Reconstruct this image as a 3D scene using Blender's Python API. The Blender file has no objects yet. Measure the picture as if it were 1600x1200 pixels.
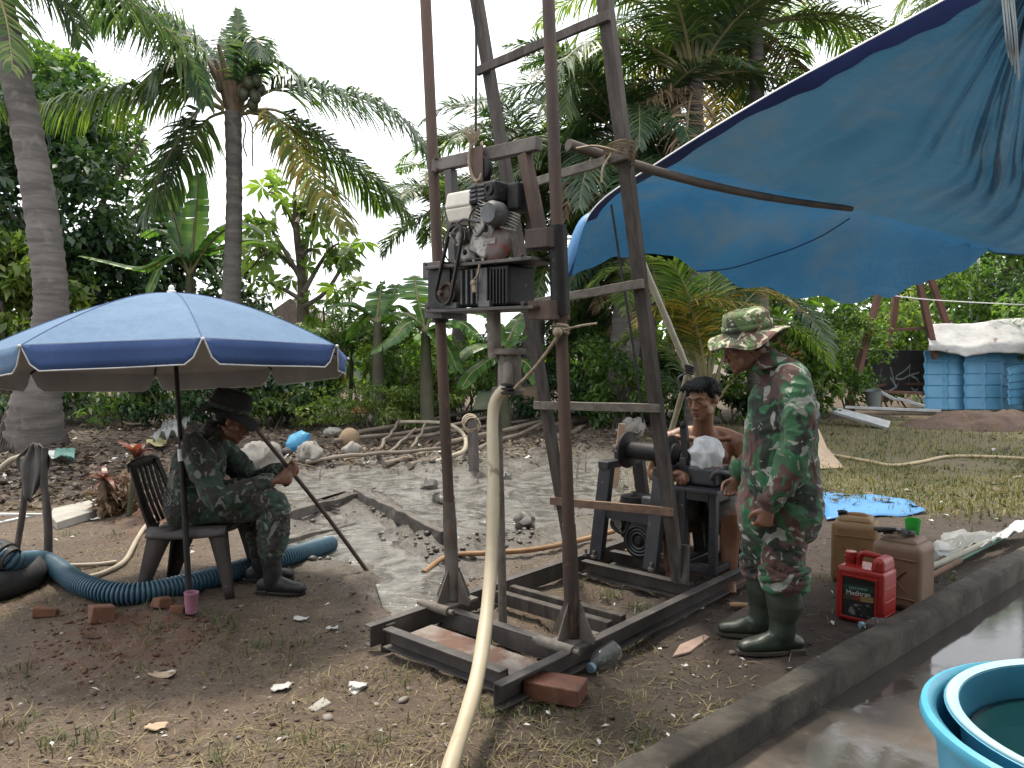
import bpy, bmesh, math, random
import numpy as np
from mathutils import Vector, Matrix, Euler, noise as mnoise

scene = bpy.context.scene
COL = scene.collection
R = math.radians
# ------------------------------------------------------------------ camera
FPX, CAMH, PITCH = 1232.0, 1.48, math.atan(60 / 1232.0)
cam_d = bpy.data.cameras.new('camera')
cam = bpy.data.objects.new('camera', cam_d); COL.objects.link(cam)
cam.location = (0, 0, CAMH); cam.rotation_euler = (math.pi / 2 - PITCH, 0, 0)
cam_d.sensor_width = 36.0; cam_d.lens = FPX / 1600 * 36.0
cam_d.clip_start = 0.05; cam_d.clip_end = 2000
scene.camera = cam
# ------------------------------------------------------------------ world + sun
SUN_EL, SUN_AZ = R(67), R(-28)          # azimuth measured from +Y towards +X
world = bpy.data.worlds.new('World'); scene.world = world; world.use_nodes = True
wn, wl = world.node_tree.nodes, world.node_tree.links
wn.clear()
sky = wn.new('ShaderNodeTexSky'); sky.sky_type = 'NISHITA'; sky.sun_disc = False
sky.sun_elevation = SUN_EL; sky.sun_rotation = SUN_AZ
sky.air_density = 1.0; sky.dust_density = 3.0; sky.ozone_density = 1.0
tc = wn.new('ShaderNodeTexCoord')
cn = wn.new('ShaderNodeTexNoise'); cn.inputs['Scale'].default_value = 2.2; cn.inputs['Detail'].default_value = 5
wl.new(tc.outputs['Generated'], cn.inputs['Vector'])
cr = wn.new('ShaderNodeMapRange'); cr.inputs[1].default_value = .25; cr.inputs[2].default_value = .7
cr.inputs[3].default_value = .72; cr.inputs[4].default_value = .95
wl.new(cn.outputs[0], cr.inputs[0])
wm = wn.new('ShaderNodeMixRGB'); wm.inputs[2].default_value = (10.9, 11.0, 11.3, 1)
wl.new(cr.outputs[0], wm.inputs[0]); wl.new(sky.outputs[0], wm.inputs[1])
bg = wn.new('ShaderNodeBackground'); bg.inputs[1].default_value = 0.10
wo = wn.new('ShaderNodeOutputWorld')
wl.new(wm.outputs[0], bg.inputs[0]); wl.new(bg.outputs[0], wo.inputs[0])
sun_d = bpy.data.lights.new('sun', 'SUN'); sun_d.energy = 2.4; sun_d.angle = R(8); sun_d.color = (1, .91, .77)
sun = bpy.data.objects.new('sun', sun_d); COL.objects.link(sun)
sdir = Vector((math.sin(SUN_AZ) * math.cos(SUN_EL), math.cos(SUN_AZ) * math.cos(SUN_EL), math.sin(SUN_EL)))
sun.rotation_euler = sdir.to_track_quat('Z', 'Y').to_euler(); sun.location = sdir * 40
# ------------------------------------------------------------------ exposure
vs = scene.view_settings
vs.view_transform = 'Standard'; vs.look = 'None'; vs.exposure = 1.08; vs.gamma = 1.0; vs.use_curve_mapping = False
scene.render.film_transparent = False
scene.cycles.max_bounces = 8; scene.cycles.transparent_max_bounces = 12
scene.cycles.use_denoising = True
scene.cycles.sample_clamp_indirect = 6

# ================================================================== helpers
cp, sp_ = math.cos(PITCH), math.sin(PITCH)
def ray(px, py):
    a, b = (px - 800) / FPX, (600 - py) / FPX
    return Vector((a, cp + b * sp_, -sp_ + b * cp))
def at(px, py, Y):
    """point seen at that place of the photograph, Y metres ahead"""
    r = ray(px, py); t = Y / r.y
    return Vector((r.x * t, Y, CAMH + r.z * t))
def G(px, py, z=0.0):
    """point of the level z seen at that place of the photograph"""
    r = ray(px, py); t = (z - CAMH) / r.z
    return Vector((r.x * t, r.y * t, z))

ORG = {}
def V(*a): return Vector(a)

class MB:
    """collects shapes; build() links them as one mesh object"""
    def __init__(s): s.v = []; s.f = []; s.m = []; s.mi = 0
    def add(s, vs_, fs, mi=None):
        o = len(s.v); s.v.extend([tuple(p) for p in vs_])
        s.f.extend([tuple(i + o for i in f) for f in fs]); s.m.extend([s.mi if mi is None else mi] * len(fs)); return s
    def box(s, c, size, rot=None, taper=1.0):
        x, y, z = [q / 2 for q in size]
        ps = [V(a * x * (taper if d > 0 else 1), b * y * (taper if d > 0 else 1), d * z) for d in (-1, 1) for b in (-1, 1) for a in (-1, 1)]
        if rot is not None:
            m = rot if isinstance(rot, Matrix) else Euler(rot).to_matrix()
            ps = [m @ p for p in ps]
        c = Vector(c)
        return s.add([p + c for p in ps], [(0, 2, 3, 1), (4, 5, 7, 6), (0, 1, 5, 4), (2, 6, 7, 3), (0, 4, 6, 2), (1, 3, 7, 5)])
    def beam(s, a, b, w, h, up=(0, 0, 1)):
        a, b, up = Vector(a), Vector(b), Vector(up)
        d = (b - a).normalized(); sd = d.cross(up)
        if sd.length < 1e-4: sd = d.cross(V(0, 1, 0))
        sd.normalize(); u = sd.cross(d).normalized()
        ps = [p + sd * (i * w / 2) + u * (j * h / 2) for p in (a, b) for i, j in ((-1, -1), (1, -1), (1, 1), (-1, 1))]
        return s.add(ps, [(3, 2, 1, 0), (4, 5, 6, 7), (0, 1, 5, 4), (1, 2, 6, 5), (2, 3, 7, 6), (3, 0, 4, 7)])
    def tube(s, pts, rad, n=10, caps=True, flat=None):
        pts = [Vector(p) for p in pts]; k = len(pts)
        if not hasattr(rad, '__len__'): rad = [rad] * k
        T = []
        for i in range(k):
            t = pts[min(i + 1, k - 1)] - pts[max(i - 1, 0)]
            T.append(t.normalized() if t.length > 1e-9 else V(0, 0, 1))
        ref = V(0, 0, 1) if abs(T[0].z) < .9 else V(1, 0, 0)
        nrm = T[0].cross(ref).normalized()
        vs_ = []
        for i in range(k):
            nrm = (nrm - T[i] * nrm.dot(T[i]))
            if nrm.length < 1e-6: nrm = T[i].cross(V(1, 0, 0.01))
            nrm.normalize(); bn = T[i].cross(nrm)
            for j in range(n):
                a = 2 * math.pi * j / n
                vs_.append(pts[i] + (nrm * math.cos(a) + bn * math.sin(a)) * rad[i])
        fs = [(i * n + j, i * n + (j + 1) % n, (i + 1) * n + (j + 1) % n, (i + 1) * n + j) for i in range(k - 1) for j in range(n)]
        if caps:
            fs.append(tuple(range(n - 1, -1, -1))); fs.append(tuple((k - 1) * n + j for j in range(n)))
        return s.add(vs_, fs)
    def cyl(s, a, b, r, n=16, r2=None): return s.tube([a, b], [r, r if r2 is None else r2], n)
    def lathe(s, prof, c=(0, 0, 0), axis=(0, 0, 1), n=24, closed=True):
        """prof: (radius, height) list along the axis"""
        axis = Vector(axis).normalized(); q = axis.to_track_quat('Z', 'Y'); c = Vector(c)
        vs_ = []
        for r, h in prof:
            for j in range(n):
                a = 2 * math.pi * j / n
                vs_.append(c + q @ V(r * math.cos(a), r * math.sin(a), h))
        k = len(prof)
        fs = [(i * n + j, i * n + (j + 1) % n, (i + 1) * n + (j + 1) % n, (i + 1) * n + j) for i in range(k - 1) for j in range(n)]
        if closed:
            fs.append(tuple(range(n - 1, -1, -1))); fs.append(tuple((k - 1) * n + j for j in range(n)))
        return s.add(vs_, fs)
    def ball(s, c, r, n=10, m=7, rot=None):
        if not hasattr(r, '__len__'): r = (r, r, r)
        c = Vector(c); vs_ = [V(0, 0, -r[2])]
        for i in range(1, m):
            t = -math.pi / 2 + math.pi * i / m
            for j in range(n):
                a = 2 * math.pi * j / n
                vs_.append(V(r[0] * math.cos(t) * math.cos(a), r[1] * math.cos(t) * math.sin(a), r[2] * math.sin(t)))
        vs_.append(V(0, 0, r[2]))
        if rot is not None:
            mt = rot if isinstance(rot, Matrix) else Euler(rot).to_matrix(); vs_ = [mt @ p for p in vs_]
        fs = [(0, 1 + (j + 1) % n, 1 + j) for j in range(n)]
        for i in range(m - 2):
            for j in range(n):
                fs.append((1 + i * n + j, 1 + i * n + (j + 1) % n, 1 + (i + 1) * n + (j + 1) % n, 1 + (i + 1) * n + j))
        t = 1 + (m - 2) * n; e = len(vs_) - 1
        fs += [(t + j, t + (j + 1) % n, e) for j in range(n)]
        return s.add([p + c for p in vs_], fs)
    def prism(s, outline, a, b):
        """outline: points; extruded by the vector b-a"""
        d = Vector(b) - Vector(a); k = len(outline); ps = [Vector(p) for p in outline]
        fs = [tuple(range(k - 1, -1, -1)), tuple(range(k, 2 * k))] + [(i, (i + 1) % k, k + (i + 1) % k, k + i) for i in range(k)]
        return s.add(ps + [p + d for p in ps], fs)
    def grid(s, P):
        """P: rows of points"""
        n, k = len(P), len(P[0])
        return s.add([p for r in P for p in r], [(i * k + j, i * k + j + 1, (i + 1) * k + j + 1, (i + 1) * k + j) for i in range(n - 1) for j in range(k - 1)])
    def xf(s, m):
        s.v = [tuple(m @ Vector(p)) for p in s.v]; return s
    def jitter(s, amp, sc=10, seed=0):
        o = V(seed * 7.1, seed * 3.3, seed)
        s.v = [tuple(Vector(p) + mnoise.noise_vector(Vector(p) * sc + o) * amp) for p in s.v]; return s
    def build(s, name, mat, parent=None, org=None, smooth=None, bevel=0, seg=2, solid=0, sub=0, fix=True):
        me = bpy.data.meshes.new(name)
        if parent is not None: O = ORG.get(parent.name, V(0, 0, 0))
        elif org is not None: O = Vector(org)
        else:
            a = np.array(s.v); O = V((a[:, 0].min() + a[:, 0].max()) / 2, (a[:, 1].min() + a[:, 1].max()) / 2, a[:, 2].min())
        me.from_pydata([(p[0] - O.x, p[1] - O.y, p[2] - O.z) for p in s.v], [], s.f)
        mats = mat if isinstance(mat, (list, tuple)) else [mat]
        for m_ in mats: me.materials.append(m_)
        if len(mats) > 1: me.polygons.foreach_set('material_index', s.m)
        if fix:
            bm = bmesh.new(); bm.from_mesh(me); bmesh.ops.recalc_face_normals(bm, faces=bm.faces); bm.to_mesh(me); bm.free()
        if smooth is not None:
            me.polygons.foreach_set('use_smooth', [True] * len(me.polygons))
            if smooth < 180: me.set_sharp_from_angle(angle=R(smooth))
        o = bpy.data.objects.new(name, me); COL.objects.link(o); ORG[o.name] = O.copy()
        if parent is not None: o.parent = parent
        else: o.location = O
        if solid:
            q = o.modifiers.new('solid', 'SOLIDIFY'); q.thickness = solid; q.offset = 0
        if bevel:
            q = o.modifiers.new('bevel', 'BEVEL'); q.width = bevel; q.segments = seg; q.limit_method = 'ANGLE'; q.angle_limit = R(35)
        if sub:
            q = o.modifiers.new('sub', 'SUBSURF'); q.levels = sub; q.render_levels = sub
        return o

def np_obj(name, verts, quads, mat, parent=None, org=(0, 0, 0), smooth=False, tris=False):
    """fast mesh from numpy arrays"""
    me = bpy.data.meshes.new(name); verts = np.asarray(verts, dtype=np.float32); quads = np.asarray(quads, dtype=np.int32)
    O = ORG.get(parent.name, V(0, 0, 0)) if parent is not None else Vector(org)
    verts = verts - np.array(O[:], dtype=np.float32)
    k = quads.shape[1]
    me.vertices.add(len(verts)); me.vertices.foreach_set('co', verts.ravel())
    me.loops.add(quads.size); me.loops.foreach_set('vertex_index', quads.ravel())
    me.polygons.add(len(quads)); me.polygons.foreach_set('loop_start', np.arange(0, quads.size, k, dtype=np.int32))
    me.update(calc_edges=True); me.validate()
    for m_ in (mat if isinstance(mat, (list, tuple)) else [mat]): me.materials.append(m_)
    if smooth: me.polygons.foreach_set('use_smooth', [True] * len(me.polygons))
    o = bpy.data.objects.new(name, me); COL.objects.link(o); ORG[o.name] = Vector(O)
    if parent is not None: o.parent = parent
    else: o.location = O
    return o

def tag(o, label=None, cat=None, group=None, kind=None):
    if label: o['label'] = label
    if cat: o['category'] = cat
    if group: o['group'] = group
    if kind: o['kind'] = kind
    return o
def thing(name, loc, label=None, cat=None, group=None, rz=0):
    o = bpy.data.objects.new(name, None); COL.objects.link(o); o.empty_display_size = .2
    o.location = loc; o.rotation_euler = (0, 0, rz); ORG[o.name] = Vector(loc)
    return tag(o, label, cat, group)
def copy_tree(o, parent=None):
    c = o.copy(); COL.objects.link(c); c.parent = parent
    for ch in list(o.children): copy_tree(ch, c)
    return c
def spline(pts, k=8):
    """smooth path through points"""
    P = [Vector(p) for p in pts]; out = []
    for i in range(len(P) - 1):
        p0, p1, p2, p3 = P[max(i - 1, 0)], P[i], P[i + 1], P[min(i + 2, len(P) - 1)]
        for j in range(k):
            t = j / k
            out.append(.5 * ((2 * p1) + (p2 - p0) * t + (2 * p0 - 5 * p1 + 4 * p2 - p3) * t * t + (3 * p1 - p0 - 3 * p2 + p3) * t ** 3))
    return out + [P[-1]]
def lerp_list(a, n):
    x = np.linspace(0, 1, len(a)); return list(np.interp(np.linspace(0, 1, n), x, a))

# ------------------------------------------------------------------ materials
def srgb(r, g, b):
    f = lambda c: (c / 255 / 12.92) if c <= 10 else ((c / 255 + .055) / 1.055) ** 2.4
    return (f(r), f(g), f(b))
def newmat(name):
    m = bpy.data.materials.new(name); m.use_nodes = True
    return m, m.node_tree.nodes, m.node_tree.links, m.node_tree.nodes['Principled BSDF']
def ramp(n, stops, interp='LINEAR'):
    r = n.new('ShaderNodeValToRGB'); r.color_ramp.interpolation = interp
    e = r.color_ramp.elements
    while len(e) > 1: e.remove(e[-1])
    e[0].position = stops[0][0]; e[0].color = (*stops[0][1], 1)
    for p, c in stops[1:]:
        q = e.new(p); q.color = (*c, 1)
    return r
def noise_node(n, l, vec, scale, detail=4, rough=.55, dist=0):
    t = n.new('ShaderNodeTexNoise'); t.inputs['Scale'].default_value = scale; t.inputs['Detail'].default_value = detail
    t.inputs['Roughness'].default_value = rough; t.inputs['Distortion'].default_value = dist
    if vec is not None: l.new(vec, t.inputs['Vector'])
    return t
def mixc(n, l, fac, a, b, mode='MIX'):
    x = n.new('ShaderNodeMixRGB'); x.blend_type = mode
    for i, q in ((0, fac), (1, a), (2, b)):
        if hasattr(q, 'links'): l.new(q, x.inputs[i])
        elif i == 0: x.inputs[0].default_value = q
        else: x.inputs[i].default_value = (*q, 1)
    return x.outputs[0]
def maprange(n, l, v, a, b, c=0, d=1):
    x = n.new('ShaderNodeMapRange'); l.new(v, x.inputs[0])
    for i, q in enumerate((a, b, c, d)): x.inputs[i + 1].default_value = q
    return x.outputs[0]
def add_bump(n, l, bs, h, strength, dist=.01, prev=None):
    b = n.new('ShaderNodeBump'); b.inputs['Strength'].default_value = strength; b.inputs['Distance'].default_value = dist
    l.new(h, b.inputs['Height'])
    if prev is not None: l.new(prev, b.inputs['Normal'])
    l.new(b.outputs[0], bs.inputs['Normal']); return b.outputs[0]
def pbr(name, c1, c2=None, scale=6, lo=.4, hi=.65, rough=.7, rough2=None, metal=0, bump=.15, bscale=60, spots=None, spot_scale=25, spot_t=.62, stretch=None, spec=.5, dist=.004, coat=0):
    """two-tone worn surface: large tone noise, optional hard-edged spots (rust, chips, dirt), fine bump"""
    m, n, l, b = newmat(name)
    t = n.new('ShaderNodeTexCoord'); vec = t.outputs['Object']
    if stretch:
        mp = n.new('ShaderNodeMapping'); mp.inputs['Scale'].default_value = stretch; l.new(vec, mp.inputs[0]); vec = mp.outputs[0]
    n1 = noise_node(n, l, vec, scale, 6, .6, .3)
    col = mixc(n, l, maprange(n, l, n1.outputs[0], lo, hi), c1, c2 or tuple(q * .7 for q in c1))
    if spots:
        n2 = noise_node(n, l, vec, spot_scale, 5, .65, .6)
        col = mixc(n, l, maprange(n, l, n2.outputs[0], spot_t, spot_t + .06), col, spots)
    l.new(col, b.inputs['Base Color'])
    n3 = noise_node(n, l, vec, bscale, 4, .6)
    if rough2 is not None: l.new(maprange(n, l, n1.outputs[0], .35, .7, rough, rough2), b.inputs['Roughness'])
    else: l.new(maprange(n, l, n3.outputs[0], .2, .8, max(.05, rough - .1), min(1, rough + .1)), b.inputs['Roughness'])
    b.inputs['Metallic'].default_value = metal; b.inputs['Specular IOR Level'].default_value = spec
    if coat: b.inputs['Coat Weight'].default_value = coat
    if bump: add_bump(n, l, b, n3.outputs[0], bump, dist)
    return m
def leafmat(name, c_dark, c_mid, c_light, trans=.35, rough=.45, scale=1.2, tcol=None, stop=.5):
    """thin leaf: each leaf its own tone, light passing through"""
    m, n, l, b = newmat(name)
    ge = n.new('ShaderNodeNewGeometry'); t = n.new('ShaderNodeTexCoord')
    n1 = noise_node(n, l, t.outputs['Object'], scale, 3)
    ad = n.new('ShaderNodeMath'); ad.operation = 'ADD'
    l.new(maprange(n, l, ge.outputs['Random Per Island'], 0, 1, -.22, .22), ad.inputs[0]); l.new(n1.outputs[0], ad.inputs[1])
    rp = ramp(n, [(.28, c_dark), (stop, c_mid), (.75, c_light)]); l.new(ad.outputs[0], rp.inputs[0])
    l.new(rp.outputs[0], b.inputs['Base Color']); b.inputs['Roughness'].default_value = rough
    tr = n.new('ShaderNodeBsdfTranslucent')
    l.new(mixc(n, l, 1.0, rp.outputs[0], tcol or (1.5, 1.7, .6), 'MULTIPLY'), tr.inputs[0])
    mx = n.new('ShaderNodeMixShader'); mx.inputs[0].default_value = trans
    l.new(b.outputs[0], mx.inputs[1]); l.new(tr.outputs[0], mx.inputs[2])
    l.new(mx.outputs[0], n['Material Output'].inputs[0])
    return m
# ================================================================== ground
def vnoise(x, y, seed=0):
    xi = np.floor(x).astype(np.int64); yi = np.floor(y).astype(np.int64); fx = x - xi; fy = y - yi
    def h(a, b):
        q = (a * 374761393 + b * 668265263 + seed * 974711) & 0xffffffff
        q = ((q ^ (q >> 13)) * 1274126177) & 0xffffffff
        return ((q ^ (q >> 16)) & 0xffff) / 65535.0
    ux = fx * fx * (3 - 2 * fx); uy = fy * fy * (3 - 2 * fy)
    return (h(xi, yi) * (1 - ux) + h(xi + 1, yi) * ux) * (1 - uy) + (h(xi, yi + 1) * (1 - ux) + h(xi + 1, yi + 1) * ux) * uy
def fbm(x, y, o=4, seed=0):
    s = 0; a = .5
    for i in range(o):
        s = s + a * vnoise(x * 2 ** i, y * 2 ** i, seed + i); a *= .5
    return s
def sstep(a, b, x):
    t = np.clip((x - a) / (b - a), 0, 1); return t * t * (3 - 2 * t)
def inpoly(x, y, poly, soft):
    """1 inside, fading to 0 over soft metres across the edge"""
    d = np.full(np.shape(x), 1e9); ins = np.zeros(np.shape(x), bool); n = len(poly)
    for i in range(n):
        ax, ay = poly[i]; bx, by = poly[(i + 1) % n]
        ex, ey = bx - ax, by - ay
        t = np.clip(((x - ax) * ex + (y - ay) * ey) / (ex * ex + ey * ey + 1e-9), 0, 1)
        d = np.minimum(d, np.hypot(x - ax - t * ex, y - ay - t * ey))
        c = ((ay > y) != (by > y)) & (x < (bx - ax) * (y - ay) / (by - ay + 1e-12) + ax); ins ^= c
    sd = np.where(ins, d, -d)
    return sstep(-soft, soft, sd)
def gp(*pts): return [tuple(G(a, b)[:2]) for a, b in pts]
POND = gp((425, 790), (415, 765), (450, 738), (520, 727), (600, 724), (680, 735), (745, 745), (860, 722), (905, 706), (985, 735), (960, 770), (900, 800), (840, 822), (770, 832), (700, 835), (655, 805), (600, 780), (555, 762), (500, 778))
CHAN = gp((425, 835), (470, 812), (530, 798), (585, 808), (620, 845), (660, 868), (720, 885), (705, 925), (668, 958), (630, 975), (600, 945), (585, 900), (550, 880), (500, 868), (430, 865))
SHORE = gp((395, 800), (390, 750), (520, 712), (700, 715), (900, 695), (1010, 735), (980, 800), (880, 850), (760, 880), (720, 960), (640, 985), (590, 930), (540, 890), (420, 880))
LITTER = gp((-300, 760), (-300, 640), (200, 640), (700, 640), (1050, 650), (1050, 690), (900, 705), (700, 720), (430, 730), (330, 800), (150, 790))
GRASS = gp((1000, 700), (1050, 672), (1300, 655), (1900, 650), (2100, 760), (1500, 800), (1250, 770), (1050, 760))
RED1 = gp((40, 1040), (60, 1000), (150, 945), (260, 940), (330, 965), (300, 1000), (230, 1050), (130, 1060))
RED2 = gp((555, 905), (575, 905), (620, 945), (650, 985), (620, 985), (570, 945))
RED3 = gp((175, 850), (200, 800), (260, 775), (300, 800), (260, 850))
RED4 = gp((690, 925), (720, 905), (765, 925), (740, 945))
DAMP_SHADE = gp((760, 1230), (880, 1080), (905, 960), (930, 860), (1080, 800), (1250, 775), (1420, 800), (1700, 800), (1700, 900), (1300, 1060), (1000, 1230))  # wet ground and the tarpaulin's shade, both put into a darker soil colour
KA, KB = V(.40, 2.65, 0), V(.745, .667, 0)      # kerb line on the soil side and its direction
KN = V(.667, -.745, 0)                           # towards the terrace
KT = .13
def masks(x, y):
    w = (fbm(x * 2.3, y * 2.3, 3, 5) - .45) * .55
    wx, wy = x + w, y + (fbm(x * 2.3 + 9, y * 2.3, 3, 8) - .45) * .55
    pond = np.maximum(inpoly(wx, wy, POND, .16), inpoly(wx, wy, CHAN, .09))
    wet = np.maximum(inpoly(wx, wy, SHORE, .5), pond)
    red = np.maximum.reduce([inpoly(wx, wy, RED1, .22), inpoly(wx, wy, RED2, .12), inpoly(wx, wy, RED3, .25), inpoly(wx, wy, RED4, .1)])
    lit = inpoly(wx, wy, LITTER, .8); gr = inpoly(wx, wy, GRASS, .9)
    return pond, wet, red, lit, gr
FOOT = [(random.Random(i).uniform(-2.2, 1.4), random.Random(i + 500).uniform(2.3, 5.2), random.Random(i + 900).uniform(0, 3.14)) for i in range(70)]
def gz(x, y):
    x = np.asarray(x, float); y = np.asarray(y, float)
    pond, wet, red, lit, gr = masks(x, y)
    n1 = fbm(x * 1.1, y * 1.1, 3, 1) - .45; n2 = fbm(x * 6, y * 6, 4, 2) - .45; n3 = fbm(x * 19, y * 19, 3, 3) - .45
    z = n1 * .05 + n2 * .035 + n3 * .014
    fp = np.zeros(np.shape(x))
    for fx, fy, fa in FOOT:      # shallow shoe prints in the trampled soil
        k = (np.abs(x - fx) < .3) & (np.abs(y - fy) < .3)
        if not k.any(): continue
        dx, dy = x[k] - fx, y[k] - fy; u = dx * math.cos(fa) + dy * math.sin(fa); v = -dx * math.sin(fa) + dy * math.cos(fa)
        r2 = np.sqrt((u / .14) ** 2 + (v / .055) ** 2); fp[k] += -.018 * sstep(1.05, .8, r2) + .008 * np.exp(-((r2 - 1.25) / .2) ** 2)
    z = z + fp * (1 - pond)
    z = z * (1 - .6 * gr) + lit * (n2 * .10 + n1 * .05) + red * (.02 + n2 * .08 + n3 * .03)
    z = z + wet * (1 - pond) * (n2 * .12 + n3 * .05 + .005)
    z = z * (1 - .92 * pond) - .065 * pond + pond * n3 * .02
    kd = (x - KA.x) * KN.x + (y - KA.y) * KN.y
    z = z * sstep(-.02, -.35, kd) + np.where(kd > 0, -.3, 0.0) * sstep(0, .12, kd)
    z = z + .22 * sstep(11, 19, y) * sstep(-2, -8, x) + .03
    return z - .03
ys = np.concatenate([[-6, -2, .3], .9 * (70 / .9) ** np.linspace(0, 1, 400), [110, 200, 600, 1500]])
ss = np.linspace(-1, 1, 400)
YY, SS = np.meshgrid(ys, ss, indexing='ij')
XX = SS * (np.maximum(YY, 1) * .92 + 2.3) * (1 + 90 * np.maximum(0, np.abs(SS) - .95) * np.where(YY < 60, 1, .3))
ZZ = gz(XX, YY)
nr, nc = XX.shape
def gz1(x, y):
    """quick look-up of the ground height from the built grid"""
    i = min(max(int(np.searchsorted(ys, y)) - 1, 0), nr - 2); f = (y - ys[i]) / (ys[i + 1] - ys[i])
    def row(k):
        s_ = (x / (max(ys[k], 1) * .92 + 2.3) + 1) / 2 * (nc - 1); s_ = min(max(s_, 0), nc - 1.001); j = int(s_); g = s_ - j
        return ZZ[k, j] * (1 - g) + ZZ[k, j + 1] * g
    return float(row(i) * (1 - f) + row(i + 1) * f)
def on(px, py, dz=0.0):
    """ground point seen at that place of the photograph"""
    p = G(px, py)
    for _ in range(3):
        p = G(px, py, gz1(p.x, p.y))
    return p + V(0, 0, dz)
idx = np.arange(nr * nc).reshape(nr, nc)
quads = np.stack([idx[:-1, :-1], idx[:-1, 1:], idx[1:, 1:], idx[1:, :-1]], -1).reshape(-1, 4)
m, n, l, b = newmat('soil')
def attr(n, name):
    a = n.new('ShaderNodeAttribute'); a.attribute_name = name; return a.outputs['Fac']
t = n.new('ShaderNodeTexCoord'); vec = t.outputs['Object']
na = noise_node(n, l, vec, 1.3, 6, .65); nb = noise_node(n, l, vec, 11, 6, .7, .4); nd = noise_node(n, l, vec, 45, 5, .7)
c = mixc(n, l, maprange(n, l, na.outputs[0], .35, .65), (.110, .075, .049), (.158, .115, .079))
nl = noise_node(n, l, vec, .55, 3, .5, .4); c = mixc(n, l, maprange(n, l, nl.outputs[0], .42, .62, 0, .75), c, (.072, .052, .036))
c = mixc(n, l, maprange(n, l, nb.outputs[0], .38, .72), c, (.07, .052, .038))
c = mixc(n, l, maprange(n, l, nd.outputs[0], .57, .68), c, (.24, .195, .145))
ne = noise_node(n, l, vec, 95, 3, .6); c = mixc(n, l, maprange(n, l, ne.outputs[0], .52, .66, 0, .7), c, (.05, .037, .028))
fg = n.new('ShaderNodeMath'); fg.operation = 'MULTIPLY'; l.new(attr(n, 'grass'), fg.inputs[0]); l.new(maprange(n, l, nb.outputs[0], .3, .6, .3, .9), fg.inputs[1])
c = mixc(n, l, fg.outputs[0], c, (.125, .115, .052))
fl = n.new('ShaderNodeMath'); fl.operation = 'MULTIPLY'; l.new(attr(n, 'litter'), fl.inputs[0]); l.new(maprange(n, l, nb.outputs[0], .3, .65, .95, .5), fl.inputs[1])
c = mixc(n, l, fl.outputs[0], c, (.062, .048, .040))
fr = n.new('ShaderNodeMath'); fr.operation = 'MULTIPLY'; l.new(attr(n, 'red'), fr.inputs[0]); l.new(maprange(n, l, nb.outputs[0], .42, .62, .0, .85), fr.inputs[1])
c = mixc(n, l, fr.outputs[0], c, mixc(n, l, nd.outputs[0], (.17, .075, .043), (.10, .048, .03)))
fd = n.new('ShaderNodeMath'); fd.operation = 'MULTIPLY'; l.new(attr(n, 'damp_shade'), fd.inputs[0]); l.new(maprange(n, l, na.outputs[0], .3, .6, .55, 1), fd.inputs[1])
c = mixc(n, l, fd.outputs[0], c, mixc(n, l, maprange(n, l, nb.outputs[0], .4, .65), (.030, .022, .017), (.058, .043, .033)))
mud = mixc(n, l, maprange(n, l, nb.outputs[0], .35, .7), (.125, .117, .103), (.040, .034, .029))
wetc = n.new('ShaderNodeMath'); wetc.operation = 'MULTIPLY'; l.new(attr(n, 'wet'), wetc.inputs[0]); l.new(maprange(n, l, na.outputs[0], .25, .6, .65, 1), wetc.inputs[1])
c = mixc(n, l, wetc.outputs[0], c, mud)
l.new(c, b.inputs['Base Color'])
rg = n.new('ShaderNodeMath'); rg.operation = 'MULTIPLY_ADD'
l.new(wetc.outputs[0], rg.inputs[0]); rg.inputs[1].default_value = -.72; rg.inputs[2].default_value = .93
l.new(rg.outputs[0], b.inputs['Roughness'])
p1 = add_bump(n, l, b, nd.outputs[0], .8, .014); add_bump(n, l, b, nb.outputs[0], .55, .04, p1)
MAT_SOIL = m
ground = np_obj('ground', np.stack([XX, YY, ZZ], -1).reshape(-1, 3), quads, MAT_SOIL, smooth=True)
tag(ground, 'bare brown trampled soil of the yard with muddy patches', kind='structure')
pk = masks(XX.ravel(), YY.ravel())
dmp_shade = inpoly(XX.ravel() + (fbm(XX.ravel() * 2, YY.ravel() * 2, 3, 71) - .45) * .8, YY.ravel() + (fbm(XX.ravel() * 2, YY.ravel() * 2 + 9, 3, 72) - .45) * .8, DAMP_SHADE, .35)
for nm, arr in zip(('pond', 'wet', 'red', 'litter', 'grass', 'damp_shade'), list(pk) + [dmp_shade]):
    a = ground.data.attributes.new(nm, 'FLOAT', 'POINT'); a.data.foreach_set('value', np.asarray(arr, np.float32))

# muddy water: one sheet at its level, shows where the pond bed lies below it
m, n, l, b = newmat('muddy_water')
t = n.new('ShaderNodeTexCoord')
nw = noise_node(n, l, t.outputs['Object'], 2.6, 8, .68, 2.2)
l.new(mixc(n, l, maprange(n, l, nw.outputs[0], .40, .60), (.20, .196, .182), (.060, .056, .048)), b.inputs['Base Color'])
b.inputs['Roughness'].default_value = .07; b.inputs['IOR'].default_value = 1.33
mp = n.new('ShaderNodeMapping'); mp.inputs['Scale'].default_value = (5, 13, 7); l.new(t.outputs['Object'], mp.inputs[0])
nq = noise_node(n, l, mp.outputs[0], 1.0, 4, .55, 1.4)
add_bump(n, l, b, nq.outputs[0], .6, .04)
MAT_WATER = m
mb = MB()
def sheet(poly, z):
    pts = [V(x, y, z) for x, y in poly]; c_ = sum(pts, V(0, 0, 0)) / len(pts)
    pts = [c_ + (p - c_) * 1.12 for p in pts]
    mb.add(pts, [tuple(range(len(pts)))])
sheet(POND, -.034); tag(mb.build('water', MAT_WATER), 'grey muddy water pooled behind the drilling rig', kind='structure')
mb = MB(); sheet(CHAN, -.040); tag(mb.build('water', MAT_WATER), 'grey muddy water running down the narrow ditch', kind='structure')

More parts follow.
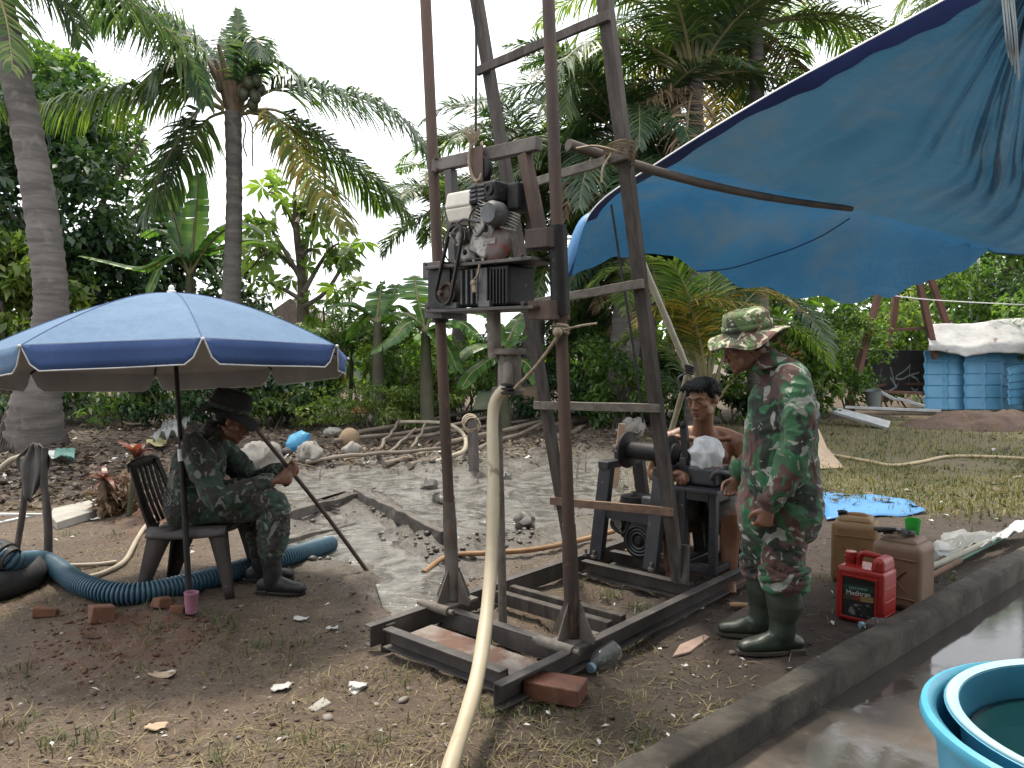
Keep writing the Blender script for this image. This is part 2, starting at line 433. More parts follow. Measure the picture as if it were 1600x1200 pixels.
# terrace slab and kerb
m, n, l, b = newmat('wet_concrete')
t = n.new('ShaderNodeTexCoord'); vec = t.outputs['Object']
na = noise_node(n, l, vec, 1.1, 5, .6, .3); nb = noise_node(n, l, vec, 7, 6, .7, .6); nd = noise_node(n, l, vec, 60, 4, .6)
c = mixc(n, l, maprange(n, l, nb.outputs[0], .3, .7), (.085, .066, .050), (.155, .125, .098))
c = mixc(n, l, maprange(n, l, na.outputs[0], .60, .70), c, (.29, .24, .185))
wet_f = n.new('ShaderNodeMath'); wet_f.operation = 'ADD'
sx = n.new('ShaderNodeSeparateXYZ'); l.new(vec, sx.inputs[0])
l.new(maprange(n, l, sx.outputs[1], 2.9, 4.2, -.06, .24), wet_f.inputs[0]); l.new(na.outputs[0], wet_f.inputs[1])
wf = maprange(n, l, wet_f.outputs[0], .46, .58)
c = mixc(n, l, wf, c, (.055, .05, .045))
l.new(c, b.inputs['Base Color'])
l.new(maprange(n, l, wf, 0, 1, .62, .06), b.inputs['Roughness'])
bp = n.new('ShaderNodeBump'); bp.inputs['Distance'].default_value = .006
l.new(nb.outputs[0], bp.inputs['Height']); l.new(maprange(n, l, wf, 0, 1, .35, .07), bp.inputs['Strength']); l.new(bp.outputs[0], b.inputs['Normal'])
MAT_WETC = m
TZ = -.06
e0 = KA + KN * (KT - .02); P0 = e0 - KB * 5; P1 = e0 + KB * 14
mb = MB(); rows = []
for i in range(41):
    q = i / 40
    rows.append([P0.lerp(P1, j / 60) + KN * (q * 9) + V(0, 0, TZ) for j in range(61)])
mb.grid(rows)
o = mb.build('terrace', MAT_WETC, org=(0, 0, 0)); tag(o, 'wet dark concrete terrace floor', kind='structure')
MAT_KERB = pbr('old_kerb_concrete', (.088, .076, .060), (.034, .030, .024), 5, .36, .62, .9, bump=.5, bscale=30, spots=(.17, .15, .12), spot_scale=11, spot_t=.65, dist=.01)
mb = MB()
rows = []
prof = [(0, -.25), (0, .055), (.012, .07), (KT - .015, .07), (KT, .052), (KT + .004, TZ - .12)]
for j in range(141):
    c0 = KA - KB * 2.2 + KB * (j * .085)
    rr = []
    for (dn, z) in prof:
        p = c0 + KN * dn + V(0, 0, z)
        p = p + mnoise.noise_vector(p * 5) * .010 + mnoise.noise_vector(p * 23) * .004
        rr.append(p)
    rows.append(rr)
mb.grid(rows)
tag(mb.build('kerb', MAT_KERB, smooth=50), 'weathered concrete kerb edging the terrace', kind='structure')

# unseen wall and porch roof behind the camera, added to shade the terrace
PLASTER = pbr('shade_wall_plaster', (.42, .39, .33), (.34, .31, .26), 2, rough=.9, bump=.1)
hs = bpy.data.objects.new('shade_house', None); COL.objects.link(hs); ORG[hs.name] = V(0, 0, 0); tag(hs, 'unseen wall and porch roof added to shade the terrace', kind='structure')
MB().box((1.5, -1.9, 1.4), (15, .2, 3.2)).build('wall', PLASTER, hs)
MB().box((-1.2, -1.78, .95), (.95, .06, 2.0)).build('door', pbr('shade_wall_door', (.16, .09, .05), rough=.6), hs, bevel=.01)
q0 = KA + KN * .55; mb = MB()
mb.prism([V(-6, -1.8, 3.05), V(-6, .1, 3.0), V(-.6, .6, 3.0), (q0 + KB * -.6) + V(0, 0, 3.0), (q0 + KB * .55) + V(0, 0, 3.0), V(9, 3.0, 3.0), V(9, -1.8, 3.05)], V(0, 0, 0), V(0, 0, .06)); mb.build('shade_roof', pbr('shade_roof_sheet', (.30, .29, .27), rough=.7), hs)
# ================================================================== vegetation
rng = np.random.default_rng(7); random.seed(7)
L_DARK = leafmat('leaf_dark', (.016, .038, .020), (.031, .070, .032), (.072, .125, .052), .28, .35)
L_MID = leafmat('leaf_mid', (.036, .078, .022), (.082, .155, .040), (.18, .265, .07), .46)
L_LIGHT = leafmat('leaf_light', (.06, .11, .028), (.125, .20, .05), (.23, .31, .085), .45)
L_BANANA = leafmat('leaf_banana', (.04, .10, .03), (.075, .16, .045), (.14, .23, .06), .45, .35, 2.5)
L_PALM = leafmat('palm_leaflet', (.026, .058, .036), (.055, .10, .052), (.13, .175, .08), .38, .35, .8)
L_PALM2 = leafmat('palm_leaflet_light', (.04, .082, .028), (.085, .145, .042), (.22, .26, .09), .50, .35, .8)
L_YEL = leafmat('palm_leaflet_yellow', (.06, .10, .02), (.17, .17, .03), (.42, .30, .07), .4, .4, .9, (1.4, 1.2, .5))
L_DRY = leafmat('palm_leaflet_dry', (.07, .045, .028), (.15, .10, .06), (.26, .19, .11), .2, .7, .8, (1.2, 1.0, .7))
L_RED = leafmat('leaf_red', (.06, .024, .02), (.12, .048, .036), (.20, .10, .06), .35, .4, 3, (1.5, .9, .6))
L_VINE = leafmat('leaf_vine', (.055, .092, .022), (.12, .185, .045), (.26, .31, .09), .46)
RACHIS = pbr('palm_rachis', (.13, .13, .06), (.20, .16, .08), 4, rough=.6, bump=.1)
RACHIS_D = pbr('palm_rachis_dry', (.17, .12, .075), (.10, .07, .045), 4, rough=.8, bump=.1)
BARK = pbr('bark', (.15, .125, .10), (.07, .058, .047), 5, rough=.95, bump=.7, bscale=26, dist=.02)
STEM = pbr('green_stem', (.058, .066, .032), (.045, .036, .024), 5, rough=.8, bump=.2)
def palm_bark():
    m, n, l, b = newmat('palm_trunk_bark')
    t = n.new('ShaderNodeTexCoord'); mp = n.new('ShaderNodeMapping'); mp.inputs['Scale'].default_value = (1.2, 1.2, 9); l.new(t.outputs['Object'], mp.inputs[0])
    n1 = noise_node(n, l, mp.outputs[0], 1.2, 5, .6, .5); n2 = noise_node(n, l, t.outputs['Object'], 5, 5, .65)
    c = mixc(n, l, maprange(n, l, n1.outputs[0], .35, .65), (.135, .122, .112), (.072, .064, .058))
    c = mixc(n, l, maprange(n, l, n2.outputs[0], .55, .7), c, (.16, .145, .13))
    l.new(c, b.inputs['Base Color']); b.inputs['Roughness'].default_value = .95
    add_bump(n, l, b, n1.outputs[0], .6, .03); return m
PBARK = palm_bark()

def frond(path, ll, hang=.5, n=70, lw=.045, bare=.12, fwd=.55, seed=0, tip=.35, side=(1, 1), messy=.12):
    """leaflets and rachis of one palm frond along a path; returns MB with leaflets (0) and rachis (1)"""
    rd = random.Random(seed); mb = MB(); P = [Vector(p) for p in path]; k = len(P)
    cum = [0]
    for i in range(k - 1): cum.append(cum[-1] + (P[i + 1] - P[i]).length)
    LT = cum[-1]
    r0 = .014 + LT * .0035
    mb.mi = 1; mb.tube(P, lerp_list([r0 * 1.5, r0, r0 * .7, r0 * .4, .006], k), 5)
    mb.mi = 0
    for i in range(n):
        t = bare + (1 - bare) * (i + rd.random() * .5) / n; s = t * LT
        j = max(q for q in range(k) if cum[q] <= s + 1e-9); j = min(j, k - 2)
        f = (s - cum[j]) / max(1e-6, cum[j + 1] - cum[j])
        p = P[j].lerp(P[j + 1], f); T = (P[j + 1] - P[j]).normalized()
        S = T.cross(V(0, 0, 1))
        if S.length < .15: S = V(1, .3, 0)
        S.normalize()
        u = (t - bare) / (1 - bare)
        L = ll * (.55 + .45 * math.sin(math.pi * min(1, .25 + u * .75))) * (1 - .62 * max(0, u - .72) / .28)
        for sg, on_ in ((-1, side[0]), (1, side[1])):
            if rd.random() > on_ * .96: continue
            D = (S * sg + T * (fwd + rd.uniform(-.2, .2) + .7 * u * u) + V(0, 0, rd.uniform(-.1, .25))).normalized()
            D = (D + V(rd.uniform(-1, 1), rd.uniform(-1, 1), rd.uniform(-1, 1)) * messy).normalized()
            Lk = L * rd.uniform(.82, 1.08); g = hang * rd.uniform(.8, 1.25)
            W = (T - D * T.dot(D)).normalized() * (lw * .5)
            q = [p]
            d = D.copy()
            for e in range(3):
                q.append(q[-1] + d * (Lk / 3)); d = (d + V(0, 0, -1) * g * .75).normalized()
            ws = (.55, 1.0, .75, .08)
            vs_ = []
            for e in range(4): vs_ += [q[e] - W * ws[e], q[e] + W * ws[e]]
            mb.add(vs_, [(0, 1, 3, 2), (2, 3, 5, 4), (4, 5, 7, 6)])
    return mb
def arc(c, az, el, L, droop, k=9, sway=0):
    p = Vector(c); out = [p.copy()]
    for i in range(k):
        s = (i + .5) / k
        e = el - droop * s ** 1.35; a = az + sway * s
        p = p + V(math.sin(a) * math.cos(e), math.cos(a) * math.cos(e), math.sin(e)) * (L / k); out.append(p.copy())
    return out
def palm_trunk(root, pts, rads, name='trunk'):
    P = spline(pts, 14); k = len(P); r = lerp_list(rads, k); mb = MB(); Q = []; rr = []
    for i in range(k):
        Q.append(P[i]); rr.append(r[i] * (1 + .035 * (1 if i % 2 else -1) + .02 * math.sin(i * 1.7)))
    mb.tube(Q, rr, 16)
    return mb.build(name, PBARK, root, smooth=70)
def add_frond(root, path, mats, **kw): return frond(path, **kw).build('frond', mats, root, fix=False)
def pxpath(pts, d, dd=0):
    """pts: photo places; depth from d to d+dd along the path"""
    k = len(pts); return spline([at(a, b_, d + dd * i / (k - 1)) for i, (a, b_) in enumerate(pts)], 4)

# ---- tall coconut palm behind the parasol
D = 14.4
base = on(352, 668)
cp_t = thing('coconut_palm', base, 'coconut palm with full drooping crown and clustered nuts, behind the parasol', 'palm tree', 'coconut palms on the left')
palm_trunk(cp_t, [base - V(0, 0, .2), at(356, 560, D), at(363, 420, D), at(366, 300, D), at(364, 175, D)], [.24, .19, .155, .14, .15])
mb = MB()      # sheath boss of the crown
for i in range(16):
    a = i * 2.4; c0 = at(365, 172, D); h = .15 + .03 * i
    d_ = V(math.cos(a), math.sin(a), 1.4 + .1 * (i % 3)).normalized()
    mb.tube([c0 + V(0, 0, -.25 + .02 * i), c0 + d_ * .28 + V(0, 0, h * .3), c0 + d_ * (.6 + .02 * i) + V(0, 0, h * .4)], [.10, .075, .03], 6)
mb.build('leaf_sheath', RACHIS_D, cp_t, smooth=60)
NUT = pbr('young_coconut', (.05, .06, .028), (.035, .032, .02), 7, rough=.5, bump=.05)
for i, (a, b_) in enumerate(((388, 130), (401, 126), (393, 143), (407, 140), (399, 152), (395, 163), (352, 122), (345, 135), (380, 148))):
    MB().ball(at(a, b_, D - .3 + .07 * (i % 4)), (.10, .10, .12), 12, 9).build('coconut', NUT, cp_t, smooth=180)
fr = [  # path in the photograph, leaflet length, hang, material
    ([(378, 172), (415, 145), (465, 133), (520, 143), (585, 160), (635, 190), (668, 240)], 1.25, .75, L_PALM, -.6, 80),
    ([(385, 175), (430, 172), (490, 205), (555, 255), (610, 300), (648, 352)], 1.15, .7, L_PALM, .8, 80),
    ([(380, 178), (420, 176), (455, 215), (490, 275), (520, 325), (545, 362)], .95, .55, L_YEL, -1.2, 66),
    ([(390, 176), (440, 190), (500, 240), (560, 280), (600, 330)], 1.1, .6, L_PALM2, 1.8, 66),
    ([(366, 165), (368, 120), (371, 70), (372, 15)], .45, .9, L_PALM, .3, 60),
    ([(372, 160), (385, 110), (392, 70), (400, 60), (408, 90)], .6, .7, L_PALM, -.9, 40),
    ([(355, 160), (345, 110), (352, 75), (348, 45)], .55, .7, L_PALM, .8, 30),
    ([(380, 150), (398, 110), (425, 93), (455, 108), (490, 140)], .45, .7, L_PALM2, -.4, 40),
    ([(352, 168), (325, 130), (300, 90), (265, 40), (215, 5), (150, -20), (80, -20)], 1.45, .85, L_PALM, -1.0, 96),
    ([(350, 170), (305, 150), (240, 142), (160, 147), (95, 158), (40, 172)], 1.0, 1.2, L_PALM2, -1.5, 90),
    ([(350, 172), (318, 165), (285, 205), (255, 260), (235, 310), (222, 345)], 1.15, .6, L_PALM, -.5, 84),
    ([(350, 175), (320, 190), (290, 240), (262, 285), (238, 330)], 1.0, .5, L_PALM, .6, 70),
    ([(350, 165), (320, 135), (290, 110), (255, 110), (225, 150)], 1.1, .7, L_PALM, -.9, 70),
    ([(364, 165), (350, 130), (310, 70), (250, 20), (190, 15), (130, 45)], 1.2, .8, L_PALM, 1.6, 80),
]
for i, (pp, ll, hg, mt, dd, nn) in enumerate(fr):
    add_frond(cp_t, pxpath(pp, D, dd), [mt, RACHIS], ll=ll * 1.12, hang=hg, n=int(nn * 1.35), lw=.046, bare=.16, seed=i, messy=.10)
mb = MB()
for q in range(2):      # old flower stalks hanging from the crown
    x0 = 372 + q * 6
    mb.tube(spline([at(x0, 170, D), at(x0 + 12 + q * 3, 195, D - .2), at(x0 + 8 + q * 8, 225, D - .2), at(x0 + 14 + q * 3, 245 + q * 15, D - .2)], 5), .014, 5)
mb.build('flower_stalk', RACHIS_D, cp_t)

# ---- near coconut palm at the left edge, its crown above the picture
D = 11.2
base = on(52, 700)
cp2 = thing('coconut_palm', base, 'thick leaning coconut trunk at the left edge with flared dark base', 'palm tree', 'coconut palms on the left')
palm_trunk(cp2, [base - V(0, 0, .25), at(56, 640, D), at(68, 560, D), at(80, 480, D), at(70, 370, D), at(45, 220, D), at(12, 60, D), at(-18, -60, D), at(-40, -170, D)],
           [.46, .34, .25, .225, .22, .205, .19, .175, .17])
mb = MB()
for i in range(420):     # short root stubs of the flared foot
    a = rng.uniform(0, 6.28); h = rng.uniform(0, .75) ** 1.0; r_ = .475 - .30 * h
    p = base + V(math.cos(a) * r_, math.sin(a) * r_, h)
    mb.tube([p, p + V(math.cos(a) * .06, math.sin(a) * .06, -.16)], [.022, .012], 4)
tag(mb.build('root_stubs', pbr('dark_root_bark', (.045, .036, .03), (.08, .066, .055), 9, rough=.95, bump=.4), cp2), kind='stuff')
C2 = at(-45, -185, D)
fr = [([(-45, -190), (20, -120), (110, -50), (200, 0), (270, 55), (305, 110), (322, 165)], 1.1, .8, L_PALM, 1.5, 84),
      ([(-40, -190), (40, -150), (140, -110), (230, -70), (300, -20)], 1.1, .9, L_PALM, -.6, 70),
      ([(-45, -180), (0, -90), (60, -30), (110, 20), (130, 70)], .9, .7, L_PALM, 1.0, 60),
      ([(-60, -180), (-20, -60), (10, 30), (20, 110)], .8, .5, L_PALM2, -1.0, 50),
      ([(-60, -180), (-130, -80), (-160, 60), (-170, 160)], 1.0, .7, L_PALM, .5, 60),
      ([(-50, -190), (60, -210), (200, -180), (330, -120)], 1.1, .8, L_PALM, .3, 60),
      ([(-50, 140), (-20, 150), (10, 168), (35, 185)], .6, 1.0, L_PALM2, .1, 36)]
for i, (pp, ll, hg, mt, dd, nn) in enumerate(fr):
    add_frond(cp2, pxpath(pp, D, dd), [mt, RACHIS], ll=ll, hang=hg, n=nn, lw=.05, bare=.1, seed=40 + i)

# ---- palms behind the rig and the tarpaulin
def radial_palm(name, c_px, depth, foot_y, nf, L, el, label, mats, group, ll=.75, trunk_r=.2, seed=0, hang=.4, droop=1.5, dead=5, messy=.12, lw=.036, nl=92):
    rd = random.Random(seed); c = at(c_px[0], c_px[1], depth)
    base = V(c.x + rd.uniform(-.3, .3), depth, gz1(c.x, depth))
    root = thing(name, base, label, 'palm tree', group)
    palm_trunk(root, [base - V(0, 0, .2), base.lerp(c, .5) + V(.05, 0, 0), c], [trunk_r * 1.5, trunk_r * 1.1, trunk_r])
    for i in range(nf):
        az = i * 2.399 + rd.uniform(-.25, .25); e = R(rd.uniform(*el)); l_ = L * rd.uniform(.8, 1.12)
        pth = arc(c + V(math.sin(az), math.cos(az), 0) * .12, az, e, l_, droop * rd.uniform(.75, 1.2) + max(0, e) * .35, sway=rd.uniform(-.25, .25))
        mt = mats[0] if rd.random() < .62 else mats[1]
        add_frond(root, pth, [mt, RACHIS], ll=ll * rd.uniform(.85, 1.1), hang=hang, n=nl, lw=lw, bare=.14, seed=seed * 50 + i, messy=messy)
    for i in range((dead + 1) // 2):
        az = rd.uniform(0, 6.28)
        pth = arc(c - V(0, 0, .25), az, R(rd.uniform(-25, 15)), L * rd.uniform(.6, .9), 1.6)
        add_frond(root, pth, [L_DRY, RACHIS_D], ll=ll * .8, hang=1.0, n=46, lw=.035, bare=.1, seed=seed * 90 + i, messy=.3)
    return root
PG = 'palms behind the rig'
radial_palm('oil_palm', (838, 280), 16.5, 640, 30, 3.0, (-10, 82), 'feathery oil palm between the two mast pipes, seen against the sky', (L_PALM, L_PALM2), PG, .8, .20, 3, .3, 1.55, 8, .2)
radial_palm('oil_palm', (985, 225), 14.8, 640, 34, 3.2, (-15, 82), 'dense dark oil palm behind the ladder, with dry brown skirt', (L_PALM, L_PALM), PG, .75, .22, 4, .35, 1.5, 12, .18)
radial_palm('coconut_palm', (1085, 120), 14.0, 640, 22, 3.7, (0, 80), 'coconut palm rising just left of the tarpaulin edge, bright drooping fronds', (L_PALM2, L_PALM), PG, .95, .14, 5, .45, 1.75, 5)
radial_palm('coconut_palm', (1180, 40), 14.6, 640, 22, 4.0, (5, 80), 'tall coconut palm showing above the middle of the tarpaulin', (L_PALM2, L_YEL), PG, 1.0, .13, 6, .45, 1.6, 4)
radial_palm('coconut_palm', (1650, -60), 15.5, 640, 18, 4.0, (0, 75), 'coconut palm far right with fronds over the tarpaulin edge', (L_PALM2, L_PALM), PG, 1.0, .13, 8, .5, 1.7, 2)
radial_palm('oil_palm', (915, 395), 17.0, 640, 26, 2.6, (-10, 80), 'lower feathery palm behind the right mast pipe', (L_PALM2, L_PALM), PG, .65, .16, 11, .3, 1.4, 5, .2)
radial_palm('oil_palm', (1010, 420), 15.6, 640, 24, 2.3, (-10, 75), 'low feathery palm seen below the tarpaulin corner', (L_PALM, L_PALM2), PG, .6, .16, 12, .3, 1.4, 6, .2)
radial_palm('oil_palm', (720, 330), 19.0, 640, 20, 2.6, (0, 80), 'distant feathery palm just right of the left mast pipe', (L_PALM2, L_PALM), PG, .7, .15, 13, .3, 1.5, 2, .2)
radial_palm('oil_palm', (1165, 480), 17.0, 640, 22, 2.8, (0, 78), 'low dark palm under the tarpaulin behind the yellowing fronds', (L_PALM, L_DARK), PG, .65, .15, 15, .35, 1.4, 4, .2)
# young coconut palm low behind the sitting man
D = 12.4
c = on(1105, 664); c.z += .1
yp = thing('young_coconut_palm', c, 'young yellowing coconut palm with fronds springing from the ground', 'palm tree')
mb = MB()
for i in range(9):
    a = i * .7; mb.tube([c + V(.05 * math.cos(a), .05 * math.sin(a), -.1), c + V(.12 * math.cos(a), .12 * math.sin(a), .5), c + V(.22 * math.cos(a), .2 * math.sin(a), .85)], [.06, .045, .03], 6)
mb.build('leaf_sheath', RACHIS, yp, smooth=60)
fr = [([(1100, 640), (1070, 540), (1030, 460), (985, 420), (940, 430), (905, 465)], L_PALM2, .2), ([(1102, 640), (1090, 530), (1075, 460), (1050, 415), (1010, 400)], L_PALM2, -.8),
      ([(1105, 640), (1110, 540), (1125, 480), (1160, 455), (1215, 462), (1260, 490)], L_YEL, -.6), ([(1105, 640), (1100, 560), (1085, 500), (1080, 470), (1130, 470), (1200, 480)], L_YEL, -1.2),
      ([(1108, 640), (1130, 560), (1165, 510), (1215, 500), (1270, 530), (1300, 570)], L_PALM2, .6), ([(1106, 640), (1115, 560), (1150, 490), (1200, 440), (1240, 420)], L_PALM, 1.0),
      ([(1100, 645), (1075, 590), (1040, 540), (1000, 520), (960, 540)], L_PALM2, .7), ([(1100, 640), (1090, 560), (1065, 500), (1020, 480), (990, 510)], L_YEL, -.5),
      ([(1108, 645), (1140, 600), (1175, 570), (1210, 575), (1240, 610)], L_PALM2, -.7), ([(1104, 645), (1096, 560), (1105, 470), (1110, 400), (1100, 350)], L_PALM2, .4),
      ([(1104, 645), (1060, 600), (1035, 590), (1010, 620)], L_PALM, .3)]
for i, (pp, mt, dd) in enumerate(fr):
    add_frond(yp, pxpath(pp, D, dd), [mt, RACHIS], ll=.62, hang=.32, n=70, lw=.032, bare=.3, seed=300 + i)

# ---- leaf masses
def leaf_quads(P, N, size, asp, seed, droop=.25):
    """one bent quad a leaf: P places, N outward directions"""
    r = np.random.default_rng(seed); k = len(P)
    d = N * .7 + r.normal(size=(k, 3)) * .75; d[:, 2] -= droop
    d /= np.linalg.norm(d, axis=1, keepdims=True) + 1e-9
    a = np.cross(d, r.normal(size=(k, 3)) * .6 + np.array([0, 0, 1.2])); a /= np.linalg.norm(a, axis=1, keepdims=True) + 1e-9
    nn = np.cross(a, d)
    L = (size * r.uniform(.65, 1.3, k))[:, None]; W = L * asp
    b0 = P - d * L * .5; tip = P + d * L * .5 - np.array([0, 0, 1]) * L * .12
    l_ = P + a * W * .5 + nn * L * .09 - d * L * .06; r_ = P - a * W * .5 + nn * L * .09 - d * L * .06
    v = np.stack([b0, l_, tip, r_], 1).reshape(-1, 3)
    return v, np.arange(k * 4).reshape(-1, 4)
def star_quads(P, N, size, asp, seed, k=6):
    """palmate leaves: k leaflets spreading from each place"""
    r = np.random.default_rng(seed); n0 = len(P)
    N = N + np.array([0, 0, .6]) + r.normal(size=(n0, 3)) * .4; N /= np.linalg.norm(N, axis=1, keepdims=True)
    a = np.cross(N, r.normal(size=(n0, 3))); a /= np.linalg.norm(a, axis=1, keepdims=True); c_ = np.cross(N, a)
    out = []
    L = size * r.uniform(.75, 1.25, n0)[:, None]
    for i in range(k):
        t = -2.2 + 4.4 * i / (k - 1) + r.uniform(-.15, .15, n0)[:, None]
        d = a * np.cos(t) + c_ * np.sin(t) - N * .25; s = -a * np.sin(t) + c_ * np.cos(t)
        Lk = L * (1 - .08 * abs(i - (k - 1) / 2))
        out.append(np.stack([P, P + d * Lk * .55 + s * Lk * asp * .5, P + d * Lk - np.array([0, 0, .2]) * Lk, P + d * Lk * .55 - s * Lk * asp * .5], 1))
    v = np.concatenate(out, 0).reshape(-1, 3)
    return v, np.arange(len(v)).reshape(-1, 4)
def clump_points(c, rad, nclump, per, seed, csize=.32, low=.0):
    r = np.random.default_rng(seed); c = np.array(c); rad = np.array(rad); P = []; N = []
    for i in range(nclump):
        d = r.normal(size=3); d /= np.linalg.norm(d)
        if d[2] < low - .8: d[2] *= -1
        cc = d * r.uniform(.35, .98) ** .6
        q = r.normal(size=(per, 3)); q /= np.linalg.norm(q, axis=1, keepdims=True)
        s = csize * r.uniform(.6, 1.3); pts = cc + q * s * r.uniform(.5, 1, (per, 1)) * np.array([1, 1, .75])
        P.append(c + pts * rad); N.append(q * .8 + d * .6)
    return np.concatenate(P), np.concatenate(N)
def leafy(name, label, cat, group, base, c, rad, nclump, per, size, asp, mat, seed, star=False, csize=.32, stems=4, trunk=None, part='foliage', stem_mat=None):
    root = thing(name, base, label, cat, group)
    P, N = clump_points(c, rad, nclump, per, seed, csize)
    gl = gz(P[:, 0], P[:, 1]) + .03; P[:, 2] = np.maximum(P[:, 2], gl + np.abs(P[:, 2] - gl) * .15)
    v, q = star_quads(P, N, size, asp, seed) if star else leaf_quads(P, N, size, asp, seed)
    np_obj(part, v, q, mat, root)
    rd = random.Random(seed); mb = MB(); base = Vector(base); c = Vector(c)
    if trunk:
        mb.tube([base - V(0, 0, .2), base.lerp(c, .5) + V(rd.uniform(-.1, .1), 0, 0), c], [trunk * 1.3, trunk, trunk * .5], 10)
        for i in range(stems):
            a = i * 2.4; e = c + V(math.cos(a) * rad[0] * .8, math.sin(a) * rad[1] * .8, rad[2] * rd.uniform(-.3, .7)); s_ = base.lerp(c, rd.uniform(.5, .95))
            mb.tube(spline([s_, s_.lerp(e, .5) + V(0, 0, .1 * rad[2]), e], 3), lerp_list([trunk * .45, trunk * .25, trunk * .08], 7), 6)
        mb.build('trunk', stem_mat or BARK, root, smooth=70)
    elif stems:
        for i in range(stems):
            e = c + V(rd.uniform(-.6, .6) * rad[0], rd.uniform(-.6, .6) * rad[1], rad[2] * rd.uniform(-.1, .6)); s_ = base + V(rd.uniform(-.3, .3) * rad[0], rd.uniform(-.2, .2), -.1)
            mb.tube(spline([s_, s_.lerp(e, .5), e], 3), [.022, .02, .018, .016, .014, .011, .008], 5)
        mb.build('stem', stem_mat or STEM, root)
    return root
BG = 'bushes along the back of the yard'
bushes = [  # px centre, base y, top y, px width, material, leaf size, star, label
    (-10, 668, 560, 230, L_DARK, .14, 0, 'dark bush at the far left, beside the thick coconut trunk'),
    (165, 664, 548, 220, L_MID, .13, 0, 'leafy green bush under the left half of the parasol'),
    (262, 668, 585, 170, L_DARK, .13, 0, 'dark low bush behind the parasol pole'),
    (418, 668, 570, 150, L_DARK, .14, 0, 'dark bush just behind the sitting soldier'),
    (455, 662, 500, 170, L_MID, .15, 1, 'tall cassava bush rising right of the parasol'),
    (545, 660, 474, 190, L_MID, .16, 1, 'broad cassava bush in front of the paler sapling'),
    (630, 660, 488, 170, L_LIGHT, .14, 0, 'bright green bush beside the banana plants'),
    (470, 672, 606, 190, L_VINE, .09, 0, 'low yellow-green weeds right of the sitting soldier'),
    (590, 674, 600, 200, L_VINE, .09, 0, 'low creeping vine bank left of the rig'),
    (665, 668, 575, 130, L_VINE, .10, 0, 'vine tangle climbing over the old water tank'),
    (730, 655, 520, 160, L_MID, .13, 0, 'green bush behind the left mast pipe'),
    (815, 650, 520, 150, L_DARK, .13, 0, 'dark bush between the mast pipes'),
    (915, 648, 478, 160, L_MID, .17, 1, 'cassava bush with fingered leaves right of the mast'),
    (985, 650, 500, 150, L_LIGHT, .15, 1, 'lighter cassava bush behind the ladder'),
    (1050, 660, 545, 130, L_DARK, .12, 0, 'dark undergrowth behind the sitting man'),
    (1180, 660, 560, 130, L_DARK, .12, 0, 'dark undergrowth behind the standing soldier'),
    (965, 670, 530, 150, L_MID, .13, 0, 'leafy bush at the foot of the palms right of the mast'),
    (1020, 668, 590, 150, L_MID, .12, 0, 'weedy bush at the foot of the bamboo prop'),
    (1140, 664, 600, 150, L_MID, .11, 0, 'weedy bush between the sitting man and the soldier'),
    (870, 664, 585, 150, L_DARK, .11, 0, 'dark weeds behind the right mast pipe'),
    (1240, 664, 585, 140, L_DARK, .11, 0, 'dark weeds behind the soldier back'),
    (1262, 655, 490, 130, L_LIGHT, .20, 0, 'sunlit pale green bush right of the camouflage hat'),
    (1322, 652, 468, 150, L_MID, .13, 0, 'green bush left of the rusty tower'),
    (1400, 640, 455, 170, L_VINE, .14, 0, 'sunlit bush seen through the rusty tower'),
    (1490, 636, 400, 190, L_MID, .16, 0, 'tall bush behind the blue roof sheets'),
    (1590, 636, 420, 210, L_DARK, .15, 0, 'dark bush at the far right above the white cover'),
    (1700, 650, 380, 260, L_MID, .16, 0, 'bush beyond the right edge of the yard'),
]
for i, (x, by, ty, w, mt, sz, st, lab) in enumerate(bushes):
    b_ = on(x, by); d_ = b_.y; h = (by - ty) / FPX * d_; rw = w / 2 / FPX * d_
    k = max(0.6, rw * h)
    leafy('bush', lab, 'bush', BG, b_, b_ + V(0, .3, h * .5), (rw, max(.7, rw * .7), h * .52), int(26 + 9 * k), 26 if st else 52, sz, .42 if not st else .26, mt, 100 + i, bool(st), .30)
# big dark tree on the left, and its neighbours
b_ = on(120, 655)
leafy('broadleaf_tree', 'big dense dark-leaved tree filling the left background', 'tree', 'broadleaf trees', V(b_.x, 17.5, .2), at(75, 360, 17.5), (2.75, 2.2, 3.2), 150, 110, .22, .5, L_DARK, 500, False, .26, 7, .22, 'crown')
leafy('broadleaf_tree', 'tall leafy tree top showing above the leaning coconut trunk', 'tree', 'broadleaf trees', V(at(60, 600, 20).x, 20, .2), at(75, 190, 20), (2.0, 2.0, 1.9), 80, 100, .22, .5, L_MID, 501, False, .28, 6, .2, 'crown')
leafy('broadleaf_tree', 'glossy green tree low at the left edge behind the trunk', 'tree', 'broadleaf trees', V(at(10, 600, 15.5).x, 15.5, .15), at(0, 470, 15.5), (1.8, 1.5, 1.5), 60, 80, .22, .52, L_VINE, 502, False, .28, 6, .12, 'crown')
leafy('broadleaf_tree', 'small dark tree behind the coconut trunk right of the parasol top', 'tree', 'broadleaf trees', V(at(330, 600, 19).x, 19, .1), at(335, 470, 19), (1.5, 1.4, 1.5), 50, 80, .2, .5, L_DARK, 503, False, .3, 6, .13, 'crown')
leafy('broadleaf_tree', 'leafy tree beyond the white poles at the right', 'tree', 'broadleaf trees', V(at(1530, 600, 22).x, 22, 0), at(1540, 420, 22), (3.0, 2.0, 2.6), 90, 90, .24, .5, L_MID, 504, False, .28, 6, .16, 'crown')
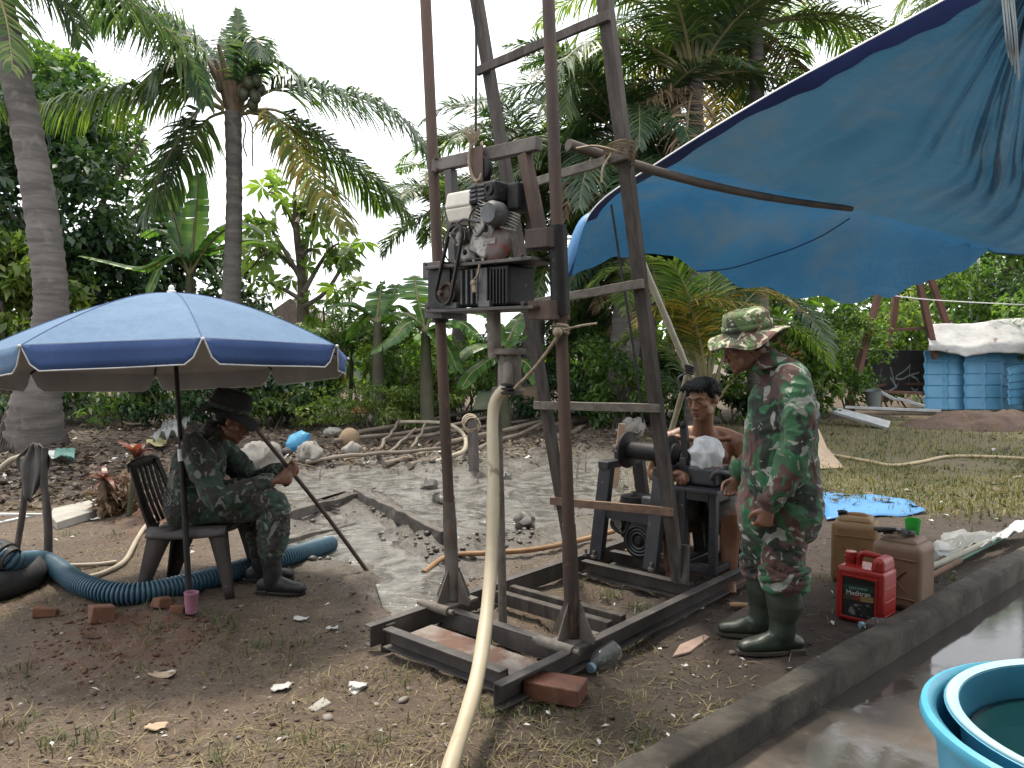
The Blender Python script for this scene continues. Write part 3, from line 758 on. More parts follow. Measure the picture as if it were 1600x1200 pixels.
# thin breadfruit tree with large lobed leaves
D = 17.0
b_ = V(at(475, 600, D).x, D, 0)
bt = thing('breadfruit_tree', b_, 'slender open breadfruit tree with big lobed leaves against the sky', 'tree')
mb = MB(); ends = []
tr = spline([b_ - V(0, 0, .2), at(474, 520, D), at(472, 430, D), at(463, 360, D), at(460, 300, D)], 5); mb.tube(tr, lerp_list([.16, .14, .11, .07, .03], len(tr)), 9)
for (pts) in ([(472, 440), (450, 400), (425, 360), (405, 330)], [(470, 430), (440, 400), (415, 395), (392, 420)], [(473, 460), (495, 420), (515, 390), (530, 380)], [(468, 400), (490, 350), (500, 330)], [(474, 470), (440, 450), (420, 440)], [(463, 360), (440, 310), (420, 300)], [(463, 350), (475, 320), (480, 300)], [(474, 480), (510, 455), (545, 400), (560, 385)], [(420, 395), (400, 380), (388, 385)], [(470, 400), (485, 390), (500, 395)]):
    pth = spline([at(a, q, D + random.uniform(-.5, .5)) for a, q in pts], 4); mb.tube(pth, lerp_list([.06, .04, .02], len(pth)), 6); ends += [pth[-1], pth[-3], pth[-6]]
mb.build('trunk', BARK, bt, smooth=70)
P = np.concatenate([np.array([e[:]]) + rng.normal(size=(3, 3)) * .22 for e in ends]); N = rng.normal(size=P.shape)
v, q = star_quads(P, N, .36, .36, 9, 7); np_obj('crown', v, q, L_LIGHT, bt)
# papaya-like saplings
for (x, y0, y1, d_, lab) in ((545, 640, 458, 15.5, 'thin young sapling with a starry leaf head against the sky'), (505, 640, 480, 16.5, 'thin bare-stemmed sapling with few leaves near the parasol edge')):
    b_ = V(at(x, 600, d_).x, d_, 0); c = at(x, y1, d_); t_ = thing('sapling', b_, lab, 'sapling', 'saplings against the sky')
    MB().tube(spline([b_, b_.lerp(c, .5) + V(.06, 0, 0), c], 4), lerp_list([.05, .035, .02], 9), 7).build('stem', STEM, t_, smooth=70)
    P = np.array([c[:]]) + rng.normal(size=(10, 3)) * .18; v, q = star_quads(P, rng.normal(size=P.shape) + [0, 0, .5], .38, .3, 11, 7); np_obj('crown', v, q, L_LIGHT, t_)

# ---- banana plants
def banana_leaf(path, w, seed, tears=.25):
    rd = random.Random(seed); P = [Vector(p) for p in path]; k = len(P); mb = MB(); mb.mi = 1
    mb.tube(P, lerp_list([.035, .025, .008], k), 6); mb.mi = 0
    for sg in (-1, 1):
        prev = None
        for i in range(k - 1):
            quad = []
            for j in (i, i + 1):
                t = j / (k - 1); T = (P[min(j + 1, k - 1)] - P[max(j - 1, 0)]).normalized()
                S = T.cross(V(0, 0, 1))
                if S.length < .2: S = V(1, .2, 0)
                S.normalize(); U = S.cross(T)
                hw = w * (0 if t < .12 else math.sin(math.pi * min(1, (t - .10) / .92) ** .8) ** .6)
                hw *= rd.uniform(.9, 1.04)
                quad.append((P[j], P[j] + (S * sg * .92 + U * (.32 if sg > 0 else .30) + V(0, 0, -.12)).normalized() * hw * .6, P[j] + (S * sg + U * .12 - V(0, 0, .25)).normalized() * hw + T * .05))
            (a, b_, c_), (d, e, f) = quad
            if rd.random() < tears: f = f.lerp(c_, .35) + V(0, 0, -.03); e = e.lerp(b_, .12)
            mb.add([a, b_, c_, d, e, f], [(0, 1, 4, 3), (1, 2, 5, 4)])
    return mb
def banana(label, foot, stem_top, leaves, d, w=.26, seed=0):
    b_ = V(at(foot[0], foot[1], d).x, d, gz1(at(foot[0], foot[1], d).x, d)); t_ = thing('banana_plant', b_, label, 'banana plant', 'banana plants')
    c = at(*stem_top, d); mb = MB(); mb.tube(spline([b_ - V(0, 0, .1), b_.lerp(c, .5), c], 4), lerp_list([.13, .11, .07], 9), 12); mb.build('pseudostem', STEM, t_, smooth=70)
    for i, (pts, dd) in enumerate(leaves):
        P = spline([c] + [at(a, q, d + dd * (j + 1) / len(pts)) for j, (a, q) in enumerate(pts)], 6)
        banana_leaf(P, w * random.uniform(.85, 1.1), seed + i).build('leaf', [L_BANANA, RACHIS], t_, smooth=180, fix=False)
banana('banana plant with tall upright leaf left of the coconut trunk', (290, 640), (296, 430), [([(302, 380), (308, 320), (312, 270)], .1), ([(285, 385), (270, 330), (262, 300)], .5), ([(320, 390), (350, 360), (385, 350), (410, 365)], -.4), ([(300, 400), (340, 390), (390, 375), (430, 385)], .3),
        ([(270, 400), (225, 420), (170, 410), (125, 400)], -.3), ([(280, 400), (250, 420), (232, 460)], -.5), ([(305, 400), (330, 420), (355, 470)], .2), ([(280, 385), (250, 360), (225, 370)], .3)], 15.0, .30, 600)
banana('banana plant with broad upright leaf just left of the engine', (592, 640), (590, 505), [([(590, 490), (594, 462), (598, 440)], .1), ([(560, 480), (535, 475), (510, 485)], -.3), ([(605, 485), (625, 480), (650, 500)], .3), ([(580, 490), (560, 505), (545, 530)], .2), ([(600, 480), (615, 460), (618, 445)], .4)], 14.0, .27, 620)
banana('banana plant with wide leaves spreading behind the left mast pipe', (668, 640), (665, 520), [([(655, 480), (650, 450), (648, 430)], .1), ([(640, 505), (615, 530), (580, 552)], -.5), ([(675, 485), (690, 450), (705, 430)], .3), ([(690, 510), (720, 505), (750, 530)], -.4), ([(650, 500), (625, 490), (600, 500)], .5), ([(680, 520), (700, 545), (715, 580)], -.3)], 13.2, .32, 640)
banana('banana plant with drooping leaves behind the hose swivel', (790, 640), (780, 560), [([(760, 540), (730, 550), (705, 580)], -.4), ([(800, 535), (825, 525), (850, 545)], .3), ([(775, 520), (765, 495), (740, 490)], .2), ([(770, 560), (740, 580), (722, 605)], -.6), ([(795, 530), (810, 500), (825, 485)], .4), ([(800, 560), (825, 570), (840, 600)], -.4)], 13.6, .30, 660)
# ---- strap-leaved red plants
def straps(name, label, foot, d, stem_h, nl, L, w, mat, seed, lean=0, cat='plant', up=.5, group=None):
    rd = random.Random(seed); b_ = foot; t_ = thing(name, b_, label, cat, group)
    c = b_ + V(lean, 0, stem_h); MB().tube([b_ - V(0, 0, .05), c], [.025, .018], 7).build('stem', STEM, t_)
    mb = MB()
    for i in range(nl):
        a = i * 2.4; e = R(rd.uniform(15, 80)) * up * 2
        pth = arc(c, a, min(e, 1.45), L * rd.uniform(.7, 1.1), 1.5, 5)
        for j in range(5):
            pass
        S = V(math.cos(a), -math.sin(a), 0); ws = [.35, .8, 1, .85, .5, .04]; vs_ = []
        for p, q in zip(pth, ws): vs_ += [p - S * w * q * .5, p + S * w * q * .5]
        mb.add(vs_, [(2 * j, 2 * j + 1, 2 * j + 3, 2 * j + 2) for j in range(5)])
    mb.build('leaf_rosette', mat, t_, smooth=180, fix=False); return t_
f_ = on(905, 650); straps('cordyline', 'red-leaved cordyline right of the mast pipe', f_, 0, .55, 26, .75, .11, L_RED, 31, 0, up=.62)
f_ = on(170, 806); straps('cordyline', 'short red rosette plant left of the plastic chair', f_, 0, .30, 22, .26, .045, L_RED, 32, -.02, up=.4, group='red plants left of the chair')
f_ = on(200, 806); straps('cordyline', 'taller orange-leaved plant behind the red rosette', f_, 0, .50, 9, .26, .08, L_RED, 33, .08, up=.6, group='red plants left of the chair')
f_ = on(182, 802)
P = np.array([f_[:]]) + np.stack([rng.normal(size=160) * .10, rng.normal(size=160) * .1, np.abs(rng.normal(size=160)) * .15 + .02], 1)
v, q = leaf_quads(P, rng.normal(size=P.shape), .14, .35, 3); tag(np_obj('dry_leaf_clump', v, q, L_DRY, org=f_), 'clump of dry drooping leaves at the foot of the red plants', 'dead leaves', kind='stuff')
# far wood closing the view
P = []; r_ = np.random.default_rng(77)
for i in range(17000):
    x = r_.uniform(-44, 42); y = r_.uniform(26, 34); px = 800 + x / y * FPX
    top = 4.6 if px > 880 else (3.2 if px < 330 else 1.55)
    top *= .75 + .5 * vnoise(np.array([x * .5]), np.array([3.0]), 4)[0]
    P.append((x, y, r_.uniform(0, 1) ** .8 * top))
P = np.array(P); v, q = leaf_quads(P, r_.normal(size=P.shape), .62, .6, 78)
tag(np_obj('far_wood', v, q, L_MID), 'far band of trees closing the view behind the yard', 'trees', kind='stuff')
# ================================================================== drilling rig
STEEL = pbr('dark_steel', (.052, .048, .046), (.095, .085, .078), 7, .42, .66, .55, metal=.15, bump=.25, bscale=70, spots=(.12, .07, .045), spot_scale=19, spot_t=.62)
STEEL_TOP = pbr('muddy_steel', (.15, .135, .118), (.085, .072, .062), 6, .4, .6, .75, bump=.3, bscale=50, spots=(.13, .065, .038), spot_scale=14, spot_t=.6)
RUST = pbr('rusty_pipe', (.100, .062, .046), (.056, .040, .034), 4, .4, .62, .75, metal=.1, bump=.35, bscale=45, spots=(.13, .078, .055), spot_scale=16, spot_t=.6, stretch=(1, 1, .35))
WOOD = pbr('weathered_timber', (.098, .085, .074), (.050, .042, .036), 3, .38, .62, .9, bump=.6, bscale=16, stretch=(6, 6, .8), dist=.01)
WOODP = pbr('pale_rung_timber', (.20, .18, .15), (.12, .105, .088), 4, .38, .62, .9, bump=.4, bscale=18, stretch=(1.2, 6, 6), dist=.008)
WOODR = pbr('reddish_timber', (.20, .125, .085), (.14, .09, .065), 4, .38, .62, .85, bump=.4, bscale=18, stretch=(1.2, 6, 6), dist=.008)
BLACKP = pbr('chipped_black_paint', (.020, .022, .026), (.034, .036, .042), 6, .4, .65, .42, bump=.2, bscale=60, spots=(.20, .20, .20), spot_scale=26, spot_t=.655)
BLACKM = pbr('black_metal', (.012, .012, .013), (.024, .023, .022), 9, .4, .65, .55, spec=.3, bump=.15, bscale=70, spots=(.10, .08, .065), spot_scale=24, spot_t=.66)
ALU = pbr('dirty_aluminium', (.30, .29, .27), (.15, .14, .125), 14, .38, .6, .45, metal=.6, bump=.25, bscale=60, spots=(.05, .045, .04), spot_scale=28, spot_t=.57)
CREAM = pbr('cream_tank', (.66, .63, .55), (.52, .49, .41), 8, .4, .7, .38, bump=.05, spots=(.33, .29, .22), spot_scale=20, spot_t=.68)
REDM = pbr('dirty_red_shroud', (.13, .02, .018), (.085, .065, .055), 12, .35, .52, .45, bump=.1, spots=(.16, .13, .11), spot_scale=18, spot_t=.58)
RUBBER = pbr('black_rubber', (.016, .016, .017), (.03, .03, .03), 8, rough=.7, bump=.1)
GREYP = pbr('grey_cast_iron', (.11, .115, .115), (.06, .062, .062), 9, .4, .62, .55, metal=.2, bump=.25, bscale=60, spots=(.03, .03, .03), spot_scale=20, spot_t=.62)
ROPE = pbr('old_rope', (.34, .28, .20), (.20, .155, .11), 30, rough=.95, bump=.5, bscale=150, dist=.004)
HOSE = pbr('cream_hose', (.47, .41, .29), (.37, .315, .215), 3, .38, .66, .5, bump=.06, bscale=20, spots=(.22, .175, .115), spot_scale=9, spot_t=.60)
MUDDY = pbr('mud_caked_iron', (.19, .175, .15), (.10, .085, .068), 9, .38, .62, .85, bump=.5, bscale=40, dist=.006)

PALE_PLATE = pbr('worn_label_plate', (.30, .28, .26), (.16, .10, .09), 30, rough=.5, bump=0)
FL = V(-.67, 3.76, 0); U = V(.75, -.66, 0).normalized(); W_ = V(.66, .75, 0).normalized()
def RG(u, v, z=0.0): return FL + U * u + W_ * v + V(0, 0, z)
rig = thing('drilling_rig', RG(.44, .5, 0), 'tall muddy drilling rig with two rusty mast pipes, timber ladder and steel base', 'drilling rig')
def channel(a, b, w=.05, h=.10, t=.010, side=1):
    """steel C section with the flanges turned to one side"""
    mb = MB(); a, b = Vector(a), Vector(b); d = (b - a).normalized(); s = d.cross(V(0, 0, 1)) * side
    mb.beam(a + s * (w / 2), b + s * (w / 2), w, t)
    mb.beam(a + s * (w / 2) - V(0, 0, h), b + s * (w / 2) - V(0, 0, h), w, t)
    mb.beam(a + s * (t / 2) - V(0, 0, h / 2), b + s * (t / 2) - V(0, 0, h / 2), t, h - t - .002)
    return mb
ZT = .12
for (a, b_, sd) in ((RG(0, -.02, ZT), RG(0, 2.45, ZT), -1), (RG(.88, -.10, ZT + .005), RG(.88, 2.75, ZT + .005), 1)):
    o = channel(a, b_, .05, .095, .009, sd).build('base_beam', STEEL, rig, bevel=.002)
for (v, u0, u1, sd) in ((.06, .06, .82, 1), (.40, .06, .82, -1), (1.66, .06, .82, 1), (2.36, .06, .82, -1), (1.98, .06, .50, 1)):
    channel(RG(u0, v, ZT - .003), RG(u1, v, ZT - .003), .055, .085, .009, sd).build('cross_beam', STEEL, rig, bevel=.002)
for (v, w) in ((.82, .05), (.94, .045)):
    MB().beam(RG(.062, v, ZT - .035), RG(.818, v, ZT - .035), w, .07).jitter(.003, 9).build('timber_cross_piece', WOOD, rig, bevel=.004)
MB().beam(RG(.07, .22, .045), RG(.81, .24, .035), .20, .03).jitter(.004, 7).build('floor_plank', pbr('muddy_red_plank', (.13, .075, .055), (.25, .225, .20), 5, .42, .6, .9, bump=.4), rig, bevel=.004)
MB().box(RG(-.012, .10, .035), (.05, .06, .15), Matrix.Rotation(R(-42), 3, 'Z')).build('stake', WOOD, rig, bevel=.006)
# mast pipes with hinged shoes
LEAN = -.042
def MLp(z): return RG(.04, .50, z) + V(LEAN * (z - .12), 0, 0)
def MRp(z): return RG(.83, .50, z) + V(LEAN * (z - .12), 0, 0)
for fn in (MLp, MRp):
    mb = MB(); zs = [.16, .5, .9, 1.3, 1.7, 2.1, 2.5, 2.9, 3.3, 3.7, 4.0]; mb.tube([fn(z) for z in zs], [.0285] * len(zs), 18); p = mb.build('mast_pipe', RUST, rig, smooth=60)
    mb = MB(); mb.tube([fn(.14), fn(.56), fn(.58), fn(.66)], [.036, .036, .034, .032], 18); mb.build('sleeve', STEEL_TOP if fn is MLp else RUST, p, smooth=40)
    c0 = fn(.13); mb = MB()
    for s in (-1, 1):
        for ax, ay in ((U, W_), (W_, U)):
            b0 = c0 + V(0, 0, .0)
            mb.prism([b0 + ax * s * .042 - ay * .004, b0 + ax * s * .12 - ay * .004, b0 + ax * s * .12 + V(0, 0, .02) - ay * .004, b0 + ax * s * .042 + V(0, 0, .17) - ay * .004], V(0, 0, 0), ay * .008)
    mb.build('gusset', STEEL_TOP, p)
    mb = MB(); mb.box(c0 - V(0, 0, .004), (.26, .12, .014), Matrix.Rotation(math.atan2(W_.y, W_.x), 3, 'Z')); mb.build('shoe_plate', STEEL_TOP, p, bevel=.002)
    mb = MB(); e = c0 - W_ * .13 + V(0, 0, .0); mb.cyl(e - U * .10, e + U * .10, .024, 14); mb.cyl(e - U * .13, e + U * .13, .013, 10); mb.build('hinge_pin', MUDDY, p, smooth=50)
    for k in (-1, 1):
        mb = MB(); q = c0 + U * .085 * k + W_ * .03; mb.cyl(q, q + V(0, 0, .03), .009, 8); mb.cyl(q + V(0, 0, .005), q + V(0, 0, .02), .017, 6)
        mb.build('bolt', MUDDY, p, smooth=40)
# timber ladder leaning to the mast
lr0, lr1 = RG(.74, 1.63, .12), at(945, 0, 3.95)
ll0, ll1 = RG(.03, 1.55, .12), at(745, 0, 4.45)
lr2 = lr0.lerp(lr1, 1.22); ll2 = ll0.lerp(ll1, 1.2)
up = U
def board(a, b_, w, h, upv, seed):
    mb = MB(); k = 14; a, b_ = Vector(a), Vector(b_); d = (b_ - a).normalized(); sd = d.cross(upv).normalized(); uu = sd.cross(d)
    vs_ = []
    for i in range(k + 1):
        c = a.lerp(b_, i / k)
        for x, y in ((-1, -1), (1, -1), (1, 1), (-1, 1)):
            p = c + sd * x * w / 2 + uu * y * h / 2; vs_.append(p + mnoise.noise_vector(p * 6 + V(seed, 0, 0)) * .004)
    fs = [(4 * i + j, 4 * i + (j + 1) % 4, 4 * i + 4 + (j + 1) % 4, 4 * i + 4 + j) for i in range(k) for j in range(4)] + [(3, 2, 1, 0), tuple(4 * k + j for j in range(4))]
    return mb.add(vs_, fs)
board(lr0, lr2, .052, .070, U, 1).build('ladder_leg', WOOD, rig, bevel=.004)
board(ll0, ll2, .050, .062, U, 2).build('ladder_leg', WOOD, rig, bevel=.004)
dl, dr = (ll2 - ll0), (lr2 - lr0)
for (zl, zr, wd) in ((.52, .55, WOODR), (1.12, 1.14, WOODP), (1.72, 1.80, WOODP), (2.36, 2.44, WOODP), (3.02, 3.08, WOOD), (3.7, 3.75, WOOD)):
    a = ll0 + dl * ((zl - ll0.z) / dl.z) - W_ * .040; b_ = lr0 + dr * ((zr - lr0.z) / dr.z) - W_ * .040
    e = (b_ - a).normalized(); board(a - e * .05, b_ + e * .04, .026, .048, V(0, 0, 1), zl * 9).build('rung', wd, rig, bevel=.003)
MB().beam(lr0 + U * .045 - W_ * .02 + V(0, 0, .0), lr0 + U * .04 + V(0, 0, .22), .03, .05, U).build('foot_clamp', STEEL, rig, bevel=.003)
# drill pipe going down into the hole
mb = MB(); p0 = at(776, 605, 3.86); q0 = at(788, 1000, 3.90); mb.tube([p0, p0.lerp(q0, .5), q0 - V(0, 0, .25)], .022, 14)
tag(mb.build('drill_pipe', MUDDY, smooth=60), 'grey muddy drill pipe running down into the bore hole behind the hose', 'pipe')

# ------------------------------------------------------------------ drill head sliding on the mast
HD = Matrix(((U.x, W_.x, 0), (U.y, W_.y, 0), (0, 0, 1)))   # local (u, v, z) -> world
mid = (MLp(1.75) + MRp(1.75)) / 2; HC = V(mid.x, mid.y, 0)
head = thing('drilling_carriage', HC + V(0, 0, 1.64), 'drill head carriage with small petrol engine over a black gearbox between the mast pipes', 'drill head')
def H(u, v, z): return HC + U * u + W_ * v + V(LEAN * (z - 1.75), 0, z)
hw = .395
for z in (1.868, 1.652):
    MB().box(H(-.0, -.02, z), (.70, .24, .016), HD).build('platform', STEEL, head, bevel=.003)
for sg, zs, nm in ((-1, (1.60, 1.90), 'slide_sleeve'), (1, (1.62, 2.02), 'slide_sleeve')):
    mb = MB(); mb.tube([H(sg * hw, 0, zs[0]), H(sg * hw, 0, zs[1])], .043, 18); o = mb.build(nm, BLACKM, head, smooth=50)
    for z in ((1.66, 1.86) if sg < 0 else (1.64, 1.96)):
        MB().box(H(sg * (hw - .05), -.02, z), (.13, .15, .085), HD).build('sleeve_bracket', STEEL if sg < 0 else RUST, o, bevel=.003)
MB().box(H(-.285, -.10, 1.76), (.16, .012, .20), HD).build('side_plate', BLACKM, head, bevel=.002)
MB().beam(H(-.385, 0, 2.40), H(.31, 0, 2.40), .05, .062).build('top_bar', STEEL_TOP, head, bevel=.004)
MB().beam(H(-.27, 0, 2.365), H(-.27, 0, 1.88), .045, .050, U).build('upright', STEEL, head, bevel=.003)
MB().beam(H(.22, 0, 2.365), H(.31, 0, 1.93), .05, .052, U).build('upright', RUST, head, bevel=.003)
# gearbox between the plates
gb = MB().box(H(.02, -.02, 1.76), (.34, .19, .185), HD).build('gearbox', BLACKM, head, bevel=.012, seg=3)
for k in range(5): MB().box(H(-.105 + k * .035, -.122, 1.76), (.012, .014, .165), HD).build('rib', GREYP, gb, bevel=.003)
for k in range(6): MB().box(H(.085 + k * .020, -.120, 1.755), (.008, .016, .16), HD).build('cooling_fin', BLACKM, gb, bevel=.001)
MB().box(H(.04, -.125, 1.76), (.055, .012, .17), HD).build('cover_plate', GREYP, gb, bevel=.003)
for u in (-.17, .05): MB().box(H(u, -.11, 1.675), (.075, .06, .03), HD).build('foot', GREYP, gb, bevel=.004)
NEG = -W_
def pulley(c, r, w, parent, mat, nm='pulley'):
    mb = MB(); mb.lathe([(0.001, 0), (r * .35, 0), (r * .36, .012), (r * .7, .010), (r * .78, -.003), (r, -.003), (r * 1.0, .006), (r * .86, w * .5), (r, w - .006), (r, w), (r * .3, w)], c - NEG * w, NEG * -1, 28)
    mb.cyl(c - NEG * (w * .2), c + NEG * .02, r * .22, 12)
    return mb.build(nm, mat, parent, smooth=35)
pulley(H(-.205, -.165, 1.735), .058, .035, head, RUST)
# belt
def belt(c1, r1, c2, r2, w, parent):
    mb = MB(); d = c2 - c1; a0 = math.atan2(d.z, d.dot(U)); pts = []
    for i in range(13): pts.append((c1, r1, a0 + math.pi / 2 + math.pi * i / 12))
    for i in range(13): pts.append((c2, r2, a0 - math.pi / 2 + math.pi * i / 12))
    vs_ = []
    for (c, r, a) in pts:
        for rr in (r, r + .010):
            for k in (0, w): vs_.append(c + U * (math.cos(a) * rr) + V(0, 0, math.sin(a) * rr) - NEG * k)
    n = len(pts); fs = []
    for i in range(n):
        j = (i + 1) % n
        for p, q in ((0, 1), (1, 3), (3, 2), (2, 0)): fs.append((4 * i + p, 4 * i + q, 4 * j + q, 4 * j + p))
    return mb.add(vs_, fs).build('drive_belt', RUBBER, parent)
belt(H(-.205, -.16, 1.735), .050, H(-.105, -.16, 2.008), .042, .018, head)
pulley(H(-.105, -.165, 2.008), .047, .035, head, ALU)
# engine
en = MB(); en.box(H(-.055, -.02, 1.965), (.185, .17, .165), HD); o_en = en.build('engine_block', ALU, head, bevel=.018, seg=3)
mb = MB(); mb.box(H(.035, -.045, 1.985), (.13, .16, .17), HD @ Matrix.Rotation(R(24), 3, 'Y')); mb.build('cylinder_block', ALU, o_en, bevel=.012)
for k in range(7): MB().box(H(.055 + k * .007, -.045, 2.055 + k * .013), (.13, .175, .005), HD @ Matrix.Rotation(R(24), 3, 'Y')).build('cooling_fin', ALU, o_en)
mb = MB(); mb.lathe([(.001, 0), (.06, 0), (.085, .014), (.088, .035), (.075, .05), (.04, .058), (.001, .058)], H(.105, -.065, 1.945), NEG, 22); mb.build('recoil_cover', REDM, o_en, smooth=45)
mb = MB(); mb.lathe([(.001, 0), (.045, 0), (.058, .02), (.058, .07), (.045, .09), (.001, .09)], H(.14, -.09, 2.085), NEG, 18); mb.build('air_cleaner', GREYP, o_en, smooth=45)
mb = MB(); mb.box(H(.065, -.115, 2.075), (.030, .05, .13), HD); mb.build('intake_pipe', ALU, o_en, bevel=.008)
tk = MB(); tk.box(H(-.115, -.02, 2.185), (.185, .20, .078), HD, .90); o_tk = tk.build('fuel_tank', CREAM, head, bevel=.014, seg=4)
MB().box(H(-.115, -.02, 2.1135), (.183, .198, .064), HD @ Matrix.Rotation(R(180), 3, 'X'), .86).build('tank_bottom', CREAM, o_tk, bevel=.010, seg=4)
MB().lathe([(.001, 0), (.03, 0), (.034, .006), (.034, .02), (.001, .022)], H(-.12, .01, 2.215), (0, 0, 1), 18).build('fuel_cap', BLACKM, o_tk, smooth=40)
mf = MB().box(H(.055, -.03, 2.195), (.175, .20, .098), HD, .94).build('muffler_guard', BLACKM, head, bevel=.014, seg=3)
for r_ in range(4):
    for cl in range(2): MB().box(H(.005 + cl * .055, -.133, 2.165 + r_ * .020), (.042, .008, .009), HD).build('vent_slat', GREYP, mf, bevel=.002)
MB().lathe([(.001, 0), (.020, 0), (.026, .004), (.026, .012), (.014, .012), (.013, .004)], H(.110, -.128, 2.20), NEG, 18).build('exhaust_port', BLACKM, mf, smooth=40)
MB().box(H(.185, -.0, 2.17), (.07, .12, .13), HD).build('filter_box', BLACKM, head, bevel=.012)
mb = MB(); mb.tube(spline([H(.01, -.14, 2.02), H(.05, -.16, 1.99), H(.09, -.15, 2.03)], 5), .009, 8); mb.tube(spline([H(-.14, -.10, 2.07), H(-.05, -.14, 2.08), H(.03, -.13, 2.06)], 5), .007, 8)
mb.build('control_lever', GREYP, o_en, smooth=50)
for q, r_ in ((H(-.02, -.11, 2.03), .016), (H(-.09, -.105, 1.93), .014), (H(.0, -.11, 1.915), .02), (H(-.05, -.105, 1.985), .018), (H(-.03, -.105, 1.95), .02)): MB().ball(q, r_, 8, 6).build('fitting', BLACKM, o_en, smooth=50)
# swivel under the gearbox
mb = MB(); mb.tube([H(.02, -.04, 1.64), H(.015, -.04, 1.42)], .034, 16); sw = mb.build('output_shaft', MUDDY, head, smooth=50)
c0 = H(.02, -.04, 0)
mb = MB(); mb.lathe([(.001, 0), (.072, 0), (.074, .006), (.074, .022), (.058, .026), (.056, .19), (.078, .194), (.08, .20), (.08, .218), (.06, .222), (.001, .222)], V(c0.x + .008, c0.y, 1.245), (0, 0, 1), 26); mb.build('swivel_body', MUDDY, head, smooth=40)
for k in range(6):
    mb = MB(); a = k * 1.047; mb.cyl(V(c0.x + .008 + .066 * math.cos(a), c0.y + .066 * math.sin(a), 1.43), V(c0.x + .008 + .066 * math.cos(a), c0.y + .066 * math.sin(a), 1.48), .008, 6)
    mb.build('flange_bolt', RUST, head)
mb = MB(); e = V(c0.x - .0, c0.y - .06, 1.36); mb.tube(spline([e + V(0, .05, .02), e + V(0, -.02, .015), e + V(0, -.045, -.03), e + V(0, -.05, -.10)], 5), .024, 14); mb.build('outlet_elbow', MUDDY, head, smooth=50)
mb = MB(); e2 = e + V(0, -.05, -.09)
for k in range(3): mb.lathe([(.026, 0), (.036, .004), (.036, .012), (.026, .016)], e2 + V(0, 0, -.02 + k * .018), (.05 * k, .1, 1), 14)
mb.build('hose_wire_binding', RUBBER, head, smooth=50)
# hose
hp = spline([e2 + V(0, 0, .02), at(771, 640, 3.72), at(771, 760, 3.58), at(766, 900, 3.34), at(748, 1045, 2.95), at(706, 1190, 2.48), at(655, 1330, 2.14), V(-.6, 1.75, .06), V(-1.2, 1.3, .05)], 10)
mb = MB(); mb.tube(hp, [.0285 * (1 + .03 * math.sin(i * .9) + .025 * math.sin(i * .37)) for i in range(len(hp))], 18); tag(mb.build('delivery_hose', HOSE, smooth=70), 'thick cream water hose hanging from the drill head to the foreground', 'hose')
# rope from the mast to the swivel
ra, rb = MRp(1.55) + V(0, -.055, 0), e2 + V(.03, -.02, .01)
rope = MB(); rp_ = [ra.lerp(rb, i / 14) + V(0, 0, -.02 * math.sin(math.pi * i / 14)) for i in range(15)]
rope.tube(rp_, .0085, 8)
for k in range(3): rope.lathe([(.032 + .003 * k, -.008), (.041, 0), (.032, .008)], MRp(1.54 + .015 * k), (.15, .1, 1), 16, False)
rope.ball(ra + V(-.02, -.01, -.01), .022, 8, 6); rope.tube(spline([ra, ra + V(.09, .02, .02), ra + V(.16, .05, .03)], 4), .006, 6)
tag(rope.build('rope', ROPE, smooth=60), 'knotted rope tied from the right mast pipe to the hose swivel', 'rope')
# lifting block hanging under the top bar
bk = thing('lifting_hook', H(-.02, -.03, 2.25), 'rusty lifting hook block and frayed rope hung over the drill head bar', 'hook')
mb = MB(); mb.lathe([(.001, -.02), (.055, -.02), (.065, -.012), (.05, 0), (.065, .012), (.055, .02), (.001, .02)], H(-.025, -.035, 2.325), NEG, 22); mb.build('sheave', BLACKM, bk, smooth=40)
for s in (-.026, .026): MB().box(H(-.025, -.035 + s, 2.345), (.075, .006, .17), HD).build('cheek_plate', RUST, bk, bevel=.003)
mb = MB(); mb.tube(spline([H(-.06, -.065, 2.44), H(-.07, -.07, 2.36), H(-.045, -.07, 2.28), H(-.015, -.065, 2.27), H(0, -.06, 2.30)], 6), .008, 8)
for k in range(26):
    a = k * 1.3; p = H(-.05 + .012 * math.cos(a), -.06, 2.44); mb.tube([p, p + V(.03 * math.cos(a), .02 * math.sin(a), .06 + .01 * (k % 4))], [.004, .002], 4)
for k in range(4): mb.lathe([(.032, -.007), (.042, 0), (.032, .007)], H(-.045, 0, 2.37 + .02 * k), (1, 0, .1), 12, False)
mb.build('rope_lashing', ROPE, bk, smooth=60)
mb = MB(); mb.tube([H(-.05, -.04, 2.44), at(744, 60, 3.9), at(738, -120, 3.9)], .007, 6); mb.build('lifting_cable', BLACKM, bk)
# small rope tied under the top plate
mb = MB(); mb.tube(spline([H(.035, -.14, 1.86), H(.03, -.15, 1.81), H(.01, -.155, 1.79)], 4), .006, 6); mb.ball(H(.005, -.155, 1.775), .016, 8, 6); mb.tube([H(.005, -.155, 1.77), H(.012, -.155, 1.73)], [.01, .013], 7)
tag(mb.build('rope_knot', ROPE, smooth=60), 'short knotted rope end dangling below the engine plate', 'rope')

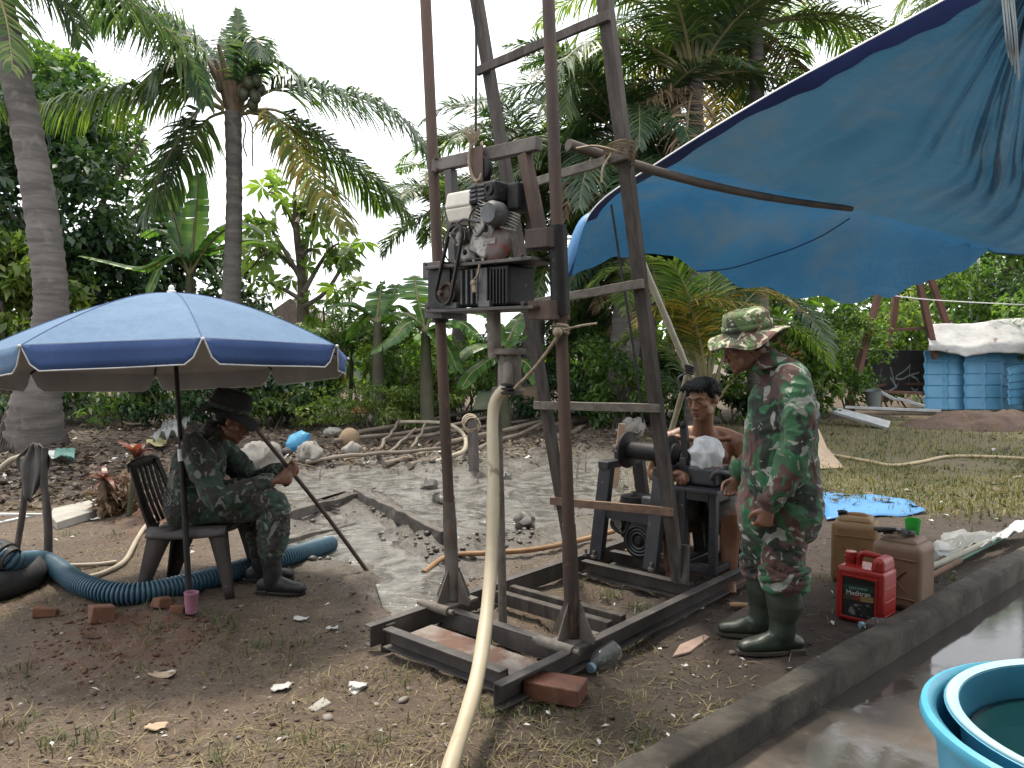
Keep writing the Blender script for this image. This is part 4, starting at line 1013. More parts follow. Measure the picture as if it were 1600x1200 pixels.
# ------------------------------------------------------------------ winch at the back of the rig
wi = thing('winch', RG(.30, 2.0, ZT), 'black painted winch with cable drum on two A-frames and engine below', 'winch')
for u, du in ((.10, 0), (.50, 0)):
    f0, f1 = RG(u, 1.72, ZT), RG(u + .03, 1.79, .72); b0, b1 = RG(u + .02, 2.32, ZT), RG(u + .04, 2.14, .72)
    MB().beam(f0, f1, .05, .09, U).build('frame_leg', BLACKP, wi, bevel=.003); MB().beam(b0, b1, .05, .08, U).build('frame_leg', BLACKP, wi, bevel=.003)
    MB().beam(f1 + V(0, 0, .0) - W_ * .05, b1 + W_ * .05, .075, .045).build('top_rail', BLACKP, wi, bevel=.003)
MB().beam(RG(.13, 1.755, .43), RG(.53, 1.755, .43), .04, .085).build('cross_bar', BLACKP, wi, bevel=.003)
MB().beam(RG(.15, 2.24, .43), RG(.55, 2.24, .43), .04, .085).build('cross_bar', BLACKP, wi, bevel=.003)
ax0, ax1 = RG(.10, 1.97, .80), RG(.60, 1.97, .80)
mb = MB(); r_ = .055; prof = [(.001, 0), (.118, 0), (.12, .006), (.12, .014), (r_ + .004, .02)]
for k in range(30): prof += [(r_ + .003 * (k % 2), .022 + k * .0095)]
prof += [(r_, .315), (.118, .318), (.118, .33), (.001, .332)]
mb.lathe(prof, ax0 + U * .06, U, 32); mb.build('cable_drum', BLACKM, wi, smooth=40)
mb = MB(); mb.cyl(ax0 - U * .03, ax1 + U * .10, .017, 14); mb.lathe([(.001, 0), (.028, 0), (.028, .03), (.022, .036), (.022, .06), (.001, .06)], ax0 - U * .04, U, 14); mb.build('drum_shaft', MUDDY, wi, smooth=40)
mb = MB(); mb.lathe([(.001, 0), (.07, 0), (.074, .01), (.07, .07), (.05, .08), (.03, .10), (.001, .10)], ax1 - U * .14, U, 22); mb.build('brake_hub', BLACKM, wi, smooth=40)
for a in (ax0 + U * .02, ax1 + U * .0): MB().box(a - V(0, 0, .03), (.05, .11, .05), HD).build('bearing', BLACKP, wi, bevel=.006)
MB().beam(RG(.56, 1.93, .74), RG(.75, 1.93, .70), .06, .05).build('shaft_guard', BLACKM, wi, bevel=.004)
mb = MB(); mb.beam(RG(.62, 1.94, .72), RG(.58, 1.96, .98), .03, .045, U); mb.ball(RG(.58, 1.96, .99), .026, 8, 6); mb.build('brake_lever', BLACKM, wi, bevel=.003)
MB().beam(RG(.38, 2.0, .78), RG(.44, 2.1, .43), .012, .10, U).build('brake_strap', BLACKM, wi)
# winch engine
we = MB().box(RG(.33, 1.98, .36), (.26, .30, .22), HD).build('winch_engine', BLACKM, wi, bevel=.02, seg=3)
MB().box(RG(.42, 1.92, .50), (.14, .16, .07), HD).build('air_box', GREYP, we, bevel=.012)
MB().lathe([(.001, 0), (.09, 0), (.10, .01), (.095, .05), (.001, .06)], RG(.24, 1.95, .46), (0, 0, 1), 20).build('tank_lid', BLACKM, we, smooth=40)
MB().lathe([(.001, 0), (.02, 0), (.02, .02), (.001, .025)], RG(.24, 1.93, .52), (0, 0, 1), 12).build('cap', ALU, we, smooth=40)
mb = MB(); mb.lathe([(.001, 0), (.115, 0), (.12, .008), (.118, .02), (.09, .03), (.088, .018), (.06, .026), (.04, .02), (.02, .04), (.001, .04)], RG(.38, 1.80, .27), NEG, 26); mb.build('flywheel_cover', BLACKM, we, smooth=35)
for k in range(3): MB().lathe([(.045 + .02 * k, 0), (.050 + .02 * k, .006), (.055 + .02 * k, 0)], RG(.38, 1.795, .27) + NEG * .028, NEG, 24, False).build('fan_ring', GREYP, we)
mb = MB(); mb.lathe([(.02, 0), (.045, 0), (.048, .015), (.045, .03), (.02, .03)], RG(.21, 1.80, .35), NEG, 18); mb.build('pulley', ALU, we, smooth=40)
mb = MB(); mb.tube(spline([RG(.17, 1.80, .40), RG(.20, 1.76, .33), RG(.27, 1.77, .30), RG(.30, 1.79, .38)], 5), .010, 8); mb.build('cable', RUBBER, we, smooth=60)
for (u, v) in ((.03, 1.70), (.52, 1.69), (.10, 1.69)):
    mb = MB(); q = RG(u, v, ZT + .004); mb.cyl(q, q + V(0, 0, .05), .009, 8); mb.cyl(q + V(0, 0, .004), q + V(0, 0, .02), .02, 6); mb.build('anchor_bolt', MUDDY, wi, smooth=40)
MB().beam(RG(.12, 2.12, .10), RG(.55, 1.98, .10), .16, .03).jitter(.003, 8).build('packing_board', WOODR, wi, bevel=.004)
# gear stand under the plastic bag
gs = thing('gear_stand', RG(.74, 2.05, ZT), 'square black steel stand carrying the gear case beside the winch', 'stand')
for u, v in ((.64, 1.86), (.84, 1.86), (.64, 2.20), (.84, 2.20)):
    MB().box(RG(u, v, ZT + .245), (.045, .045, .49), HD).build('leg', BLACKP, gs, bevel=.003)
for a, b_ in (((.6645, 1.86), (.8155, 1.86)), ((.6645, 2.20), (.8155, 2.20)), ((.64, 1.8845), (.64, 2.1755)), ((.84, 1.8845), (.84, 2.1755))):
    MB().beam(RG(*a, ZT + .462), RG(*b_, ZT + .462), .040, .05).build('rail', BLACKP, gs, bevel=.003)
    MB().beam(RG(*a, ZT + .03), RG(*b_, ZT + .03), .040, .04).build('rail', BLACKP, gs, bevel=.003)
MB().box(RG(.74, 2.03, ZT + .503), (.30, .46, .022), HD).build('top_plate', BLACKP, gs, bevel=.003)
mb = MB(); mb.box(RG(.74, 2.0, ZT + .575), (.19, .22, .115), HD); g2 = mb.build('gear_case', BLACKP, gs, bevel=.02, seg=3)
MB().lathe([(.001, 0), (.06, 0), (.06, .05), (.045, .07), (.001, .07)], RG(.84, 2.03, ZT + .58), U, 18).build('end_cap', BLACKM, g2, smooth=40)
mb = MB(); mb.tube(spline([RG(.80, 1.90, ZT + .57), RG(.86, 1.86, ZT + .62), RG(.90, 1.95, ZT + .60)], 4), .016, 8); mb.build('linkage', GREYP, g2, smooth=50)
# white plastic bag pulled over the gear top
mb = MB(); c = RG(.73, 1.99, ZT + .60); rows = []
for i in range(33):
    t_ = i / 32; r_ = .098 * max(.02, math.sin(math.pi * (1 - t_) ** .85 * .80 + .02)) ** .62 * (1 if t_ < .93 else (1 - t_) / .07 * .9 + .02)
    row = []
    for j in range(49):
        a = 2 * math.pi * j / 48; ca, sa = math.cos(a), math.sin(a); p = V(ca * r_, sa * r_, t_ * .215)
        w = mnoise.noise(V(ca * 1.6, sa * 1.6, t_ * 2)) * .026 + (.3 - abs(mnoise.noise(V(ca * 1.8 + t_ * 1.5, sa * 1.8, t_ * 2.0 + 4)))) * .050 + (.3 - abs(mnoise.noise(V(ca * 3.4 + 7, sa * 3.4, t_ * 3.5)))) * .016
        w *= min(1, (1 - t_) * 5); p += V(ca, sa, .4) * w + V(-.02 * t_ * t_, 0, 0); row.append(c + p)
    rows.append(row)
mb.grid(rows)
BAGW = leafmat('white_plastic_film', (.66, .69, .71), (.72, .75, .76), (.78, .80, .80), .35, .25, 8, (1, 1, 1))
tag(mb.build('plastic_bag', BAGW, smooth=180, fix=False), 'crumpled white plastic bag pulled over the gear case', 'plastic bag')
# wedge block under the front corner and little things at the rig foot
mb = MB(); c = on(868, 1088); mb.box(c + V(0, 0, .035), (.24, .14, .075), (0, 0, R(-22))); mb.jitter(.004, 12)
tag(mb.build('wood_block', pbr('red_wet_wood', (.20, .085, .05), (.11, .05, .035), 9, rough=.55, bump=.4), bevel=.006), 'reddish wooden block wedged under the near corner of the rig base', 'wood block')
mb = MB(); a, b_ = on(1175, 905), on(1130, 925); mb.beam(a + V(.1, .1, .03), b_ + V(0, 0, .03), .12, .05); tag(mb.build('wood_block', WOODR, bevel=.006), 'short timber block under the rig base beside the standing soldier', 'wood block')
# brass-coloured hose end lying across the ditch
mb = MB(); mb.tube(spline([on(662, 902, .03), on(700, 880, .05), on(760, 873, .04), on(830, 868, .04), on(900, 856, .05), on(960, 842, .06)], 6), .019, 10)
tag(mb.build('thin_hose', pbr('orange_hose', (.30, .17, .075), (.20, .11, .05), 6, rough=.6, bump=.1), smooth=70), 'thin orange-brown hose lying across the muddy ditch', 'hose')

# small engine fittings
for k in range(4): MB().cyl(H(-.135 + .06 * k, -.112, 1.885), H(-.135 + .06 * k, -.128, 1.885), .008, 6).build('engine_bolt', ALU, o_en)
mb = MB(); mb.tube(spline([H(.09, -.13, 2.13), H(.03, -.15, 2.12), H(-.02, -.14, 2.07), H(-.03, -.12, 2.0)], 6), .0045, 6); mb.build('plug_lead', RUBBER, o_en, smooth=60)
mb = MB(); mb.tube(spline([H(-.18, -.08, 2.09), H(-.20, -.14, 2.0), H(-.17, -.15, 1.90), H(-.12, -.13, 1.87)], 6), .004, 6); mb.build('fuel_line', RUBBER, o_en, smooth=60)
MB().box(H(.105, -.126, 1.965), (.05, .003, .026), HD).build('maker_plate', PALE_PLATE, o_en)
for u in (-.33, .30):
    for z in (1.885, 1.67): MB().cyl(H(u, -.142, z), H(u, -.155, z), .011, 6).build('plate_bolt', RUST, head)
for z in (2.37, 2.43): MB().lathe([(.001, 0), (.012, 0), (.012, .01), (.001, .012)], H(-.34, -.03, z - .0), NEG, 6).build('bar_bolt', RUST, head)
# ================================================================== people
def chain(mb, pts, side=(1, 0, 0), n=14, k=5):
    """limb: pts = (x, y, z, r_side, r_other); closed tapered tube with rounded ends"""
    P = spline([p[:3] for p in pts], k); m_ = len(P)
    xs = np.linspace(0, 1, len(pts)); xi = np.linspace(0, 1, m_)
    ra = np.interp(xi, xs, [p[3] for p in pts]); rb = np.interp(xi, xs, [p[4] if len(p) > 4 else p[3] for p in pts])
    S = Vector(side); rings = []
    T = [(P[min(i + 1, m_ - 1)] - P[max(i - 1, 0)]).normalized() for i in range(m_)]
    seq = []
    for a in (80, 55, 30): seq.append((P[0] - T[0] * (min(ra[0], rb[0]) * math.sin(R(a))), T[0], ra[0] * math.cos(R(a)), rb[0] * math.cos(R(a))))
    for i in range(m_): seq.append((P[i], T[i], ra[i], rb[i]))
    for a in (30, 55, 80): seq.append((P[-1] + T[-1] * (min(ra[-1], rb[-1]) * math.sin(R(a))), T[-1], ra[-1] * math.cos(R(a)), rb[-1] * math.cos(R(a))))
    vs_ = []
    for (p, t_, a, b_) in seq:
        A = S - t_ * S.dot(t_)
        if A.length < .05: A = V(0, 1, .1) - t_ * t_.dot(V(0, 1, .1))
        A.normalize(); B = t_.cross(A)
        for j in range(n):
            q = 2 * math.pi * j / n; vs_.append(p + A * (a * math.cos(q)) + B * (b_ * math.sin(q)))
    k_ = len(seq)
    fs = [(i * n + j, i * n + (j + 1) % n, (i + 1) * n + (j + 1) % n, (i + 1) * n + j) for i in range(k_ - 1) for j in range(n)]
    fs += [tuple(range(n - 1, -1, -1)), tuple((k_ - 1) * n + j for j in range(n))]
    mb.add(vs_, fs)
def fuse(mb, name, mat, parent, voxel=.006, smooth=4, wrinkle=0, wf=9, seed=0, xf=None, ridge=0, keep=None):
    """melt the closed shapes of mb into one skin; children take local coordinates of the person"""
    me = bpy.data.meshes.new(name); me.from_pydata(mb.v, [], mb.f)
    bm = bmesh.new(); bm.from_mesh(me); bmesh.ops.recalc_face_normals(bm, faces=bm.faces); bm.to_mesh(me); bm.free()
    o = bpy.data.objects.new(name + '_raw', me); COL.objects.link(o)
    q = o.modifiers.new('r', 'REMESH'); q.mode = 'VOXEL'; q.voxel_size = voxel
    q = o.modifiers.new('s', 'SMOOTH'); q.factor = .5; q.iterations = smooth
    dg = bpy.context.evaluated_depsgraph_get(); dg.update()
    m2 = bpy.data.meshes.new_from_object(o.evaluated_get(dg))
    bpy.data.objects.remove(o); bpy.data.meshes.remove(me); m2.name = name
    if wrinkle or ridge:
        k = len(m2.vertices); co = np.empty(k * 3, np.float32); m2.vertices.foreach_get('co', co); co = co.reshape(-1, 3)
        no = np.empty(k * 3, np.float32); m2.vertices.foreach_get('normal', no); no = no.reshape(-1, 3)
        w = np.empty(k, np.float32)
        for i in range(k):
            p = Vector(co[i].tolist()); q = V(p.x * wf, p.y * wf, p.z * wf * 1.5 + seed)
            q += mnoise.noise_vector(p * 5) * .7
            w[i] = wrinkle * mnoise.noise(q) + ridge * (.5 - abs(mnoise.noise(q * 1.7 + V(5, 1, 2)))) 
        co += no * w[:, None]; m2.vertices.foreach_set('co', co.ravel())
    m2.materials.clear(); m2.materials.append(mat)
    m2.polygons.foreach_set('use_smooth', [True] * len(m2.polygons)); m2.update()
    o = bpy.data.objects.new(name, m2); COL.objects.link(o); o.parent = parent; ORG[o.name] = V(0, 0, 0)
    return o
def head_shapes(mb, M):
    t = MB()
    t.ball((0, -.015, .03), (.076, .096, .090), 20, 14); t.ball((0, .028, -.03), (.060, .064, .085), 18, 12)
    t.ball((0, .045, -.078), (.044, .044, .034), 14, 10); t.ball((0, .078, -.098), (.021, .018, .018), 10, 8)
    for s in (-1, 1):
        t.ball((s * .040, .058, -.016), (.024, .026, .022), 10, 8); t.ball((s * .050, .025, -.065), (.018, .04, .03), 10, 8)
        t.ball((s * .079, -.008, -.002), (.010, .021, .033), 10, 8, (0, 0, s * .35)); t.ball((s * .013, .103, -.034), (.010, .010, .008), 8, 6)
        t.ball((s * .032, .080, .004), (.015, .010, .010), 10, 8)
    chain(t, [(-.048, .074, .024, .012), (0, .089, .027, .012), (.048, .074, .024, .012)], (0, 0, 1), 10, 3)
    chain(t, [(0, .088, .018, .009), (0, .104, -.012, .010), (0, .113, -.030, .013)], (1, 0, 0), 10, 3)
    chain(t, [(-.022, .082, -.060, .006), (0, .096, -.056, .008), (.022, .082, -.060, .006)], (0, 0, 1), 8, 3)
    chain(t, [(-.018, .082, -.071, .006), (0, .095, -.071, .009), (.018, .082, -.071, .006)], (0, 0, 1), 8, 3)
    t.xf(M); mb.add(t.v, t.f)
EYEW = pbr('eye_white', (.30, .27, .25), rough=.25, bump=0); EYED = pbr('eye_dark', (.012, .008, .006), rough=.15, bump=0)
LIPM = pbr('lips', (.16, .055, .045), rough=.5, bump=.1)
HAIR = pbr('black_hair', (.004, .004, .005), (.010, .009, .009), 40, spec=.15, rough=.6, bump=.6, bscale=160, stretch=(3, 3, .6))
def face_bits(M, parent):
    for s in (-1, 1):
        MB().ball((s * .032, .0855, .004), (.011, .006, .0042), 12, 8).xf(M).build('eye', EYEW, parent, smooth=180)
        MB().ball((s * .032, .0925, .004), (.005, .003, .0055), 10, 8).xf(M).build('iris', EYED, parent, smooth=180)
        mb = MB(); chain(mb, [(s * .014, .094, .024, .003, .005), (s * .034, .090, .029, .0035, .006), (s * .052, .076, .024, .002, .003)], (0, 0, 1), 8, 3); mb.xf(M); mb.build('eyebrow', HAIR, parent, smooth=180)
def skin(name, c, c2):
    m, n, l, b = newmat(name); t = n.new('ShaderNodeTexCoord')
    n1 = noise_node(n, l, t.outputs['Object'], 7, 5); l.new(mixc(n, l, maprange(n, l, n1.outputs[0], .35, .65), c, c2), b.inputs['Base Color'])
    b.inputs['Roughness'].default_value = .45; b.inputs['Subsurface Weight'].default_value = .08; b.inputs['Subsurface Radius'].default_value = (.012, .005, .003)
    n2 = noise_node(n, l, t.outputs['Object'], 130, 3); add_bump(n, l, b, n2.outputs[0], .12, .003); return m
SKIN = skin('brown_skin', (.215, .105, .060), (.16, .072, .042))
SKIN2 = skin('soldier_brown_skin', (.21, .105, .065), (.155, .075, .048))  # skin of the two soldiers, a slightly cooler brown
def hand(mb, w, d, nrm, sidev, curl=.5, L=.18, spread=.12, thumb=1):
    """palm and five fingers: w wrist, d pointing, nrm palm-side direction, sidev towards the thumb"""
    w, d, nrm, sv = Vector(w), Vector(d).normalized(), Vector(nrm).normalized(), Vector(sidev).normalized()
    p1 = w + d * L * .46
    chain(mb, [(*w, .026, .020), (*(w + d * L * .22), .036, .018), (*p1, .040, .016)], sv, 14, 4)
    for i, (o, ln) in enumerate(((.030, .42), (.010, .48), (-.010, .45), (-.029, .36))):
        b0 = p1 + sv * o + d * -.006; dd = (d + sv * o * spread * 20 * .3).normalized(); c = curl * (1 + .12 * i); q = [b0]; a = .25 * c
        for sgm in (.42, .33, .25):
            a += c * .95; q.append(q[-1] + (dd * math.cos(a) + nrm * math.sin(a)).normalized() * L * ln * sgm)
        chain(mb, [(*q[0], .0095), (*q[1], .009), (*q[2], .0082), (*q[3], .007)], sv, 8, 3)
    t0 = w + d * L * .16 + sv * .030; t1 = t0 + (d * .6 + sv * .7 + nrm * .3).normalized() * L * .20; t2 = t1 + (d * .85 + sv * .1 + nrm * (.3 + .5 * curl)).normalized() * L * .17; t3 = t2 + (d * .8 - sv * .15 + nrm * (.4 + .5 * curl)).normalized() * L * .13
    chain(mb, [(*t0, .013), (*t1, .0115), (*t2, .010), (*t3, .008)], sv, 8, 3)
def camo(name, scale, seed, pale=(.42, .44, .40), green=(.022, .105, .045), dark=(.008, .018, .014), brown=(.070, .036, .034), thr=(.40, .50, .56)):
    """brush-stroke camouflage print"""
    m, n, l, b = newmat(name); t = n.new('ShaderNodeTexCoord')
    def lay(sc, off, dist, st=(1, 1, 1)):
        mp = n.new('ShaderNodeMapping'); mp.inputs['Location'].default_value = (off, off * 1.7, off * .6); mp.inputs['Scale'].default_value = st; mp.inputs['Rotation'].default_value = (.3, .4, off)
        l.new(t.outputs['Object'], mp.inputs[0]); return noise_node(n, l, mp.outputs[0], sc * scale, 2.2, .5, dist).outputs[0]
    a, c_, d, e = lay(7, seed, 1.6, (1, 1, .7)), lay(8, seed + 5, 1.8, (.8, 1, .8)), lay(9, seed + 9, 2.2, (.7, 1, 1.1)), lay(15, seed + 13, 2.6, (.5, 1.2, 1.3))
    col = mixc(n, l, maprange(n, l, a, thr[0] + .08, thr[0] + .10), green, brown)
    col = mixc(n, l, maprange(n, l, c_, thr[1], thr[1] + .02), col, dark)
    g2 = mixc(n, l, maprange(n, l, d, thr[2] + .02, thr[2] + .04), col, pale)
    g3 = mixc(n, l, maprange(n, l, e, .635, .65), g2, pale)
    g4 = mixc(n, l, maprange(n, l, e, .355, .335), g3, tuple(q * 1.3 for q in green))
    nz = noise_node(n, l, t.outputs['Object'], 9, 5); g5 = mixc(n, l, maprange(n, l, nz.outputs[0], .3, .8, 0, .35), g4, (.10, .085, .065))
    l.new(g5, b.inputs['Base Color']); b.inputs['Roughness'].default_value = .85; b.inputs['Sheen Weight'].default_value = .1
    n2 = noise_node(n, l, t.outputs['Object'], 16, 3, .5, .6); n3 = noise_node(n, l, t.outputs['Object'], 300, 2)
    p = add_bump(n, l, b, n3.outputs[0], .12, .002); add_bump(n, l, b, n2.outputs[0], .35, .012, p)
    return m
CAMO = camo('camouflage_cloth', .46, 2.0, (.31, .33, .29), (.022, .125, .050), (.010, .022, .017), (.085, .036, .034), (.40, .555, .60))
CAMO2 = camo('camouflage_cloth_shaded', .62, 6.0, (.16, .17, .15), (.012, .045, .030), (.006, .010, .010), (.018, .015, .016), (.42, .50, .60))  # same print darkened: the parasol's shade put into its colours
CAMOH = camo('sunlit_hat_camouflage', .85, 4.0, (.50, .50, .36), (.10, .17, .055), (.03, .045, .025), (.14, .072, .055), (.42, .55, .54))  # hat print lightened: sunlight on it put into the colours
def hat(M, parent, mat, brim=.165, crown=.098, h=.105, seed=0, droop=.03, tilt=0, band=None):
    rows = []; n = 48
    prof = [(.001, h), (crown * .55, h + .004), (crown * .86, h - .006), (crown * .95, h - .022), (crown * 1.0, h * .45), (crown * 1.03, .006), (crown * 1.08, -.002), (crown * 1.32, -.006), (brim * .92, -.012), (brim, -.018)]
    for r_, z in prof:
        row = []
        for j in range(n + 1):
            a = 2 * math.pi * (j % n) / n; f = max(0, (r_ - crown) / (brim - crown))
            w = f * (droop * math.cos(2 * a + .4 + seed) * -.6 + .016 * math.sin(3 * a + seed) + .010 * math.sin(5 * a + seed * 2)) - f * droop * .4
            cr = mnoise.noise(V(math.cos(a) * 2, math.sin(a) * 2, z * 18 + seed)) * .010 if r_ < crown * 1.1 else 0
            rr = r_ + cr
            row.append(M @ V(rr * math.cos(a), rr * 1.14 * math.sin(a), z + w + (cr if r_ < crown * .9 else 0)))
        rows.append(row)
    mb = MB(); mb.grid(rows); o = mb.build('hat', mat, parent, smooth=180, solid=.005)
    mb = MB(); rows = [[M @ V((crown * 1.045 + .004) * math.cos(2 * math.pi * j / n), (crown * 1.045 + .004) * 1.14 * math.sin(2 * math.pi * j / n), z) for j in range(n + 1)] for z in (.012, .040)]
    mb.grid(rows); mb.build('hat_band', band or mat, o, smooth=180, solid=.004)
    mb = MB(); mb.tube([M @ V(brim * 1.0 * math.cos(2 * math.pi * j / n), brim * 1.14 * math.sin(2 * math.pi * j / n), -.018 + (droop * math.cos(4 * math.pi * j / n + .4 + seed) * -.6 + .016 * math.sin(6 * math.pi * j / n + seed) + .010 * math.sin(10 * math.pi * j / n + seed * 2)) - droop * .4) for j in range(n + 1)], .004, 6)
    mb.build('brim_stitching', mat, o, smooth=180)
    return o
def boot(M, parent, mat, solem, shaft_h=.37, r=.066, name='boot', fl=.165, laces=False):
    mb = MB()
    chain(mb, [(0, 0, .085, .052, .055), (0, -.005, .16, .053, .056), (0, -.01, shaft_h * .65, r * .98, r * 1.02), (0, -.01, shaft_h, r, r * 1.06)], (1, 0, 0), 18, 4)
    chain(mb, [(0, -.065, .048, .036, .040), (0, -.02, .058, .042, .052), (0, .05, .055, .043, .050), (0, .11, .045, .046, .038), (0, fl, .038, .038, .028)], (1, 0, 0), 18, 4)
    mb.xf(M); o = fuse(mb, name, mat, parent, .007, 5, .003, 16)
    sb = MB(); out = []
    for i in range(28):
        a = 2 * math.pi * i / 28; y = math.cos(a); wv = .046 + .004 * y - .010 * max(0, -y)
        out.append(V(math.sin(a) * wv, .05 + y * (fl * .5 + .066), .002))
    sb.prism(out, V(0, 0, 0), V(0, 0, .020)); sb.xf(M); sb.build('sole', solem, o, bevel=.004)
    hb = MB(); hb.box((0, -.06, .012), (.078, .07, .034)); hb.xf(M); hb.build('heel', solem, o, bevel=.006)
    if not laces:
        rb = MB(); rb.tube([M @ V(math.cos(a) * (r + .004), math.sin(a) * (r * 1.06 + .003) - .01, shaft_h - .004) for a in np.linspace(0, 2 * math.pi, 25)], .006, 6); rb.build('top_rim', mat, o, smooth=180)
    return o
def T4(loc, rot=(0, 0, 0)): return Matrix.Translation(Vector(loc)) @ Euler(rot).to_matrix().to_4x4()
GUM = pbr('green_gumboot', (.028, .042, .030), (.045, .055, .040), 6, .4, .65, .38, bump=.08, bscale=20, spots=(.10, .088, .07), spot_scale=9, spot_t=.64)
GUMS = pbr('muddy_boot_sole', (.085, .075, .058), (.05, .045, .036), 9, rough=.8, bump=.3)
LEATH = pbr('black_boot_leather', (.010, .010, .011), (.022, .020, .019), 9, rough=.5, bump=.25, bscale=50)

# ---- soldier standing beside the winch, facing left
sx, sy = 1.285, 3.84
s1 = thing('person', (sx, sy, gz1(sx, sy)), 'standing soldier in camouflage uniform, bucket hat and green gumboots looking down at the winch', 'person', 'people at work')
ORG[s1.name] = V(0, 0, 0); s1.rotation_euler = (0, 0, R(84))
Lw, Rw = V(-.235, .075, .735), V(.215, .14, .80)
Hm = T4((0, .150, 1.475), (R(-20), 0, R(6)))
b = MB()
head_shapes(b, Hm)
chain(b, [(0, -.01, 1.30, .07, .06), (0, .04, 1.385, .060, .058), (0, .10, 1.435, .058, .060)], (1, 0, 0))
chain(b, [(0, -.02, .86, .15, .11), (0, -.02, 1.0, .14, .10), (0, -.035, 1.15, .155, .11), (0, -.03, 1.28, .15, .10), (0, -.01, 1.34, .10, .07)], (1, 0, 0), 20)
for s, w in ((-1, Lw), (1, Rw)):
    chain(b, [(s * .165, -.02, 1.305, .055), (s * .235, -.035, 1.10, .047), (s * .25, .0, .98, .040), (w.x, w.y, w.z, .028, .024)], (0, 1, 0))
    chain(b, [(s * .09, -.02, .86, .09), (s * .10, s * .027, .48, .058), (s * .105, s * .027 - .005, .10, .040)], (1, 0, 0))
hand(b, Lw, (.05, .22, -1), (.9, .1, .1), (.1, 1, .2), .55, .175)
hand(b, Rw, (-.15, .35, -1), (-.9, .1, .1), (-.1, 1, .2), .6, .175)
fuse(b, 'body', SKIN2, s1, .0055, 3)
face_bits(Hm, s1)
hb = MB(); hb.ball((0, -.025, .02), (.080, .094, .080), 18, 12); hb.xf(Hm); fuse(hb, 'hair', HAIR, s1, .008, 2, .003, 40)
j = MB()      # loose jacket
chain(j, [(0, -.025, .672, .215, .202), (0, -.03, .78, .202, .190), (0, -.025, .92, .182, .172), (0, -.03, 1.08, .190, .165), (0, -.035, 1.20, .196, .155), (0, -.04, 1.30, .165, .118), (0, -.01, 1.36, .105, .085)], (1, 0, 0), 28)
chain(j, [(0, -.045, 1.33, .082, .080), (0, .02, 1.385, .076, .074), (0, .045, 1.405, .074, .070)], (1, 0, 0), 20)
for s, w in ((-1, Lw), (1, Rw)):
    chain(j, [(s * .150, -.035, 1.315, .080, .090), (s * .205, -.045, 1.22, .078, .092), (s * .245, -.045, 1.06, .070, .086), (s * .258, -.01, .92, .066, .078), (w.x + s * .005, w.y - .012, w.z + .035, .050, .056)], (0, 1, 0), 20)
o = fuse(j, 'jacket', CAMO, s1, .0065, 4, .012, 8, 1, ridge=.016)
fb = MB(); fb.box((-.235, -.045, 1.20), (.012, .10, .12), (0, R(-6), 0)); fb.build('arm_patch', CAMO, o, bevel=.004)
cb = MB(); cb.lathe([(.056, -.022), (.060, 0), (.056, .022)], Lw + V(-.003, -.008, .035), (.02, -.2, 1), 20, False); cb.build('cuff', CAMO, o, smooth=180, solid=.006)
cb = MB(); cb.lathe([(.001, 0), (.009, 0), (.009, .004), (.001, .005)], Lw + V(-.061, .0, .03), (-1, 0, 0), 12); cb.build('button', pbr('button_green', (.10, .11, .09), rough=.4, bump=0), o, smooth=40)
cl = MB(); rows = []
for i in range(4):
    t_ = i / 3; rows.append([V((.076 + .030 * t_) * math.sin(a), .035 - .075 * .9 * math.cos(a) * (1 + .35 * t_) + .015, 1.425 - .05 * t_ + .02 * (math.cos(a))) for a in np.linspace(-2.5, 2.5, 33)])
cl.grid(rows); cl.build('collar', CAMO, o, smooth=180, solid=.007)
tr = MB()     # trousers bunched over the boots
for s, yy in ((-1, -.024), (1, .030)):
    chain(tr, [(s * .085, -.03, .86, .110, .13), (s * .095, -.015 + yy * .5, .66, .100, .108), (s * .10, .0 + yy, .50, .094, .098), (s * .105, -.005 + yy, .40, .092, .096), (s * .105, -.012 + yy, .345, .090, .094)], (1, 0, 0), 24)
chain(tr, [(0, -.04, .80, .17, .14), (0, -.04, .92, .165, .135)], (1, 0, 0), 24)
o = fuse(tr, 'trousers', CAMO, s1, .0065, 3, .012, 11, 7, ridge=.020)
for s, yy in ((-1, -.024), (1, .030)):
    mb = MB()
    for z, r_ in ((.375, .102), (.335, .098), (.41, .104)):
        pts = [(s * .105 + math.cos(a) * r_ * .95, -.010 + yy + math.sin(a) * r_ * 1.05, z + .014 * math.sin(3 * a + z * 50)) for a in np.linspace(0, 2 * math.pi, 22)]
        mb.tube(pts, .017, 8, False)
    fuse(mb, 'trouser_cuff', CAMO, s1, .007, 3, .008, 14, 3)
boot(T4((-.105, -.024, 0), (0, 0, R(10))) @ Matrix.Diagonal((1.12, 1.12, 1.0, 1)), s1, GUM, GUMS, .37, .076)
boot(T4((.105, .030, 0), (0, 0, R(-2))) @ Matrix.Diagonal((1.12, 1.12, 1.0, 1)), s1, GUM, GUMS, .37, .076)
hat(T4((0, .136, 1.55), (R(-12), R(-6), R(6))), s1, CAMOH, .172, .098, .10, 1.2, .045)

